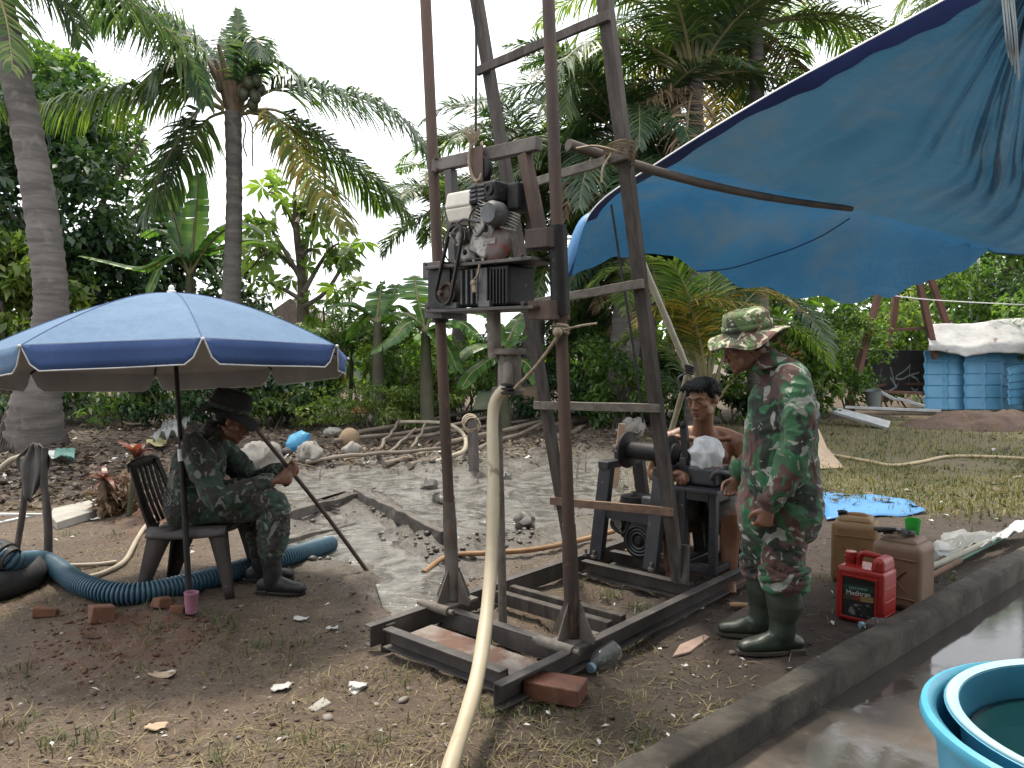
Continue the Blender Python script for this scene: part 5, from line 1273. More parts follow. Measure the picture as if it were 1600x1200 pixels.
# ---- soldier sitting on the plastic chair, facing right
sx, sy = -1.925, 4.73
s2 = thing('person', (sx, sy, gz1(sx, sy)), 'soldier in shade-darkened camouflage and black bush hat sitting bent forward under the parasol', 'person', 'people at work')
ORG[s2.name] = V(0, 0, 0); s2.rotation_euler = (0, 0, R(-88))
Hm = T4((0, .245, 1.02), (R(-30), 0, R(6)))
Rw, Lw = V(.085, .515, .675), V(-.02, .545, .72)
b = MB(); head_shapes(b, Hm)
chain(b, [(0, .10, .88, .066, .06), (0, .155, .945, .056, .056), (0, .205, .98, .055, .058)], (1, 0, 0))
chain(b, [(0, .0, .50, .155, .12), (0, .01, .62, .145, .11), (0, .035, .76, .155, .11), (0, .07, .86, .14, .095), (0, .10, .90, .10, .07)], (1, 0, 0), 20)
for s, w, el in ((1, Rw, V(.265, .25, .60)), (-1, Lw, V(-.25, .30, .62))):
    chain(b, [(s * .165, .07, .875, .055), (el.x, el.y, el.z, .045), ((el.x + w.x) / 2, (el.y + w.y) / 2, (el.z + w.z) / 2, .038), (w.x, w.y, w.z, .027, .023)], (0, 1, 0))
hand(b, Rw, (-.25, .85, .12), (-.7, -.1, -.55), (-.2, .1, .95), .95, .175)
hand(b, Lw, (.25, .70, .10), (.75, -.2, -.4), (.1, .1, .95), .95, .175)
for s, kn, ft in ((1, V(.13, .52, .545), V(.125, .50, .10)), (-1, V(-.13, .43, .53), V(-.13, .36, .10))):
    chain(b, [(s * .09, .02, .50, .09), (kn.x, kn.y, kn.z - .02, .062), (ft.x, ft.y - .01, .30, .052), (ft.x, ft.y, ft.z, .045)], (1, 0, 0))
fuse(b, 'body', SKIN2, s2, .0055, 3)
face_bits(Hm, s2)
hb = MB(); hb.ball((0, -.03, .015), (.080, .088, .078), 18, 12); hb.xf(Hm); fuse(hb, 'hair', HAIR, s2, .008, 2, .003, 40)
j = MB()
chain(j, [(0, .0, .47, .200, .145), (0, .0, .56, .192, .140), (0, .02, .68, .190, .145), (0, .04, .78, .192, .142), (0, .07, .87, .160, .115), (0, .10, .915, .10, .08)], (1, 0, 0), 26)
chain(j, [(0, .09, .90, .080, .078), (0, .125, .95, .074, .072)], (1, 0, 0), 18)
for s, w, el in ((1, Rw, V(.27, .25, .595)), (-1, Lw, V(-.255, .30, .615))):
    chain(j, [(s * .15, .07, .88, .080, .090), ((s * .165 + el.x) / 2, (.07 + el.y) / 2 - .012, (.875 + el.z) / 2, .078, .086), (el.x, el.y - .006, el.z, .070, .076), ((el.x + w.x) / 2, (el.y + w.y) / 2, (el.z + w.z) / 2 + .0, .060, .062), (w.x + s * .012, w.y - .045, w.z - .008, .046, .048)], (0, 1, 0), 18)
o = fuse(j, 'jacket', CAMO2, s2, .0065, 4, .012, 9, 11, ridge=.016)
cl = MB(); rows = []
for i in range(3):
    t_ = i / 2; rows.append([V((.076 + .025 * t_) * math.sin(a), .13 - .070 * math.cos(a) * (1 + .3 * t_), .975 - .045 * t_ + .015 * math.cos(a) + .045 * -math.cos(a)) for a in np.linspace(-2.4, 2.4, 31)])
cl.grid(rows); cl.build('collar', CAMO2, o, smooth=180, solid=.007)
tr = MB()
for s, kn, ft in ((1, V(.13, .52, .545), V(.125, .50, .10)), (-1, V(-.13, .43, .53), V(-.13, .36, .10))):
    chain(tr, [(s * .09, -.02, .52, .125, .115), (s * .11, .22, .535, .110, .108), (kn.x, kn.y - .04, kn.z - .005, .092, .090), (kn.x, kn.y - .01, kn.z - .09, .088, .090), (ft.x, ft.y + .005, .36, .084, .090), (ft.x, ft.y, .275, .072, .076)], (1, 0, 0), 22)
chain(tr, [(0, -.04, .50, .18, .12), (0, -.03, .56, .18, .13)], (1, 0, 0), 22)
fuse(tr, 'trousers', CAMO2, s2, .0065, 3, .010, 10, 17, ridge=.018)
boot(T4((.125, .50, 0), (0, 0, R(-8))), s2, LEATH, LEATH, .30, .058, laces=True, fl=.175)
boot(T4((-.13, .36, 0), (0, 0, R(10))), s2, LEATH, LEATH, .30, .058, laces=True, fl=.175)
BLACKC = pbr('black_hat_cloth', (.010, .012, .013), (.020, .022, .022), 7, rough=.9, bump=.3, bscale=40)
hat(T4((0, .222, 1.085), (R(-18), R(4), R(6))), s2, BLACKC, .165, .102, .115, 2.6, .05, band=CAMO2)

# ---- man without shirt sitting behind the gear stand
sx, sy = 1.265, 5.17
s3 = thing('person', (sx, sy, 0), 'bare-chested man with black hair sitting behind the bagged gear case', 'person', 'people at work')
ORG[s3.name] = V(0, 0, 0); s3.scale = (1.1, 1.1, 1.06); s3.rotation_euler = (0, 0, R(164))
Hm = T4((.0, .19, 1.075), (R(-10), R(3), R(-30)))
b = MB(); head_shapes(b, Hm)
Rw, Lw = V(.15, .36, .66), V(-.10, .36, .70)
chain(b, [(0, .08, .84, .075, .064), (.0, .125, .92, .058, .057), (.0, .16, 1.00, .056, .058)], (1, 0, 0))
chain(b, [(0, -.05, .42, .155, .115), (0, -.03, .55, .142, .105), (0, .02, .66, .155, .112), (0, .06, .75, .168, .112), (0, .08, .82, .152, .085), (0, .09, .855, .09, .06)], (1, 0, 0), 22)
for s in (-1, 1):
    b.ball((s * .075, .140, .735), (.072, .038, .052), 14, 10); chain(b, [(s * .02, .145, .822, .011), (s * .10, .14, .838, .012), (s * .175, .09, .840, .012)], (0, 0, 1), 8, 3)
    chain(b, [(s * .06, .07, .875, .034), (s * .13, .06, .850, .045), (s * .19, .07, .812, .056)], (0, 1, 0), 12, 3)
for s, w, el in ((1, Rw, V(.285, .10, .60)), (-1, Lw, V(-.285, .16, .62))):
    chain(b, [(s * .190, .07, .812, .060), (s * .240, .085, .72, .052), (el.x, el.y, el.z, .040), ((el.x * .6 + w.x * .4), (el.y * .6 + w.y * .4), (el.z * .6 + w.z * .4), .040), (w.x, w.y, w.z, .027, .023)], (0, 1, 0), 14)
hand(b, Rw, (-.35, .8, .05), (0, -.1, -1), (-1, .1, .1), .6, .175)
hand(b, Lw, (.45, .7, .05), (0, -.1, -1), (1, .1, .1), .6, .175)
for s in (1, -1):
    kn, ft = V(s * .17, .36, .47), V(s * .16, .34, .08)
    chain(b, [(s * .09, -.02, .40, .095), (s * .14, .20, .44, .078), (kn.x, kn.y, kn.z, .058), (ft.x, ft.y - .02, .28, .055), (ft.x, ft.y, ft.z, .038)], (1, 0, 0), 14)
    chain(b, [(ft.x, ft.y - .04, .035, .030, .030), (ft.x, ft.y + .06, .035, .038, .028), (ft.x, ft.y + .15, .022, .040, .016)], (1, 0, 0), 12)
fuse(b, 'body', SKIN, s3, .0055, 3)
face_bits(Hm, s3)
lp = MB(); chain(lp, [(-.02, .0965, -.060, .004), (0, .1085, -.057, .005), (.02, .0965, -.060, .004)], (0, 0, 1), 8, 3); chain(lp, [(-.016, .0965, -.071, .004), (0, .107, -.072, .006), (.016, .0965, -.071, .004)], (0, 0, 1), 8, 3); lp.xf(Hm); lp.build('lips', LIPM, s3, smooth=180)
hb = MB(); hb.ball((0, -.026, .042), (.084, .098, .084), 20, 14)
rdm = random.Random(5)
for i in range(150):
    a = rdm.uniform(0, 6.28); e = rdm.uniform(-.1, 1.45); d_ = V(math.cos(a) * math.cos(e), math.sin(a) * math.cos(e), math.sin(e))
    if d_.y > .55 and d_.z < .45: continue
    p = V(0, -.025, .048) + V(d_.x * .080, d_.y * .094, d_.z * .080); t_ = V(rdm.uniform(-.5, .5) + .25, .35, -.25 - .6 * (1 - d_.z)).normalized()
    chain(hb, [(*p, .009), (*(p + t_ * .02 + d_ * .008), .009), (*(p + t_ * .042 - d_ * .004), .004)], (1, 0, 0), 6, 2)
for i in range(11):
    x = -.068 + .0135 * i; chain(hb, [(x * .9, .035, .112, .014), (x * 1.0 + .006, .076, .092, .012), (x * 1.05 + .014, .089, .062 + .010 * (i % 3), .006)], (1, 0, 0), 6, 2)
for s in (-1, 1): chain(hb, [(s * .074, .02, .06, .012, .02), (s * .079, .012, .015, .008, .013)], (1, 0, 0), 8, 2)
hb.xf(Hm); fuse(hb, 'hair', HAIR, s3, .0055, 1, .003, 60)
GREYT = pbr('grey_shorts', (.20, .19, .175), (.13, .12, .11), 8, rough=.9, bump=.3)
tr = MB(); chain(tr, [(0, -.05, .40, .175, .13), (0, -.05, .52, .165, .125)], (1, 0, 0), 22)
for s in (1, -1): chain(tr, [(s * .09, -.03, .40, .12, .115), (s * .145, .20, .44, .10, .098), (s * .168, .33, .465, .088, .085)], (1, 0, 0), 18)
fuse(tr, 'shorts', GREYT, s3, .008, 3, .010, 11, 3, ridge=.012)
st = thing('stool', (1.30, 5.23, 0), 'low wooden stool under the bare-chested man', 'stool')
MB().box((1.29, 5.23, .275), (.34, .30, .04), (0, 0, R(-20))).build('seat', WOODR, st, bevel=.004)
for dx, dy in ((-.13, -.10), (.13, -.10), (-.13, .10), (.13, .10)):
    q = Matrix.Rotation(R(-20), 3, 'Z') @ V(dx, dy, 0); MB().box((1.29 + q.x, 5.23 + q.y, .124), (.045, .045, .258), (0, 0, R(-20))).build('leg', WOODR, st, bevel=.003)
# ================================================================== parasol
rs = random.Random(3)
UMB = pbr('faded_blue_parasol', (.056, .118, .205), (.074, .142, .235), 3, .4, .65, .8, bump=.12, bscale=30)
UMBD = pbr('deep_blue_valance', (.028, .066, .185), (.036, .080, .21), 4, rough=.75, bump=.1, bscale=40)
UMBG = pbr('grey_parasol_lining', (.36, .355, .35), (.29, .285, .28), 4, rough=.85, bump=.08)
PIPING = pbr('pale_piping', (.62, .62, .60), rough=.7, bump=0)
PALEP = pbr('white_plastic', (.70, .70, .68), (.6, .6, .58), 6, rough=.4, bump=.05)
pb = on(298, 950)
apex = at(268, 456, 4.74)
umb = thing('parasol', pb, 'blue garden parasol with deep blue scalloped valance over the sitting soldier', 'parasol')
ax = (apex - pb).normalized()
MB().tube([pb - V(0, 0, .15), pb.lerp(apex, .45)], .017, 12).build('pole', BLACKM, umb, smooth=60)
MB().tube([pb.lerp(apex, .45), apex], .013, 12).build('pole', BLACKM, umb, smooth=60)
mb = MB(); c = pb.lerp(apex, .47); mb.tube([c - ax * .04, c + ax * .03], .021, 12); mb.build('pole_joint', PALEP, umb, smooth=60)
taz = Matrix.Rotation(R(-5.5), 3, 'X') @ Matrix.Rotation(R(-3.2), 3, 'Y')
RU, DROP = 1.06, .395
def cano(a0, a1, s, t, off=0):
    """s across the panel 0..1, t from apex 0 to rim 1"""
    A, B = V(math.cos(a0), math.sin(a0), 0), V(math.cos(a1), math.sin(a1), 0)
    d = A.lerp(B, s); r = RU * t
    z = -DROP * (t ** 1.55) - .022 * math.sin(math.pi * s) * math.sin(math.pi * min(1, t)) * t
    return apex + taz @ V(d.x * r, d.y * r, z - off - .01)
for k in range(8):
    a0, a1 = R(-105 + 45 * k), R(-60 + 45 * k)
    mb = MB(); mb.grid([[cano(a0, a1, j / 10, max(.02, i / 16)) for j in range(11)] for i in range(17)])
    pn = mb.build('canopy_panel', UMB, umb, smooth=180, fix=False)
    mb = MB(); mb.grid([[cano(a0, a1, j / 10, max(.02, i / 16) * .999, .007) for j in range(11)] for i in range(17)]); mb.build('lining', UMBG, pn, smooth=180, fix=False)
    mb = MB(); rows = [[], [], [], []]; low = []
    for j in range(21):
        s = j / 20; p = cano(a0, a1, s, 1.0); h = .125 * min(1, (math.sin(math.pi * min(max(s, .0), 1)) / .24)) ** .7 if 0 < s < 1 else .004
        wob = .010 * math.sin(s * 9 + k)
        o_ = taz @ (V(math.cos(a0), math.sin(a0), 0).lerp(V(math.cos(a1), math.sin(a1), 0), .5)) 
        for q in range(4): rows[q].append(p + V(0, 0, -h * q / 3) + o_ * (wob * q / 3 + .004))
        low.append(rows[3][-1].copy())
    m9 = MB(); m9.grid([[p - o_ * .007 + V(0, 0, .004) for p in r9] for r9 in rows]); m9.build('valance_lining', UMBG, pn, smooth=180, fix=False)
    mb.grid(rows); vl = mb.build('valance', UMBD if k not in (7,) else UMB, umb, smooth=180, fix=False, solid=.003)
    MB().tube(low, .0042, 6).build('piping', PIPING, vl)
    mb = MB(); mb.tube([cano(a0, a1, 0, t_, .016) for t_ in (.03, .3, .55, .8, 1.0)], .005, 6); mb.build('rib', BLACKM, umb)
    mb = MB(); mb.tube([cano(a0, a1, 0, t_, -.001) for t_ in np.linspace(.03, 1, 12)], .0028, 5); mb.build('seam', UMBD, umb)
    MB().ball(cano(a0, a1, 0, 1.01), .010, 8, 6).build('rib_tip', PIPING, umb, smooth=180)
mb = MB(); mb.lathe([(.001, -.02), (.028, -.02), (.026, .004), (.016, .010), (.018, .022), (.012, .036), (.001, .042)], apex, taz @ V(0, 0, 1), 16); mb.build('finial', PALEP, umb, smooth=50)
mb = MB(); mb.lathe([(.030, .0), (.036, .10), (.039, .105), (.039, .112), (.033, .112), (.028, .01)], on(298, 957), (.05, 0, 1), 20)
tag(mb.build('plastic_cup', pbr('faded_pink_plastic', (.36, .17, .24), (.28, .13, .19), 8, rough=.5, bump=.05), smooth=40), 'faded pink plastic cup at the foot of the parasol pole', 'cup')

# ================================================================== plastic chair
CHP = pbr('dirty_grey_plastic', (.050, .044, .042), (.030, .026, .025), 6, .4, .62, .5, bump=.12, bscale=30, spots=(.10, .088, .078), spot_scale=14, spot_t=.64)
ch = thing('plastic_chair', (-1.895, 4.73, 0), 'dirty grey moulded plastic chair under the sitting soldier', 'chair'); ORG[ch.name] = V(0, 0, 0); ch.rotation_euler = (0, 0, R(-90))
# local: x right (towards the camera), y forward
mb = MB(); mb.grid([[V(-.21 + .42 * i / 10, -.22 + .46 * j / 10, .435 - .022 * math.sin(math.pi * i / 10) - .018 * (1 - (j / 10)) + (-.03 * max(0, (j - 8) / 2) ** 2)) for j in range(11)] for i in range(11)])
mb.build('seat', CHP, ch, smooth=180, solid=.008)
for s in (-1, 1):
    mb = MB(); mb.grid([[V(s * (.205 + .012 * q), -.22 + .46 * j / 10, .44 - .018 * (1 - j / 10) - .05 * q / 3 * (1 + .3 * math.sin(math.pi * j / 10))) for j in range(11)] for q in range(4)]); mb.build('apron', CHP, ch, smooth=180, solid=.007)
def cleg(x0, y0, z0, x1, y1, w0, w1, nm):
    mb = MB(); rows = []; sx_ = 1 if x0 > 0 else -1; sy_ = 1 if y1 > 0 else -1
    for i in range(7):
        t_ = i / 6; w = w0 + (w1 - w0) * t_ ** .7; x = x0 + (x1 - x0) * t_; y = y0 + (y1 - y0) * t_; z = z0 * (1 - t_) + .004
        rows.append([V(x - sx_ * w * .75, y, z), V(x - sx_ * w * .3, y + sy_ * .004, z), V(x, y, z), V(x + sx_ * .004, y - sy_ * w * .4, z), V(x, y - sy_ * w, z)])
    mb.grid(rows); mb.build(nm, CHP, ch, smooth=50, solid=.008)
for s in (-1, 1):
    cleg(s * .215, .22, .42, s * .235, .28, .10, .040, 'leg'); cleg(s * .215, -.20, .43, s * .235, -.29, .17, .055, 'leg')
mb = MB()      # backrest: two side posts, top rail and slats
for s in (-1, 1):
    b = [V(s * .205, -.205, .40), V(s * .21, -.245, .52), V(s * .205, -.285, .66), V(s * .185, -.325, .78)]
    m2 = MB(); P = spline(b, 5); m2.grid([[p + V(-s * .0, .0, 0), p + V(-s * .028, -.006, 0), p + V(-s * .055, 0, 0)] for p in P]); m2.build('back_post', CHP, ch, smooth=180, solid=.012)
for i in range(5):
    x = -.12 + .06 * i; m2 = MB(); m2.grid([[V(x + dx, -.215 - .105 * t_ - .02 * math.sin(math.pi * t_) * .5, .43 + .33 * t_) for dx in (-.019, 0, .019)] for t_ in np.linspace(0, 1, 7)]); m2.build('back_slat', CHP, ch, smooth=180, solid=.006)
m2 = MB(); m2.grid([[V(-.19 + .38 * j / 12, -.325 - .012 * math.sin(math.pi * j / 12) - .012 * q, .745 + .045 * q + .022 * math.sin(math.pi * j / 12) * q) for j in range(13)] for q in (0, .5, 1)]); m2.build('top_rail', CHP, ch, smooth=180, solid=.010)
# stick held by the sitting soldier
mb = MB(); sb_, st_ = on(579, 893), at(402, 672, 4.60)
mb.tube(spline([sb_ - V(0, 0, .03), sb_.lerp(st_, .5) + V(0, 0, .008), st_], 6), lerp_list([.014, .013, .012], 13), 10)
tag(mb.build('stick', pbr('dark_stick', (.085, .06, .05), (.05, .036, .03), 6, rough=.6, bump=.2), smooth=60), 'long thin stick held by the sitting soldier, its end in the ditch', 'stick')

# ================================================================== hoses on the left
CB1 = pbr('blue_hose_ridge', (.030, .090, .135), (.045, .115, .16), 9, rough=.45, bump=.05, spots=(.16, .19, .20), spot_scale=30, spot_t=.66)
CB2 = pbr('blue_hose_groove', (.012, .036, .070), (.018, .045, .08), 9, rough=.6, bump=.05)
P0 = spline([at(-30, 842, 4.62), at(20, 876, 4.62), on(70, 893, .07), on(130, 930, .062), on(205, 944, .06), on(300, 926, .06), on(390, 900, .06), on(460, 880, .06), on(518, 862, .06)], 40)
cum = [0]
for i in range(len(P0) - 1): cum.append(cum[-1] + (P0[i + 1] - P0[i]).length)
def along(s):
    i = min(max(np.searchsorted(cum, s) - 1, 0), len(P0) - 2); f = (s - cum[i]) / (cum[i + 1] - cum[i] + 1e-9); return P0[i].lerp(P0[i + 1], f)
pitch = .0235; nrib = int(cum[-1] / pitch); pts, rad = [], []
for i in range(nrib):
    for f, r_ in ((0, .052), (.25, .052), (.38, .062), (.62, .064), (.88, .062)): pts.append(along((i + f) * pitch)); rad.append(r_)
mb = MB(); mb.tube(pts, rad, 18, True)
for q in range(len(mb.f)):
    ring = q // 18; mb.m[q] = 0 if ring % 5 in (1, 2, 3) else 1
tag(mb.build('suction_hose', [CB1, CB2], smooth=60), 'blue corrugated suction hose curving behind the chair legs to the ditch', 'hose')
mb = MB(); e = pts[0]; d_ = (pts[8] - pts[0]).normalized(); mb.lathe([(.05, 0), (.078, .0), (.082, .02), (.082, .075), (.07, .085), (.066, .12), (.05, .12)], at(-6, 862, 4.62), (d_.x, d_.y, d_.z * .6), 24, False)
tag(mb.build('hose_coupling', RUBBER, smooth=40, solid=.004), 'black coupling on the left end of the blue corrugated hose', 'coupling')
def hose(px, r, mat, label, cat='hose', name='hose', dz=None, k=6, n=9):
    mb = MB(); mb.tube(spline([on(a, b, r if len(q) == 0 else q[0]) for a, b, *q in px], k), r, n)
    return tag(mb.build(name, mat, smooth=70), label, cat)
CRM = pbr('dirty_cream_hose', (.36, .31, .235), (.25, .21, .155), 5, rough=.6, bump=.1)
hose([(90, 888), (150, 886), (182, 882)], .016, CRM, 'short pale hose lying behind the blue corrugated hose')
hose([(130, 908), (165, 898), (195, 880), (212, 850), (228, 825), (250, 805), (285, 790)], .017, CRM, 'pale hose curving up from the blue hose towards the chair back')
mb = MB(); mb.tube(spline([at(-30, 760, 5.3), at(0, 733, 5.3), at(20, 718, 5.3), at(40, 716, 5.3), at(60, 735, 5.3)], 6), .02, 9); tag(mb.build('hose', CRM, smooth=70), 'pale hose arching over the rag-covered sticks at the left edge', 'hose')
# sticks with rag
for (a, b, d_, lab, r_) in (((20, 868), (52, 705), 5.35, 'leaning pale stick under the grey rag', .020), ((74, 888), (70, 700), 5.28, 'upright rough stick carrying the grey rag', .026)):
    p, q = on(*a), at(*b, d_); mb = MB(); mb.tube(spline([p - V(0, 0, .1), p.lerp(q, .4) + V(.012, 0, 0), p.lerp(q, .7) - V(.01, 0, 0), q], 4), lerp_list([r_ * 1.1, r_, r_ * .85], 13), 9); mb.jitter(.004, 14); tag(mb.build('wooden_stick', WOOD, smooth=70), lab, 'stick', 'sticks at the left edge')
RAG = pbr('grey_rag', (.115, .11, .105), (.075, .07, .068), 6, rough=.95, bump=.4, bscale=60)
c = at(58, 692, 5.30); rows = []
for i in range(13):
    t_ = i / 12; row = []
    for j in range(17):
        a = -1.35 + 2.7 * j / 16 ; w = .02 + .125 * math.sin(min(1, t_ * 1.5) * 1.5) * (1 - .75 * max(0, t_ - .45) / .55)
        row.append(c + V(math.sin(a) * w - .02 * t_, -math.cos(a) * (.03 + .05 * t_) + .018 * math.cos(a * 7), -.40 * t_ * (1 - .38 * abs(math.sin(a)) ** 1.5)))
    rows.append(row)
mb = MB(); mb.grid(rows); mb.jitter(.008, 14); tag(mb.build('rag', RAG, smooth=180, solid=.004), 'grey rag draped over two sticks at the left edge', 'rag')
for (a, b, d0, d1, lab, r_) in (((-40, 803), (66, 804), 5.5, 5.45, 'thin pale pipe pointing right at the left edge', .010), ((-40, 826), (55, 805), 5.35, 5.6, 'dark thin pipe crossing below the pale one', .012)):
    mb = MB(); mb.tube([at(*a, d0), at(*b, d1)], r_, 8); tag(mb.build('pipe', PALEP if 'pale' in lab else BLACKM, smooth=60), lab, 'pipe')
# old tyre and pump block at the edge
ty = thing('tyre', on(2, 952), 'worn black tyre lying at the left edge under the blue hose', 'tyre')
mb = MB(); prof = []
for i in range(25):
    a = 2 * math.pi * i / 24; prof.append((.27 + .075 * math.cos(a), .095 + .085 * math.sin(a)))
mb.lathe(prof, on(2, 925) + V(-.12, .0, .0), (.03, -.03, 1), 40, False); mb.build('tread', RUBBER, ty, smooth=180)
pm = thing('water_pump', on(-25, 870), 'dark water pump at the left edge feeding the blue hose', 'pump'); q = at(-55, 850, 4.75)
MB().box(V(q.x, q.y, .17), (.26, .3, .26)).build('pump_body', BLACKM, pm, bevel=.03, seg=3); MB().box(V(q.x, q.y, .02), (.5, .36, .03)).build('base_plate', STEEL, pm, bevel=.004)

# ================================================================== tarpaulin
TARP = leafmat('blue_tarpaulin', (.024, .074, .124), (.030, .087, .142), (.042, .10, .155), .27, .5, 1.4, (1.0, 1.15, 1.2))
TARPB = leafmat('blue_tarpaulin_lit_flap', (.018, .076, .145), (.022, .088, .165), (.032, .105, .185), .28, .5, 1.4, (1.0, 1.2, 1.3))  # light on the flap put into its bluer, more saturated colour
def tarp_tex(m):
    n, l = m.node_tree.nodes, m.node_tree.links; b = n['Principled BSDF']; t = n.new('ShaderNodeTexCoord')
    n2 = noise_node(n, l, t.outputs['Object'], 2.5, 6, .65, .5); n3 = noise_node(n, l, t.outputs['Object'], 220, 2)
    p = add_bump(n, l, b, n3.outputs[0], .2, .003); mp = n.new('ShaderNodeMapping'); mp.inputs['Rotation'].default_value = (0, 0, .8); mp.inputs['Scale'].default_value = (1, 4.5, 4.5); l.new(t.outputs['Object'], mp.inputs[0])
    n4 = noise_node(n, l, mp.outputs[0], 1.6, 6, .6, .8); p = add_bump(n, l, b, n4.outputs[0], .6, .06, p); add_bump(n, l, b, n2.outputs[0], .4, .05, p)
    ns = noise_node(n, l, t.outputs['Object'], 1.7, 7, .7, .4); rp = [q for q in n if q.bl_idname == 'ShaderNodeValToRGB'][0]
    for lk in list(rp.outputs[0].links):
        to = lk.to_socket; l.remove(lk); l.new(mixc(n, l, maprange(n, l, ns.outputs[0], .48, .68, 0, .6), rp.outputs[0], (.085, .105, .115)), to)
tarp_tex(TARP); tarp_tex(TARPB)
TARPD = pbr('dark_blue_hem', (.014, .030, .13), (.020, .04, .16), 4, rough=.6, bump=.2)
NET = [   # photo place and depth of each net point: far edge, flap, ridge over the pole, then up to the tie
 [(893, 432, 5.2), (990, 398, 5.4), (1095, 430, 5.6), (1210, 456, 5.8), (1330, 470, 6.0), (1420, 455, 6.1), (1500, 425, 6.15), (1568, 394, 6.15), (1690, 420, 6.4)],
 [(925, 330, 5.0), (1040, 328, 5.2), (1150, 360, 5.35), (1260, 390, 5.6), (1365, 407, 5.8), (1440, 405, 5.95), (1510, 397, 6.05), (1572, 391, 6.1), (1694, 416, 6.38)],
 [(1035, 250, 4.46), (1120, 271, 4.70), (1210, 295, 4.97), (1310, 321, 5.29), (1400, 344, 5.55), (1470, 363, 5.75), (1530, 379, 5.93), (1580, 390, 6.06), (1700, 413, 6.35)],
 [(1195, 152, 4.22), (1280, 200, 4.40), (1360, 240, 4.60), (1440, 275, 4.80), (1500, 300, 5.0), (1550, 315, 5.15), (1600, 322, 5.3), (1660, 320, 5.45), (1780, 310, 5.7)],
 [(1330, 78, 3.95), (1390, 130, 4.05), (1445, 172, 4.2), (1490, 205, 4.32), (1530, 228, 4.42), (1570, 240, 4.5), (1615, 242, 4.6), (1680, 230, 4.7), (1780, 205, 4.9)],
 [(1475, 0, 3.65), (1500, 48, 3.72), (1523, 85, 3.78), (1543, 110, 3.84), (1565, 128, 3.9), (1588, 133, 3.95), (1618, 128, 4.0), (1670, 110, 4.05), (1760, 85, 4.1)],
 [(1590, -65, 3.35), (1594, -40, 3.36), (1598, -20, 3.37), (1602, -5, 3.38), (1607, 0, 3.4), (1614, 2, 3.41), (1625, 0, 3.42), (1645, -10, 3.44), (1680, -30, 3.45)]]
ctrl = []
for row in NET:
    ctrl.append(spline([at(*q) for q in row], 12))
cols = [spline([ctrl[i][j] for i in range(len(ctrl))], 12) for j in range(len(ctrl[0]))]
TG = [[cols[j][i] for j in range(len(cols))] for i in range(len(cols[0]))]      # [v][u]
nv, nu = len(TG), len(TG[0])
for i in range(nv):
    for j in range(nu):
        v, u = i / (nv - 1), j / (nu - 1)
        up_ = max(0, (v - .333) / .667); rg_ = min(1, abs(v - .333) * 9)
        fold = mnoise.noise(V(u * 8, v * .7, 1)) * .17 * math.sin(math.pi * min(1, up_ * .98)) ** .6 if up_ > 0 else 0
        fold += (.35 - abs(mnoise.noise(V(u * 11 + v * 3, v * 1.2, 15)))) * .12 * rg_ + mnoise.noise(V(u * 22 + v * 3, v * 1.3, 5)) * .035 * rg_
        fold += mnoise.noise(V(u * 6 - v * 4, v * 3, 9)) * .04 * rg_ + max(0, 1 - abs(mnoise.noise(V(u * 12 + v * .8, v * .5, 31))) * 4) ** 1.5 * .075 * rg_ * min(1, v * 2.2)
        edge = min(1, u * 12)
        TG[i][j] = TG[i][j] + V(.1, -.45, .8).normalized() * fold * edge
tp = thing('tarpaulin', TG[0][0], 'big sagging blue tarpaulin strung over the right side of the yard', 'tarpaulin')
mb = MB(); mb.grid(TG[24:]); mb.build('sheet', TARP, tp, smooth=180, fix=False)
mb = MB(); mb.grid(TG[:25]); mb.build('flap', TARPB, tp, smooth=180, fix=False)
mb = MB(); rows = []
for i in range(10, nv):
    a, b = TG[i][0], TG[i][5]; d_ = (b - a).normalized(); w = .085 + .012 * math.sin(i * .35) + .006 * math.sin(i * 1.1)
    rows.append([a + V(0, -.012, -.004), a + d_ * w * .5 + V(0, -.018, -.004), a + d_ * w + V(0, -.012, -.004)])
mb.grid(rows); mb.build('hem', TARPD, tp, smooth=180, fix=False)
mb = MB(); mb.tube([TG[i][0] for i in range(10, nv)], .006, 6); mb.build('edge_cord', PALEP, tp)
# turned-back corner; the light on it is put into a paler blue
TLIT = leafmat('lit_blue_tarpaulin', (.10, .27, .50), (.13, .31, .54), (.17, .36, .58), .3, .5, 2, (1, 1.1, 1.2))
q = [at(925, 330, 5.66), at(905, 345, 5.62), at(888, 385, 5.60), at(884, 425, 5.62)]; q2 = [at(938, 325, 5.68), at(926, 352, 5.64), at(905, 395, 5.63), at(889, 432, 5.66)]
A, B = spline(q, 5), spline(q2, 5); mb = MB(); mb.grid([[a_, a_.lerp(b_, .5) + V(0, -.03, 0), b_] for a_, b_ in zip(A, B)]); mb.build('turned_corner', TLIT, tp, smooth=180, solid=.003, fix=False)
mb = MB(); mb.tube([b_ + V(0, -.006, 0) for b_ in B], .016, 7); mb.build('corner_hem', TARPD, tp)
def nearest(px, py):
    best = None
    for r9 in TG[:25]:
        for p9 in r9:
            q9 = p9 - V(0, 0, CAMH); f9 = q9.y * cp - q9.z * sp_; x9, y9 = 800 + q9.x / f9 * FPX, 600 - (q9.y * sp_ + q9.z * cp) / f9 * FPX
            d9 = (x9 - px) ** 2 + (y9 - py) ** 2
            if best is None or d9 < best[0]: best = (d9, p9)
    return best[1] + V(0, -.012, -.004)
mb = MB(); mb.tube(spline([nearest(*q9) for q9 in ((1330, 340), (1308, 356), (1280, 370), (1240, 388), (1200, 398), (1160, 410), (1130, 417), (1090, 424))], 4), .0042, 6); mb.build('torn_seam', TARPD, tp)
mb = MB()
for k in range(7):
    x = 1572 + 3 * k; mb.tube(spline([at(x - 8, -20, 3.38), at(x + 2 * math.sin(k * 2), 60, 3.45), at(x + 4 + 3 * math.sin(k * 3), 90 + k * 6, 3.55)], 6), .0035, 5)
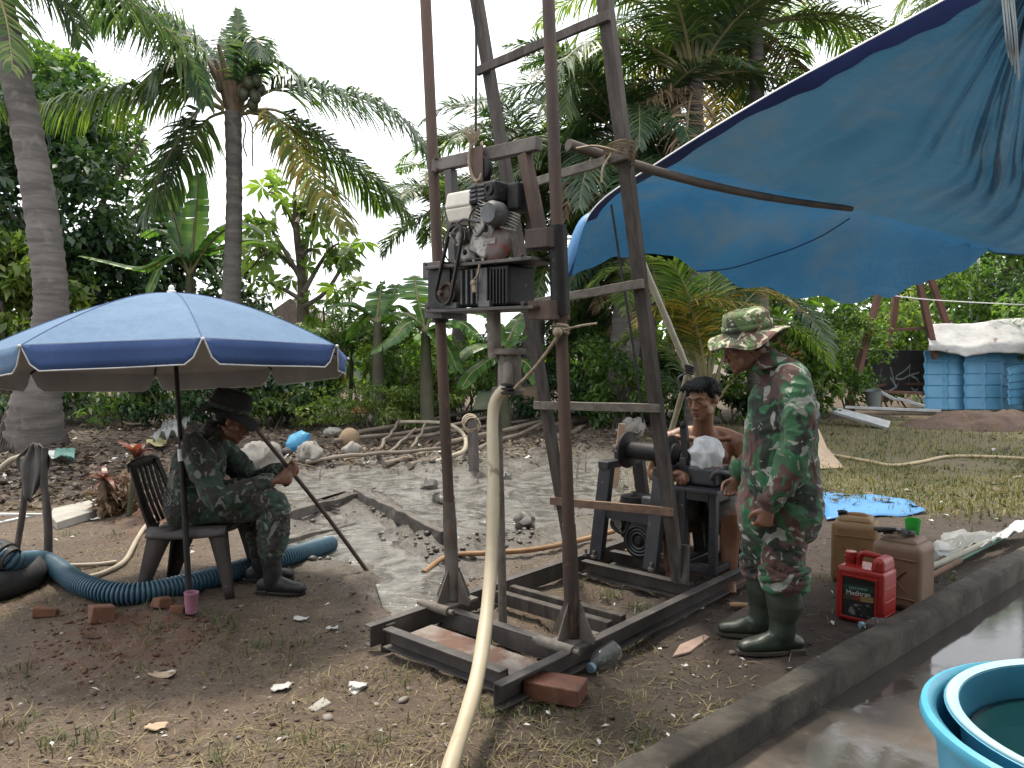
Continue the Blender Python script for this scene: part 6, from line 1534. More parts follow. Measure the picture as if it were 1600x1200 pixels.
tag(mb.build('rope', pbr('pale_nylon_cord', (.40, .44, .44), rough=.7, bump=.1), smooth=60), 'frayed pale cords tying the tarpaulin at the top right', 'rope')
# pole under the sheet
mb = MB(); a, b = at(888, 226, 4.05), at(1330, 326, 5.35); P = [a.lerp(b, i / 24) + V(0, 0, -.05 * math.sin(math.pi * i / 24)) for i in range(25)]
mb.tube(P, [(.028 - .008 * i / 24) * (1.08 if i % 5 == 0 else 1) for i in range(25)], 12)
tag(mb.build('bamboo_pole', pbr('dark_bamboo', (.085, .066, .052), (.045, .036, .030), 4, rough=.7, bump=.2), smooth=50), 'long pole lashed to the ladder and running under the tarpaulin', 'pole')
mb = MB(); c = lr0.lerp(lr1, .905)
for k in range(5): mb.lathe([(.072, -.006), (.083, 0), (.072, .006)], at(968, 240, 4.02) + V(0, 0, .016 * k - .03), (.3 - .12 * k, .2, 1), 16, False)
mb.tube(spline([at(955, 240, 3.95), at(942, 262, 3.95), at(940, 285, 3.95)], 5), .006, 6); mb.tube(spline([at(900, 232, 4.0), at(930, 228, 3.98), at(965, 236, 3.95)], 5), .006, 6)
tag(mb.build('rope', ROPE, smooth=60), 'rope lashing that ties the long pole to the ladder', 'rope')
mb = MB(); mb.tube(spline([at(955, 320, 4.9), at(975, 450, 4.9), at(992, 560, 4.9), at(1005, 660, 4.9)], 5), .008, 6); tag(mb.build('rope', RUBBER, smooth=60), 'thin black rope hanging behind the ladder below the tarpaulin', 'rope')
BAM = pbr('pale_bamboo', (.30, .29, .22), (.22, .20, .14), 4, rough=.55, bump=.15)
for a, b, lab in ((at(1003, 408, 6.2), at(1080, 590, 6.5), 'pale bamboo pole slanting down behind the ladder to the tied joint'), (at(1076, 580, 6.45), on(1028, 745), 'pale bamboo pole standing left of the bare-chested man')):
    mb = MB(); P = [a.lerp(b, i / 12) for i in range(13)]; mb.tube(P, [.026 * (1.1 if i % 3 == 0 else 1) for i in range(13)], 10); tag(mb.build('bamboo_pole', BAM, smooth=50), lab, 'pole', 'bamboo props')
mb = MB(); 
for k in range(4): mb.lathe([(.03, -.012), (.045, 0), (.03, .012)], at(1077, 582, 6.42) + V(0, 0, .015 * k), (.4, .1 * k, 1), 12, False)
mb.tube(spline([at(1077, 582, 6.40), at(1060, 590, 6.38), at(1062, 610, 6.38)], 4), .008, 6); tag(mb.build('rope', RUBBER, smooth=60), 'black tie joining the two bamboo poles', 'rope')

# ================================================================== jerrycans and things by the kerb
TAN = leafmat('tan_jerrycan_plastic', (.24, .145, .062), (.30, .185, .085), (.36, .23, .115), .22, .5, 5, (1, .85, .6))
TAN2 = leafmat('brown_jerrycan_plastic', (.21, .135, .085), (.26, .175, .115), (.32, .225, .155), .18, .55, 5, (1, .85, .65))
REDP = pbr('red_oil_can', (.36, .022, .016), (.28, .016, .012), 7, .4, .66, .35, bump=.06, spots=(.22, .05, .035), spot_scale=16, spot_t=.68)
def rbox(w, d, h, mat, nm, parent, z0=0, bev=.03, taper=1.0, at_=(0, 0)):
    return MB().box((at_[0], at_[1], z0 + h / 2), (w, d, h), None, taper).build(nm, mat, parent, bevel=bev, seg=4, smooth=40)
def jerry(name, label, loc, rz, w, d, h, mat, red=False):
    t_ = thing(name, loc, label, 'jerrycan', None, rz); ORG[t_.name] = V(0, 0, 0)
    if red:
        rbox(w, d, h * .80, mat, 'body', t_, 0, .022)
        mb = MB(); mb.prism([V(.02, -d * .42, h * .78), V(w * .5 - .006, -d * .42, h * .78), V(w * .5 - .006, -d * .42, h * .90), V(w * .5 - .05, -d * .42, h * .985), V(.10, -d * .42, h * .985), V(.085, -d * .42, h * .93)], V(0, 0, 0), V(0, d * .84, 0))
        # raised rear shoulder that turns into the handle
        m2 = MB(); m2.box((w * .34, 0, h * .87), (w * .30, d * .96, h * .22), None, .82); m2.build('shoulder', mat, t_, bevel=.025, seg=4)
        m2 = MB(); m2.tube(spline([V(-w * .16, 0, h * .80), V(-w * .13, 0, h * .93), V(-.01, 0, h * .975), V(w * .28, 0, h * .965)], 6), .017, 12); m2.build('handle', mat, t_, smooth=60)
        m2 = MB(); m2.lathe([(.028, 0), (.028, .03), (.034, .031), (.034, .045), (.030, .046), (.031, .062), (.028, .068), (.001, .069)], (-w * .33, 0, h * .79), (0, 0, 1), 22); m2.build('cap', mat, t_, smooth=40)
        fr_ = MB()
        for (x, z, a, b) in ((0, .155 * h / .2, 0, 0),): pass
        fw, fz0, fz1 = w * .66, h * .085, h * .66
        for (cx, cz, sx_, sz_) in ((0, fz1 + .006, fw + .024, .012), (0, fz0 - .006, fw + .024, .012), (-fw / 2 - .006, (fz0 + fz1) / 2, .012, fz1 - fz0), (fw / 2 + .006, (fz0 + fz1) / 2, .012, fz1 - fz0)):
            MB().box((cx, -d / 2 - .002, cz), (sx_, .010, sz_)).build('label_frame', mat, t_, bevel=.003)
        # printed label: bands, words and picture as thin sheets
        y0 = -d / 2 - .0022
        def strip(x0, x1, z0, z1, col, nm, lift=0, parent=None, slant=0):
            m3 = MB(); m3.add([V(x0, y0 - lift, z0), V(x1, y0 - lift, z0 + slant), V(x1, y0 - lift, z1 + slant), V(x0, y0 - lift, z1)], [(0, 1, 2, 3)]); return m3.build(nm, pbr('print_' + nm, col, rough=.45, bump=0), parent or t_, fix=False)
        lb = strip(-fw / 2, fw / 2, fz0, fz1, (.012, .012, .014), 'label')
        H_ = fz1 - fz0
        strip(-fw / 2 + .004, fw / 2 - .004, fz0 + H_ * .66, fz0 + H_ * .80, (.014, .055, .035), 'green_band', .0008, lb, .012)
        strip(-fw / 2 + .004, fw / 2 - .004, fz0 + H_ * .42, fz0 + H_ * .56, (.07, .045, .025), 'brown_band', .0008, lb, .012)
        for k in range(4): strip(.012, fw / 2 - .006, fz0 + H_ * (.44 + .034 * k), fz0 + H_ * (.462 + .034 * k), (.42, .30, .10), 'yellow_line', .0016, lb, .006)
        m3 = MB(); m3.lathe([(.001, 0), (.017, 0), (.017, .0006), (.001, .0006)], V(-.008, y0 - .0012, fz0 + H_ * .52), (0, -1, 0), 18); m3.build('round_mark', pbr('print_round', (.20, .03, .015), rough=.45, bump=0), lb)
        for k in range(16):
            x = rs.uniform(-fw / 2 + .015, fw / 2 - .015); z = rs.uniform(.06, .34); s_ = rs.uniform(.005, .014)
            strip(x - s_, x + s_, fz0 + H_ * z, fz0 + H_ * z + s_ * 1.2, rs.choice([(.06, .06, .07), (.12, .11, .11), (.03, .03, .05), (.22, .20, .19)]), 'picture_patch', .0008 + .00004 * k, lb)
        for txt, size, z, col in (('Meditran', .036, .575, (.75, .75, .72)), ('PERTAMINA', .018, .72, (.30, .45, .42))):
            cu = bpy.data.curves.new('lettering', 'FONT'); cu.body = txt; cu.size = size; cu.align_x = 'CENTER'; cu.extrude = .0003
            to = bpy.data.objects.new('lettering', cu); COL.objects.link(to); dg = bpy.context.evaluated_depsgraph_get(); me = bpy.data.meshes.new_from_object(to.evaluated_get(dg)); bpy.data.objects.remove(to)
            to = bpy.data.objects.new('lettering', me); COL.objects.link(to); to.parent = lb; to.location = (0, y0 - .0022, fz0 + H_ * z); to.rotation_euler = (math.pi / 2, R(-5), 0); me.materials.clear(); me.materials.append(pbr('print_' + txt[:3], col, rough=.4, bump=0))
        for k in range(3): MB().box((w / 2 + .001, 0, h * (.16 + .2 * k)), (.006, d * .7, h * .012)).build('side_ridge', mat, t_, bevel=.002)
    else:
        rbox(w, d, h * .90, mat, 'body', t_, 0, .042)
        rbox(w * .80, d * .80, h * .10, mat, 'shoulder', t_, h * .865, .03, .86)
        m2 = MB(); m2.tube(spline([V(-w * .20, 0, h * .93), V(-w * .16, 0, h * .965), V(.02, 0, h * .975), V(w * .20, 0, h * .965), V(w * .25, 0, h * .93)], 5), .015, 10); m2.build('handle', mat, t_, smooth=60)
        m2 = MB(); m2.lathe([(.026, 0), (.026, .02), (.030, .022), (.030, .03), (.022, .03), (.020, .004)], (-w * .30, -d * .05, h * .945), (0, 0, 1), 20); m2.build('spout', BLACKM, t_, smooth=40)
        for k in range(2): MB().box((0, -d / 2 - .0005, h * (.18 + .52 * k)), (w * .80, .008, .010)).build('front_ridge', mat, t_, bevel=.003)
        for s in (-1, 1): MB().beam(V(-w * .22 * s, -d / 2 - .001, h * .28), V(w * .22 * s, -d / 2 - .0012, h * .56), .006, .016, (0, 1, 0)).build('embossed_cross', mat, t_, bevel=.002)
    return t_
j1 = on(1336, 906); jerry('jerrycan', 'yellowish brown plastic jerrycan standing behind the other two', j1, R(-30), .27, .24, .43, TAN)
j2 = on(1408, 948); jerry('jerrycan', 'large dirty brown jerrycan with tools and a green cup on top', j2 + V(.02, .03, 0), R(-46), .27, .25, .42, TAN2)
j3 = on(1352, 968); jerry('oil_can', 'red plastic oil can with a dark printed label, in front of the brown jerrycan', j3, R(-46), .255, .19, .37, REDP, True)
GRN = leafmat('bright_green_plastic', (.06, .48, .08), (.07, .55, .10), (.09, .60, .12), .45, .35, 5, (1, 1.1, .8))
q = j2 + V(.075, .04, .405); mb = MB(); mb.lathe([(.001, 0), (.032, 0), (.034, .004), (.043, .085), (.045, .086), (.045, .090), (.040, .089), (.031, .006), (.001, .005)], q, (0, 0, 1), 24)
tag(mb.build('cup', GRN, smooth=40), 'bright green plastic cup standing on the brown jerrycan', 'cup')
tl = thing('pliers', j2 + V(-.08, -.03, .425), 'greasy black pliers lying on top of the brown jerrycan', 'pliers'); q = j2 + V(-.06, -.02, .44)
for s in (-1, 1):
    mb = MB(); mb.tube(spline([q + V(-.09, .03 + .022 * s, 0), q + V(-.03, .012 + .012 * s, .006), q + V(.02, -.004, .006), q + V(.08, -.02 - .012 * s, 0)], 5), lerp_list([.012, .012, .010, .013, .008], 16), 8); mb.build('handle', GREYP if s > 0 else BLACKM, tl, smooth=60)
MB().ball(q + V(.02, -.004, .008), (.02, .02, .012), 10, 6).build('pivot', ALU, tl, smooth=60)
mb = MB(); mb.box(j2 + V(.01, -.02, .432), (.10, .05, .02), (0, .1, .5)); tag(mb.build('metal_part', GREYP, bevel=.004), 'small greasy metal part beside the green cup on the jerrycan', 'metal part')
# PET bottles
def clear_mat():
    m, n, l, b = newmat('clear_plastic'); b.inputs['Base Color'].default_value = (.86, .91, .93, 1); b.inputs['Roughness'].default_value = .08
    b.inputs['Transmission Weight'].default_value = .92; b.inputs['IOR'].default_value = 1.18; return m
PET = clear_mat()
def bottle(label, p, d, L, r, seed):
    t_ = thing('plastic_bottle', p, label, 'bottle'); d = Vector(d).normalized(); prof = [(.001, 0), (r * .7, .002), (r, .015)]
    for i in range(9): prof += [(r * (1 if i % 2 else .93), .03 + L * .055 * i)]
    prof += [(r, L * .60), (r * .9, L * .70), (r * .55, L * .84), (r * .36, L * .90), (r * .36, L)]
    mb = MB(); mb.lathe(prof, p, d, 22, True); mb.jitter(.006, 16, seed); mb.build('bottle_body', PET, t_, smooth=60)
    mb = MB(); mb.lathe([(r * .42, -.004), (r * .42, .016), (.001, .018)], Vector(p) + d * L, d, 16); mb.build('cap', pbr('pale_blue_cap', (.25, .38, .48), rough=.4, bump=0), t_, smooth=40)
p = on(960, 1030); bottle('crushed clear plastic bottle lying beside the rig base', p + V(0, 0, .045), on(918, 1058) - p + V(0, 0, -.015), .20, .052, 1)
p = on(1385, 985); bottle('clear plastic bottle lying by the kerb in front of the red can', p + V(.02, -.03, .04), on(1335, 985) - p, .17, .040, 2)
# blue sheet, plastic film and sticks on the right
def drape(name, px, mat, label, cat, dz=.02, amp=.02, n=14, seed=0, thick=.003, sc=5, group=None, lift=None):
    """sheet lying on the ground inside a photo quadrilateral"""
    a, b, c, d = [on(*q) for q in px]; rows = []
    for i in range(n + 1):
        row = []
        for j in range(n + 1):
            u, v = i / n, j / n; p = a.lerp(b, u).lerp(d.lerp(c, u), v)
            p.z = gz1(p.x, p.y) + dz + amp * (mnoise.noise(p * sc + V(seed, 0, 0)) + .6) + .5 * amp * abs(mnoise.noise(p * sc * 2.7 + V(seed, 3, 0))) + (lift(u, v) if lift else 0)
            row.append(p + mnoise.noise_vector(p * 4 + V(0, seed, 0)) * .03)
        rows.append(row)
    mb = MB(); mb.grid(rows); return tag(mb.build(name, mat, smooth=180, solid=thick), label, cat, group)
BLUES = pbr('blue_plastic_sheet', (.045, .19, .42), (.06, .22, .46), 3, rough=.45, bump=.15, bscale=12)
drape('plastic_sheet', ((1272, 772), (1395, 778), (1450, 803), (1290, 815)), BLUES, 'flat blue plastic sheet on the grass behind the jerrycans', 'plastic sheet', .015, .015, 12, 1)
FILM = leafmat('clear_film', (.26, .27, .26), (.36, .37, .36), (.50, .51, .50), .45, .2, 4, (1, 1, 1))
drape('plastic_sack', ((1445, 900), (1475, 850), (1640, 835), (1640, 880)), FILM, 'crumpled translucent plastic sack lying on the kerb end', 'plastic sack', .03, .07, 26, 3, .002, 7)
drape('plastic_bag', ((1530, 885), (1570, 868), (1640, 872), (1580, 898)), BAGW, 'white plastic bag with loop handle on the kerb', 'plastic bag', .10, .03, 16, 8, .002, 9)
for a, b, r_, mt, lab in (((1440, 905), (1545, 868), .022, BAM, 'bamboo stick lying behind the kerb beside the sack'), ((1490, 892), (1580, 855), .012, pbr('green_rod', (.03, .12, .07), rough=.5, bump=.05), 'thin green rod lying over the kerb by the sack'), ((1445, 918), (1500, 900), .018, WOODR, 'short wooden stick end behind the brown jerrycan')):
    mb = MB(); mb.tube([on(*a, .05), on(*b, .10)], r_, 9); tag(mb.build('stick', mt, smooth=60), lab, 'stick', 'sticks by the kerb')
# trowel and tile pieces by the boots
tw = thing('trowel', on(1160, 958), 'rusty trowel with pale wooden handle on the soil by the gumboots', 'trowel')
mb = MB(); a, b = on(1140, 955, .035), on(1168, 955, .035); mb.tube(spline([a, a.lerp(b, .4), b], 4), lerp_list([.015, .018, .013], 9), 12); mb.build('handle', pbr('pale_handle_wood', (.36, .22, .12), (.28, .17, .09), 8, rough=.6), tw, smooth=60)
mb = MB(); mb.prism([on(1168, 955, .03), on(1178, 962, .02), on(1150, 978, .012), on(1128, 975, .012)], V(0, 0, 0), V(0, 0, .006)); mb.build('blade', RUST, tw)
def slab(px, label, mat, cat='stone', th=.03, name='stone', group=None, jit=.01, z=0):
    mb = MB(); mb.prism([on(a, b, -.005 + z) for a, b in px], V(0, 0, 0), V(0, 0, th)); mb.jitter(jit, 9, len(label)); return tag(mb.build(name, mat, bevel=.006), label, cat, group)
PINKT = pbr('pinkish_tile', (.33, .235, .19), (.24, .17, .14), 7, rough=.85, bump=.3)
slab(((1062, 1010), (1085, 1000), (1100, 992), (1110, 997), (1078, 1022), (1050, 1028)), 'pale broken tile piece on the soil left of the gumboots', PINKT, 'tile', .014)
slab(((1128, 975), (1155, 962), (1172, 968), (1140, 985)), 'pinkish broken tile under the trowel', PINKT, 'tile', .012)

# ================================================================== blue basins on the terrace
AQ = pbr('turquoise_basin_plastic', (.075, .36, .54), (.10, .42, .60), 3, .4, .66, .38, bump=.05, bscale=8, spots=(.22, .46, .55), spot_scale=7, spot_t=.66)
AQ2 = pbr('pale_basin_rim', (.34, .56, .64), (.44, .63, .69), 5, rough=.42, bump=.05)
b1 = thing('water_basin', (1.5, 1.86, TZ), 'big turquoise plastic basin at the bottom right corner', 'basin')
mb = MB(); R0, HB = .455, .60
mb.lathe([(.001, 0), (R0 * .78, 0), (R0 * .80, .015), (R0 * .93, HB - .06), (R0 * .945, HB - .03), (R0 * .99, HB - .035), (R0 * 1.01, HB - .02), (R0 * 1.0, HB), (R0 * .97, HB + .006), (R0 * .925, HB - .01), (R0 * .90, HB - .07), (R0 * .775, .03), (.001, .03)], (1.5, 1.86, TZ), (0, 0, 1), 64); mb.build('shell', AQ, b1, smooth=50)
b2 = thing('water_basin', (1.545, 1.885, TZ + .03), 'inner basin full of dark water set in the turquoise one', 'basin')
mb = MB(); R1 = .395; vs_ = []
prof = [(R1 * .82, .04), (R1 * .97, HB - .05), (R1 * 1.02, HB - .012), (R1 * 1.06, HB + .004), (R1 * 1.03, HB + .012), (R1 * .97, HB + .004), (R1 * .93, HB - .10), (R1 * .80, .06)]
mb.lathe(prof, (1.545, 1.885, TZ + .0), (-.02, 0, 1), 64, False); mb.build('shell', AQ, b2, smooth=50)
mb = MB(); mb.lathe([(R1 * .985, HB + .002), (R1 * 1.055, HB + .0065), (R1 * 1.03, HB + .0155), (R1 * .975, HB + .0075)], (1.545, 1.885, TZ), (-.02, 0, 1), 64, False); mb.build('rim', AQ2, b2, smooth=180)
m, n, l, b = newmat('basin_water'); b.inputs['Base Color'].default_value = (.006, .030, .034, 1); b.inputs['Roughness'].default_value = .06; b.inputs['IOR'].default_value = 1.33
t = n.new('ShaderNodeTexCoord'); nz = noise_node(n, l, t.outputs['Object'], 9, 2); add_bump(n, l, b, nz.outputs[0], .06, .01)
mb = MB(); mb.lathe([(.001, 0), (R1 * .932, 0)], (1.545, 1.885, TZ + HB - .085), (0, 0, 1), 48, False); mb.build('water', m, b2)

# ================================================================== right background
RST = pbr('rusty_steel_bar', (.115, .050, .034), (.070, .040, .032), 5, rough=.85, bump=.3)
DT = 16.6
tw = thing('rusty_tower', at(1390, 640, DT), 'rusty four-legged steel stand behind the metal scraps', 'steel stand')
for (a, b, d0, d1) in (((1378, 440), (1322, 650), DT, DT - .5), ((1404, 430), (1382, 628), DT + .8, DT + .8), ((1434, 430), (1462, 560), DT - .4, DT - .4), ((1452, 430), (1492, 540), DT + .6, DT + .6)):
    MB().beam(at(*a, d0), at(*b, d1), .12, .12).build('leg', RST, tw, bevel=.01)
for (a, b, d0, d1) in (((1366, 518), (1450, 512), DT - .1, DT - .3), ((1335, 610), (1450, 615), DT - .3, DT - .3), ((1345, 610), (1388, 600), DT - .3, DT + .7), ((1388, 600), (1445, 600), DT + .7, DT + .5)):
    MB().beam(at(*a, d0), at(*b, d1), .06, .06).build('brace', RST, tw, bevel=.006)
bd = thing('board', at(1400, 612, 17.2), 'black board with white painted scrawl behind the rusty stand', 'board')
MB().box(at(1398, 580, 17.2), (1.32, .04, .92)).build('panel', pbr('black_board', (.014, .013, .016), (.026, .024, .026), 5, rough=.8, bump=.2), bd, bevel=.006)
WHP = pbr('white_scrawl', (.25, .27, .27), (.14, .15, .15), 9, rough=.9, bump=.2)
for k, st_ in enumerate(([(1391, 574), (1394, 585), (1398, 600)], [(1391, 590), (1396, 598), (1401, 606)], [(1423, 570), (1412, 580), (1400, 588), (1401, 592), (1410, 592), (1420, 587), (1436, 582)], [(1420, 570), (1421, 585), (1419, 602)], [(1424, 588), (1432, 592), (1436, 600), (1434, 608), (1428, 610), (1424, 606)], [(1377, 575), (1375, 588), (1373, 600)], [(1404, 598), (1398, 606), (1388, 611)])):
    P = spline([at(a, b, 17.2 - .026) for a, b in st_], 5); mb = MB(); mb.grid([[p + V(0, 0, -.022), p + V(0, -.004, 0), p + V(.012, 0, .022)] for p in P]); mb.build('painted_stroke', WHP, bd)
# blue tile-profile roof sheets
RSH = pbr('blue_roof_sheet', (.060, .205, .345), (.075, .235, .375), 2, .4, .66, .5, bump=.06, bscale=9, spots=(.16, .30, .40), spot_scale=5, spot_t=.68)
rsg = 'blue roof sheets leaning in a row'
def roof_sheet(px0, px1, top0, top1, bot, d, label, tilt=0, lean=.25):
    """pressed roof sheet: waves across, stepped courses down the sheet"""
    rows = []; n, m_ = 36, 48
    a, b, c, e = at(px0, bot, d), at(px1, bot, d), at(px1, top1, d + lean), at(px0, top0, d + lean)
    for i in range(m_ + 1):
        v = i / m_; row = []
        for j in range(n + 1):
            u = j / n; p = a.lerp(b, u).lerp(e.lerp(c, u), v)
            course = (v * 5.0) % 1.0; wave = .045 * max(0, math.cos((u - .02) * 2 * math.pi * 2.0)) ** 6
            p += V(0, -(wave + .022 * (1 - course)), 0) + V(.010 * math.sin(v * 5 * 2 * math.pi), 0, 0)
            row.append(p)
        rows.append(row)
    mb = MB(); mb.grid(rows); return tag(mb.build('roof_sheet', RSH, smooth=35, solid=.01), label, 'roof sheet', rsg)
roof_sheet(1442, 1508, 548, 548, 640, 16.2, 'leftmost blue roof sheet, beside the black board')
roof_sheet(1504, 1566, 546, 546, 640, 16.1, 'blue roof sheet in the middle, under the white cover')
roof_sheet(1560, 1640, 552, 552, 640, 16.25, 'rightmost blue roof sheet reaching the picture edge')
roof_sheet(1572, 1660, 575, 560, 632, 15.7, 'loose tilted blue roof sheet leaning on the others at the right', 0, .1)
# white cover over the sheets
WCV = pbr('white_weathered_cover', (.43, .43, .42), (.33, .33, .33), 3, .4, .62, .75, bump=.6, bscale=5, spots=(.13, .08, .06), spot_scale=3.2, spot_t=.62, dist=.05)
rows = []
for i in range(25):
    v = i / 24; row = []
    for j in range(41):
        u = j / 40; px = 1450 + 220 * u; top = 512 - 8 * u - (16 * max(0, u - .3) / .7); bot = 550 + 4 * math.sin(u * 9) + 5 * u
        p = at(px, bot + (top - bot) * min(1, v * 1.6), 15.95 + max(0, v - .2) * 1.6)
        row.append(p + mnoise.noise_vector(p * 1.6) * .10 + mnoise.noise_vector(p * 5) * .03)
    rows.append(row)
mb = MB(); mb.grid(rows); tag(mb.build('cover_sheet', WCV, smooth=180, solid=.01), 'white weathered plastic cover thrown over the blue roof sheets', 'cover')
# scrap pieces
ZINC = pbr('pale_zinc_sheet', (.40, .42, .43), (.28, .29, .30), 4, rough=.55, bump=.15)
a = [at(1296, 641, 14.6), at(1312, 637, 14.9), at(1392, 658, 14.2), at(1388, 668, 13.9)]
mb = MB(); mb.prism(a, V(0, 0, 0), V(0, .03, -.05)); tag(mb.build('metal_sheet', ZINC, bevel=.006), 'pale grey metal sheet lying in front of the rusty stand', 'metal sheet')
for (p, q, lab, d0, d1) in (((1375, 612), (1400, 625), 'short white slat among the scraps below the black board', 16.0, 15.8), ((1402, 622), (1445, 635), 'longer white slat among the scraps beside the blue sheets', 15.9, 15.6), ((1320, 636), (1470, 642), 'long thin pale rail along the front of the scraps', 15.2, 15.0)):
    MB_ = MB(); MB_.beam(at(*p, d0), at(*q, d1), .10 if 'rail' not in lab else .05, .05); tag(MB_.build('slat', ZINC, bevel=.004), lab, 'slat', 'pale slats in the scrap heap')
mb = MB(); mb.lathe([(.12, 0), (.16, .34), (.17, .35), (.15, .34), (.11, .02)], at(1366, 636, 15.9), (-.15, -.1, 1), 24); tag(mb.build('bucket', pbr('grey_bucket', (.17, .19, .19), (.12, .13, .13), 5, rough=.7), smooth=40), 'grey bucket in the scraps beside the rusty leg', 'bucket')
for x, r_ in ((1517, .035), (1529, .035)):
    mb = MB(); mb.tube([at(x, 380, 19.5), V(at(x, 600, 19.5).x, 19.5, -.1)], r_, 10); tag(mb.build('white_pole', PALEP, smooth=60), 'left one of two thin white poles behind the roof sheets' if x == 1517 else 'right one of two thin white poles behind the roof sheets', 'pole', 'two white poles')
mb = MB(); mb.tube(spline([at(1330, 452, 15), at(1450, 468, 15.5), at(1640, 478, 16)], 8), .012, 6); tag(mb.build('clothes_line', PALEP), 'white line strung across above the roof sheets', 'line')
# dug soil heap
def heap(name, px, w, d, h, mat, label, cat='soil heap', seed=0):
    c = on(*px); rows = []
    for i in range(31):
        row = []
        for j in range(31):
            u, v = i / 30 * 2 - 1, j / 30 * 2 - 1; r_ = math.hypot(u, v); x, y = c.x + u * w, c.y + v * d; z = gz1(x, y) - .06
            f = max(0, 1 - r_ ** 1.6)
            p = V(x, y, 0); z += h * f * (1 + .5 * mnoise.noise(p * 1.1 + V(seed, 0, 0))) + f ** .5 * (.10 * mnoise.noise(p * 3.7) + .05 * mnoise.noise(p * 9)) * min(1, h * 3)
            row.append(V(x, y, z))
        rows.append(row)
    mb = MB(); mb.grid(rows); return tag(mb.build(name, mat, smooth=180), label, cat)
DUG = pbr('dug_soil', (.085, .055, .04), (.052, .036, .028), 5, rough=.95, bump=.8, bscale=20, spots=(.15, .11, .08), spot_scale=9, spot_t=.62, dist=.03)
REDS = pbr('red_clay', (.12, .056, .034), (.075, .042, .028), 6, rough=.95, bump=.8, bscale=22, spots=(.15, .075, .045), spot_scale=9, spot_t=.6, dist=.02)
heap('soil_heap', (1540, 668), 1.7, .9, .42, DUG, 'dark dug soil heap in front of the blue roof sheets', seed=2)
heap('soil_heap', (1280, 652), .9, .5, .18, DUG, 'low dark soil heap left of the metal sheet', seed=4)
heap('soil_heap', (262, 806), .42, .32, .16, REDS, 'reddish clay heap behind the chair', seed=6)
heap('soil_heap', (180, 1015), .34, .16, .022, REDS, 'low heap of crumbled red clay in the left foreground', seed=8)
heap('soil_heap', (612, 958), .12, .20, .055, REDS, 'red clay spoil along the ditch edge left of the rig', seed=9)
YH = pbr('yellowish_hose', (.40, .33, .20), (.32, .25, .15), 5, rough=.6, bump=.08)
hose([(1292, 712), (1350, 722), (1395, 730), (1440, 724), (1480, 716), (1540, 716), (1650, 722)], .022, YH, 'long yellowish hose lying on the grass at the right')
CARD = pbr('cardboard', (.40, .30, .21), (.34, .25, .17), 5, rough=.9, bump=.1)
mb = MB(); mb.prism([on(1272, 735, .02), on(1318, 733, .015), on(1292, 712, .10), on(1272, 690, .34)], V(0, 0, 0), V(.01, .03, .012)); tag(mb.build('cardboard', CARD), 'torn tan cardboard piece standing behind the soldier', 'cardboard')
OCH = pbr('orange_wall', (.33, .13, .07), (.26, .10, .06), 4, rough=.9, bump=.2)
o_ = thing('far_hut', at(1215, 560, 24), 'small orange hut wall glimpsed behind the palms', 'hut'); c = at(1212, 545, 24); MB().box(V(c.x, 24, .8), (1.2, 1.0, 1.7)).build('wall', OCH, o_); MB().box(V(c.x, 24, 1.7), (1.5, 1.3, .12), (0, .12, 0)).build('roof', RST, o_)
c = at(470, 492, 25); o_ = thing('far_hut', V(c.x, 25, 0), 'grey-brown roof peeking over the bushes right of the parasol', 'hut'); MB().box(V(c.x, 25, .9), (2.4, 2, 1.8)).build('wall', OCH, o_); mb = MB(); mb.prism([V(c.x - 1.6, 23.8, 1.8), V(c.x + 1.6, 23.8, 1.8), V(c.x, 23.8, 2.9)], V(0, 0, 0), V(0, 2.4, 0)); mb.build('roof', pbr('old_roof', (.16, .13, .11), rough=.9), o_)

# ================================================================== mud edge boards, stakes, poles
MUDB = pbr('mud_covered_board', (.105, .094, .08), (.05, .042, .035), 7, .38, .62, .8, bump=.5, bscale=30, dist=.012)
def plank(a, b, w, h, mat, label, name='plank', cat='plank', group=None, dz=0, seed=0):
    A, B = on(*a), on(*b); A.z += dz; B.z += dz; mb = board(A, B, w, h, V(0, 0, 1), seed); mb.jitter(.022, 5, seed); mb.jitter(.008, 17, seed); return tag(mb.build(name, mat, bevel=.006), label, cat, group)
plank((408, 822), (562, 778), .045, .085, MUDB, 'muddy board edging the pool behind the sitting soldier', dz=.015, group='boards edging the mud pool', seed=1)
plank((556, 776), (695, 846), .06, .11, MUDB, 'muddy board running from the pool corner to the left mast pipe', dz=.02, group='boards edging the mud pool', seed=2)
plank((430, 848), (560, 820), .045, .06, MUDB, 'low muddy board at the near side of the ditch', dz=-.01, group='boards edging the mud pool', seed=3)
st_ = thing('stake', on(742, 745), 'weathered wooden stake with rope ring standing at the pool edge', 'stake')
a, b = on(742, 748), at(738, 652, on(742, 745).y); mb = board(a - V(0, 0, .2), b, .12, .085, V(0, 1, 0), 5); mb.build('post', WOOD, st_, bevel=.01)
mb = MB(); q = b + V(0, -.05, -.06)
for k in range(3): mb.lathe([(.09, -.012), (.105, 0), (.09, .012)], q + V(-.01 * k, 0, .02 * k - .03), (.3, -1, .2 * k), 18, False)
mb.build('rope_ring', ROPE, st_, smooth=60)
p = on(958, 765); mb = board(p - V(0, 0, .1), at(972, 662, p.y), .07, .05, V(0, 1, 0), 7); tag(mb.build('stake', pbr('tan_timber', (.22, .155, .10), (.16, .11, .075), 5, rough=.85, bump=.3), bevel=.005), 'tan wooden stake standing behind the winch drum', 'stake')
BAMB = pbr('old_bamboo', (.185, .15, .115), (.105, .085, .068), 3, rough=.75, bump=.2)
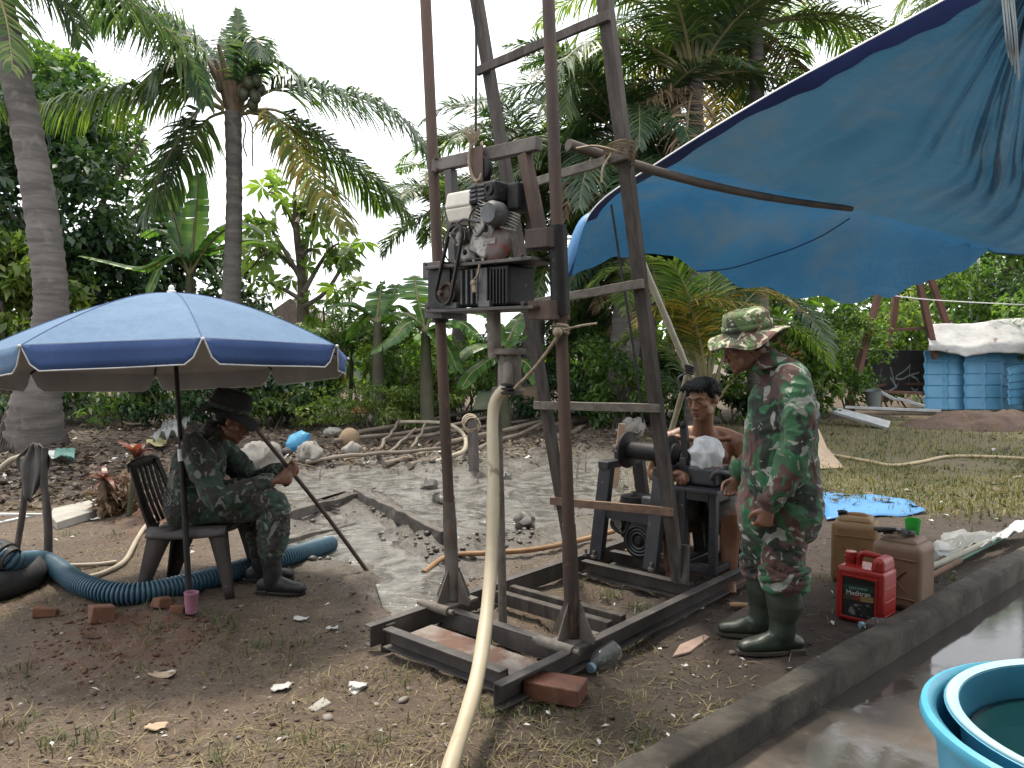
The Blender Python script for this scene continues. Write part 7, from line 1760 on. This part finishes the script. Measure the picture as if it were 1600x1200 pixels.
pls = [((478, 728), (700, 708), .035, .05), ((600, 735), (775, 688), .05, .06), ((640, 738), (860, 668), .05, .06), ((560, 688), (800, 652), .045, .20), ((600, 700), (1000, 642), .04, .16), ((520, 702), (760, 672), .04, .18), ((700, 700), (1000, 636), .05, .1),
       ((840, 676), (985, 650), .06, .08), ((870, 690), (940, 655), .045, .05), ((590, 722), (625, 682), .03, .25), ((605, 722), (650, 695), .03, .22), ((640, 714), (665, 690), .028, .25)]
labs = ['thin bamboo pole reaching far left into the mud', 'bamboo pole ending at the mud left of the stake', 'bamboo pole passing just under the stake', 'topmost bamboo pole resting against the vine bank', 'long bamboo pole running behind both mast pipes', 'bamboo pole second from the vines', 'bamboo pole that ends behind the ladder', 'thick branch lying right of the right mast pipe', 'short branch lying below the thick one', 'short stick leaning at the left end of the pole pile', 'short crooked stick leaning beside the leftmost one', 'short stick leaning nearest the left mast pipe']
for i, ((a, b, r_, dz), lab) in enumerate(zip(pls, labs)):
    A, B = on(*a, dz * .4 + r_), on(*b, dz + r_); k = 10; P = [A.lerp(B, t_ / k) + V(0, 0, -.05 * math.sin(math.pi * t_ / k) * (i % 3) * .5) + mnoise.noise_vector(V(i * 3, t_ * .5, 0)) * .04 for t_ in range(k + 1)]
    mb = MB(); mb.tube(P, [r_ * .8 * (1.08 if t_ % 3 == 0 else 1) * (1 - .25 * t_ / k) for t_ in range(k + 1)], 9); tag(mb.build('bamboo_pole', BAMB, smooth=50), lab, 'pole', 'poles piled behind the mud pool')
hose([(622, 683, .25), (660, 680, .22), (700, 682, .2), (724, 694, .15), (726, 712, .08), (700, 722, .06), (650, 738, .04)], .03, CRM, 'pale hose looping round the left mast pipe among the poles')
# old tank and boards under the vines
tk = thing('water_tank', on(668, 660), 'old dark round tank with bluish lid, half under the vines', 'tank'); c = on(668, 655); mb = MB(); prof = [(.001, 0), (.55, 0)]
for k in range(8): prof += [(.56, .06 + .09 * k), (.585, .09 + .09 * k), (.56, .12 + .09 * k)]
mb.lathe(prof + [(.5, .80), (.001, .82)], c, (.05, -.05, 1), 32); mb.build('shell', pbr('dark_tank', (.035, .038, .036), (.06, .058, .05), 5, rough=.7, bump=.2), tk, smooth=40)
mb = MB(); mb.lathe([(.50, .81), (.54, .83), (.42, .91), (.20, .95), (.001, .96)], c, (.05, -.05, 1), 32); mb.build('lid', pbr('bluish_lid', (.13, .18, .20), (.10, .13, .14), 5, rough=.5), tk, smooth=50)
for (px0, px1, y0, y1, d, mt, lab) in ((738, 800, 608, 640, 14.6, pbr('mossy_sheet', (.13, .17, .11), (.22, .22, .16), 3, rough=.8), 'mossy green sheet leaning behind the hose'), (795, 852, 604, 630, 14.9, pbr('tan_sheet', (.28, .20, .13), (.20, .15, .10), 4, rough=.85), 'tan board lying behind the mast pipes')):
    a, b, c_, e = at(px0, y1, d), at(px1, y1 - 4, d), at(px1 - 8, y0, d + 1.0), at(px0 + 10, y0, d + 1.0); mb = MB(); mb.prism([a, b, c_, e], V(0, 0, 0), V(0, .02, -.03)); tag(mb.build('board', mt, bevel=.004), lab, 'board')
a, b, c_, e = at(548, 646, 14.0), at(600, 644, 14.0), at(596, 630, 14.4), at(552, 632, 14.4); mb = MB(); mb.prism([a, b, c_, e], V(0, 0, 0), V(0, .03, -.02)); tag(mb.build('board', OCH, bevel=.004), 'rust-orange board half sunk in the low vines', 'board')
# stones, bag, coconut and slab
def stone(px, sz, mat, label, seed, cat='stone', name='stone', sink=.25, group=None, jit=1.0):
    c = on(*px); mb = MB(); mb.ball(c + V(0, 0, sz[2] * (1 - sink)), sz, 16, 11, (0, 0, seed)); mb.jitter(min(sz) * .55 * jit, 1.3 / min(sz), seed); mb.jitter(min(sz) * .22 * jit, 4 / min(sz), seed + 3); return tag(mb.build(name, mat, smooth=60), label, cat, group)
ROCK = pbr('grey_rock', (.26, .245, .215), (.15, .14, .12), 7, rough=.9, bump=.4, bscale=25, spots=(.085, .075, .06), spot_scale=8, spot_t=.6, dist=.02)
stone((408, 742), (.30, .2, .22), ROCK, 'big pale boulder right behind the sitting soldier', 1, group='stones beyond the mud'); stone((486, 722), (.26, .16, .14), ROCK, 'long pale rock below the blue bag', 2, group='stones beyond the mud'); stone((551, 712), (.13, .10, .10), ROCK, 'small white stone below the old coconut', 3, group='stones beyond the mud')
stone((546, 700), (.15, .14, .15), pbr('old_coconut', (.25, .18, .11), (.18, .13, .08), 6, rough=.9), 'round tan old coconut on the litter', 4, 'coconut', 'old_coconut', .05, jit=.15)
stone((988, 680), (.26, .2, .16), ROCK, 'grey boulder left of the bamboo prop', 5, group='stones beyond the mud'); stone((520, 680), (.16, .12, .07), ROCK, 'flat stone on the litter above the blue bag', 6, group='stones beyond the mud')
SL = pbr('pale_slab', (.33, .315, .28), (.24, .225, .195), 5, rough=.9, bump=.3)
slab(((78, 818), (84, 806), (150, 790), (165, 797), (160, 806), (90, 828)), 'long pale concrete slab left of the red plants', SL, 'slab', .07, 'concrete_slab')
BB = leafmat('blue_bag_film', (.08, .30, .50), (.11, .38, .58), (.20, .48, .64), .35, .3, 8, (1, 1.1, 1.2))
c = on(464, 706); mb = MB(); mb.ball(c + V(0, 0, .13), (.22, .13, .11), 20, 14, (0, R(-35), .3)); mb.jitter(.05, 6, 2); mb.jitter(.02, 14, 9); mb.jitter(.010, 25, 4); tag(mb.build('plastic_bag', BB, smooth=50), 'tied blue plastic bag on the dark litter', 'plastic bag')
c = on(446, 712); mb = MB(); mb.ball(c + V(0, 0, .05), (.10, .08, .05), 14, 9); mb.jitter(.025, 16, 7); tag(mb.build('plastic_bag', RUBBER, smooth=50), 'black scrap of plastic beside the blue bag', 'plastic bag')
drape('plastic_film', ((236, 712), (258, 680), (300, 668), (290, 690)), FILM, 'cloudy plastic sheet lying on the litter left of the parasol pole', 'plastic film', .12, .12, 14, 4, .004, 4)
drape('plastic_film', ((85, 728), (88, 714), (118, 716), (116, 730)), leafmat('teal_film', (.12, .28, .24), (.18, .36, .31), (.25, .42, .36), .4, .3, 5, (1, 1, 1)), 'crumpled teal plastic on the litter at the left', 'plastic film', .05, .08, 10, 6, .004, 5)
drape('plastic_film', ((228, 704), (232, 694), (262, 696), (258, 706)), pbr('pale_yellow_film', (.50, .45, .22), rough=.5), 'pale yellow plastic scrap on the litter', 'plastic film', .05, .06, 8, 7, .004, 5)
drape('paper_sheet', ((70, 728), (76, 716), (92, 715), (86, 728)), pbr('white_paper', (.66, .66, .62), rough=.8), 'white paper sheet beside the leaning coconut trunk', 'paper', .06, .05, 6, 9, .003, 5)
# bricks in the left foreground
BRK = pbr('old_brick', (.17, .078, .046), (.11, .055, .036), 9, rough=.95, bump=.5, bscale=40, spots=(.20, .14, .10), spot_scale=14, spot_t=.63, dist=.008)
for i, (px, sz, rz, lab) in enumerate((((72, 962), (.12, .08, .05), .3, 'broken red brick lying left under the blue hose'), ((158, 968), (.12, .10, .085), .7, 'orange broken brick standing on edge in the left foreground'), ((255, 948), (.10, .07, .06), 1.1, 'small brick lump just left of the chair foot'), ((278, 958), (.07, .06, .05), .2, 'small brick lump beside the pink cup'))):
    c = on(*px); mb = MB(); mb.box(c + V(0, 0, sz[2] * .4), sz, (.1 * (i % 3 - 1), .15, rz)); mb.jitter(.022, 11, i); tag(mb.build('brick', BRK, bevel=.008), lab, 'brick', 'broken bricks in the left foreground')

for i, (px, h_, lab) in enumerate((((568, 735), .16, 'thin twig poking out of the mud left of the poles'), ((500, 752), .14, 'thin twig poking from the mud right of the sitting soldier hand'), ((745, 760), .22, 'thin twig beside the wooden stake in the mud'), ((625, 745), .12, 'short twig poking from the mud behind the pool corner'), ((915, 742), .30, 'thin weed stem at the right bank of the pool'), ((900, 752), .34, 'taller thin weed stem at the right bank of the pool'))):
    p = on(*px); mb = MB(); mb.tube(spline([p - V(0, 0, .05), p + V(.02 * (i % 3 - 1), 0, h_ * .5), p + V(.05 * (i % 3 - 1) + .01, .02, h_)], 4), lerp_list([.010, .008, .004], 9), 6); mb.tube([p + V(.01, 0, h_ * .45), p + V(.06, .01, h_ * .75)], [.006, .002], 5)
    tag(mb.build('twig', BAMB, smooth=60), lab, 'twig', 'twigs standing in the mud')
# ================================================================== ground cover
r_ = np.random.default_rng(21)
def scatter(n, y0, y1, half=None, pw=1.0):
    """random ground places in view, evenly spread over the picture rather than the plan"""
    t = r_.uniform(0, 1, n) ** pw; y = 1 / ((1 - t) / y0 + t / y1) if half is None else r_.uniform(y0, y1, n)
    x = r_.uniform(-1, 1, n) * (y * .70 + .3); return x, y
def blades(x, y, L, w, lean, seed, flat=0.0, zoff=0):
    q = np.random.default_rng(seed); n = len(x); z = gz(x, y) + zoff; a = q.uniform(0, 2 * np.pi, n); L = L * q.uniform(.5, 1.3, n)
    d = np.stack([np.cos(a), np.sin(a), np.zeros(n)], 1); s = np.stack([-np.sin(a), np.cos(a), np.zeros(n)], 1) * (w * q.uniform(.6, 1.3, n))[:, None]
    le = np.clip(lean * q.uniform(.3, 1.6, n), 0, 1.5) if not flat else np.full(n, 1.45) - q.uniform(0, .2, n)
    up = np.array([0, 0, 1.0]); b = np.stack([x, y, z], 1)
    m = b + (d * np.sin(le * .6)[:, None] + up * np.cos(le * .6)[:, None]) * (L * .5)[:, None]
    t = m + (d * np.sin(le * 1.25)[:, None] + up * np.maximum(np.cos(le * 1.25), -.1)[:, None]) * (L * .5)[:, None]
    if flat: m[:, 2] = z + q.uniform(.002, .018, n); t[:, 2] = z + q.uniform(.0, .02, n); t[:, :2] += q.normal(size=(n, 2)) * (L * .15)[:, None]
    v = np.stack([b - s, b + s, m + s * .8, m - s * .8, t + s * .1, t - s * .1], 1).reshape(-1, 3); i = np.arange(n)[:, None] * 6
    return v, np.concatenate([i + [0, 1, 2, 3], i + [3, 2, 4, 5]], 0)
G_DRY = leafmat('dry_grass', (.13, .105, .05), (.22, .18, .085), (.34, .28, .15), .25, .7, 1.5, (1.1, 1.0, .6))
G_MIX = leafmat('lawn_grass', (.045, .065, .018), (.11, .115, .035), (.26, .22, .09), .3, .6, 1.1, (1.3, 1.3, .6))
G_GRN = leafmat('weed_green', (.045, .06, .02), (.075, .10, .035), (.13, .155, .06), .35, .55, 2, (1.3, 1.4, .6))
def keep(x, y, m): k = r_.uniform(0, 1, len(x)) < m; return x[k], y[k]
def soil_side(x, y): return ((x - KA.x) * KN.x + (y - KA.y) * KN.y) < -.02
# lawn on the right and around the mud
x, y = scatter(90000, 5.2, 19); pm, wm, rm, lm, gm = masks(x, y)
pn = fbm(x * .9, y * .9, 3, 44)
x, y = keep(x, y, np.clip(gm * sstep(.30, .52, pn + .08) * 1.2, 0, 1) * soil_side(x, y))
v, q = blades(x, y, .075, .0055, .9, 1); tag(np_obj('lawn_grass', v, q, G_MIX), 'thin dry and green grass on the right side of the yard', 'grass', kind='stuff')
# sparse foreground grass and straw
x, y = scatter(26000, 2.2, 9); pm, wm, rm, lm, gm = masks(x, y); pn = fbm(x * 1.3 + 3, y * 1.3, 4, 51)
ok = soil_side(x, y) * (1 - np.clip(wm + pm, 0, 1)) * sstep(.46, .60, pn) * np.where(x < 1.0, 1, .25)
x1, y1 = keep(x, y, np.clip(ok * .42, 0, 1)); v, q = blades(x1, y1, .055, .0022, 1.35, 2); tag(np_obj('yard_grass', v, q, G_MIX), 'sparse short grass in the trampled foreground soil', 'grass', kind='stuff')
x, y = scatter(16000, 2.2, 9); pn = fbm(x * 1.1 + 7, y * 1.1, 3, 53); pm, wm, rm, lm, gm = masks(x, y)
x1, y1 = keep(x, y, soil_side(x, y) * (1 - pm) * np.clip(.25 + sstep(.42, .6, pn), 0, 1) * np.where(x < .9, 1, .3)); v, q = blades(x1, y1, .11, .0019, 1, 3, flat=1.0); tag(np_obj('dry_straw', v, q, G_DRY), 'dry straw strewn over the foreground soil', 'straw', kind='stuff')
# green weed tufts
cx, cy = [], []
for px, py in ((235, 985), (240, 940), (160, 940), (85, 1160), (30, 1140), (200, 1125), (340, 1185), (130, 1165), (355, 985), (400, 1010), (450, 1020), (820, 1105), (850, 1100), (1010, 1170), (985, 1010), (930, 900), (900, 905), (960, 930), (1000, 950), (180, 840), (110, 835), (480, 1150), (620, 1060), (760, 1115), (950, 935), (1270, 905), (1480, 905), (340, 965), (560, 1170), (20, 1060)):
    p = on(px, py); k = int(r_.uniform(18, 46)); s_ = r_.uniform(.03, .07); cx += list(p.x + r_.normal(size=k) * s_); cy += list(p.y + r_.normal(size=k) * s_)
v, q = blades(np.array(cx), np.array(cy), .065, .0028, 1.1, 5); tag(np_obj('weed_tufts', v, q, G_GRN), 'small green weed tufts dotted over the soil', 'weeds', kind='stuff')
# leaf litter and twigs beyond the mud
LITT = leafmat('leaf_litter', (.035, .026, .021), (.075, .053, .04), (.17, .125, .09), .1, .8, 2.2, (1, .9, .7))
SCRAP = leafmat('pale_scraps', (.34, .33, .31), (.50, .49, .47), (.66, .65, .63), .1, .7, 3, (1, 1, 1))
def flat_leaves(x, y, size, asp, seed, lift=.02):
    q = np.random.default_rng(seed); n = len(x); z = gz(x, y) + q.uniform(.003, lift, n); a = q.uniform(0, 6.28, n)
    L = (size * q.uniform(.5, 1.5, n))[:, None]; d = np.stack([np.cos(a), np.sin(a), q.normal(size=n) * .3], 1); s = np.stack([-np.sin(a), np.cos(a), q.normal(size=n) * .3], 1)
    p = np.stack([x, y, z], 1); v = np.stack([p - d * L * .5, p + s * L * asp * .5 + [0, 0, .01], p + d * L * .5, p - s * L * asp * .5 + [0, 0, .008]], 1).reshape(-1, 3)
    return v, np.arange(n * 4).reshape(-1, 4)
x, y = scatter(30000, 7, 20); pm, wm, rm, lm, gm = masks(x, y); x1, y1 = keep(x, y, np.clip(lm * .8 + .03, 0, 1) * (1 - pm)); v, q = flat_leaves(x1, y1, .10, .42, 6, .05)
tag(np_obj('leaf_litter', v, q, LITT), 'dark leaf litter covering the back of the yard', 'leaf litter', kind='stuff')
x, y = scatter(9000, 7, 20); pm, wm, rm, lm, gm = masks(x, y); x1, y1 = keep(x, y, lm * (1 - pm) * .8); v, q = blades(x1, y1, .45, .009, 1, 7, flat=1.0); tag(np_obj('twigs', v, q, G_DRY), 'broken twigs and strips among the leaf litter', 'twigs', kind='stuff')
x, y = scatter(5200, 2.4, 17); pm, wm, rm, lm, gm = masks(x, y); x1, y1 = keep(x, y, np.clip(lm * .8 + .04, 0, 1) * (1 - pm) * soil_side(x, y)); v, q = flat_leaves(x1, y1, .075, .55, 8, .03); v2 = v.copy()
v = v.reshape(-1, 4, 3); c0 = v.mean(1, keepdims=True); sc = np.clip(c0[:, :, 1:2] / 9, .28, 1.2); v = (c0 + (v - c0) * sc).reshape(-1, 3)
tag(np_obj('pale_scraps', v, q, SCRAP), 'small pale paper and plastic scraps strewn about', 'litter', kind='stuff')
# stones and clods
IV = np.array([(0, 0, 1), (.894, 0, .447), (.276, .851, .447), (-.724, .526, .447), (-.724, -.526, .447), (.276, -.851, .447), (.724, .526, -.447), (-.276, .851, -.447), (-.894, 0, -.447), (-.276, -.851, -.447), (.724, -.526, -.447), (0, 0, -1)])
IF = np.array([(0, 1, 2), (0, 2, 3), (0, 3, 4), (0, 4, 5), (0, 5, 1), (1, 6, 2), (2, 7, 3), (3, 8, 4), (4, 9, 5), (5, 10, 1), (6, 7, 2), (7, 8, 3), (8, 9, 4), (9, 10, 5), (10, 6, 1), (11, 7, 6), (11, 8, 7), (11, 9, 8), (11, 10, 9), (11, 6, 10)])
def lumps(x, y, size, seed, sink=.35):
    q = np.random.default_rng(seed); n = len(x); z = gz(x, y); S = size * np.exp(q.normal(size=n) * .45); sc = S[:, None] * q.uniform(.6, 1.25, (n, 3)); sc[:, 2] *= .55
    a = q.uniform(0, 6.28, n); P = IV[None] * (1 + q.normal(size=(n, 12, 1)) * .16) * sc[:, None]
    X = P[..., 0] * np.cos(a)[:, None] - P[..., 1] * np.sin(a)[:, None]; Y = P[..., 0] * np.sin(a)[:, None] + P[..., 1] * np.cos(a)[:, None]
    v = np.stack([X + x[:, None], Y + y[:, None], P[..., 2] + (z + sc[:, 2] * (1 - sink))[:, None]], -1).reshape(-1, 3)
    return v, (np.arange(n)[:, None, None] * 12 + IF[None]).reshape(-1, 3)
CLOD = pbr('soil_clods', (.09, .066, .047), (.05, .037, .028), 3, rough=.95, bump=.5, bscale=60)
PEB = leafmat('pebbles', (.10, .085, .07), (.20, .175, .15), (.34, .31, .27), 0, .85, 3, (1, 1, 1))
x, y = scatter(9000, 2.2, 9); pm, wm, rm, lm, gm = masks(x, y); x1, y1 = keep(x, y, soil_side(x, y) * (1 - pm) * (1 - .6 * gm) * .75); v, q = lumps(x1, y1, .0048, 9, .5); tag(np_obj('soil_crumbs', v, q, CLOD), 'small crumbs of soil all over the foreground', 'soil crumbs', kind='stuff')
x, y = scatter(1500, 2.2, 14); pm, wm, rm, lm, gm = masks(x, y); x1, y1 = keep(x, y, soil_side(x, y) * (1 - pm) * .6); v, q = lumps(x1, y1, .0085, 10); tag(np_obj('pebbles', v, q, PEB), 'scattered pebbles and grit on the soil', 'pebbles', kind='stuff')
# wet mud clods round the ditch
WMUD = pbr('wet_mud_clods', (.10, .092, .08), (.055, .049, .041), 4, rough=.45, bump=.5, bscale=40, dist=.01)
x, y = scatter(14000, 4.2, 16); pm, wm, rm, lm, gm = masks(x, y); x1, y1 = keep(x, y, np.clip(sstep(.5, 1, wm) * (1 - pm) * .75 * sstep(.40, .55, fbm(x * 2, y * 2, 3, 61)), 0, 1)); v, q = lumps(x1, y1, .018, 11, .6); tag(np_obj('mud_clods', v, q, WMUD), 'wet grey mud clods along the pool and ditch', 'mud clods', kind='stuff')
RCL = pbr('red_clay_clods', (.13, .06, .036), (.085, .046, .03), 4, rough=.95, bump=.5, bscale=40)
x, y = scatter(60000, 3.0, 7); pm, wm, rm, lm, gm = masks(x, y); x1, y1 = keep(x, y, np.clip(rm * (1 - pm) * .13, 0, 1)); v, q = lumps(x1, y1, .0075, 12, .4); tag(np_obj('red_clay_clods', v, q, RCL), 'crumbled red clay clods on the spoil patches', 'clay clods', kind='stuff')
# single bigger lumps one can point at
for i, (px, sz, lab) in enumerate((((693, 790), .10, 'dark mud lump standing in the pool right of the mast pipe'), ((672, 768), .09, 'dark mud lump in the pool left of the mast pipe'), ((790, 752), .07, 'mud lump in the pool behind the hose'), ((880, 800), .08, 'mud lump at the right bank of the pool'), ((820, 828), .09, 'mud lump near the right mast pipe base'))):
    stone(px, (sz, sz, sz * .9), WMUD, lab, 20 + i, 'mud lump', 'mud_lump', .3, 'mud lumps in the pool')
for i, (px, wd, lab) in enumerate((((560, 1075), .05, 'bright white paper scrap in the middle foreground'), ((440, 1078), .05, 'white crumpled scrap left of the paper in the foreground'), ((255, 1058), .07, 'pale curled husk in the left foreground'), ((470, 970), .05, 'pale flat scrap right of the boots'), ((520, 985), .04, 'small pale scrap near the rig corner'), ((245, 1140), .05, 'pale tan scrap low in the left foreground'), ((90, 905), .07, 'grey stick-like scrap below the blue hose'), ((1070, 1045), .02, 'tiny white chip in front of the gumboots'))):
    p = on(*px); rows = [[p + V(wd * (u - .5) * 1.5, wd * (w - .5) * .9, .012 + .012 * mnoise.noise(V(u * 3 + i, w * 3, 0)) + .012 * abs(u - .5)) + mnoise.noise_vector(V(u * 2, w * 2, i)) * wd * .2 for u in np.linspace(0, 1, 6)] for w in np.linspace(0, 1, 5)]
    mb = MB(); mb.grid(rows); tag(mb.build('scrap', SCRAP if 'tan' not in lab and 'husk' not in lab else CARD, smooth=180, solid=.002), lab, 'scrap', 'scraps on the foreground soil')
slab(((540, 1078), (556, 1064), (572, 1072), (556, 1086)), 'small white tile piece beside the foreground paper scrap', pbr('white_tile', (.62, .61, .58), rough=.5), 'tile', .008, 'tile')
slab(((478, 1108), (505, 1092), (520, 1100), (492, 1112)), 'flat pale grey stone flake in the middle foreground', SL, 'stone', .012)
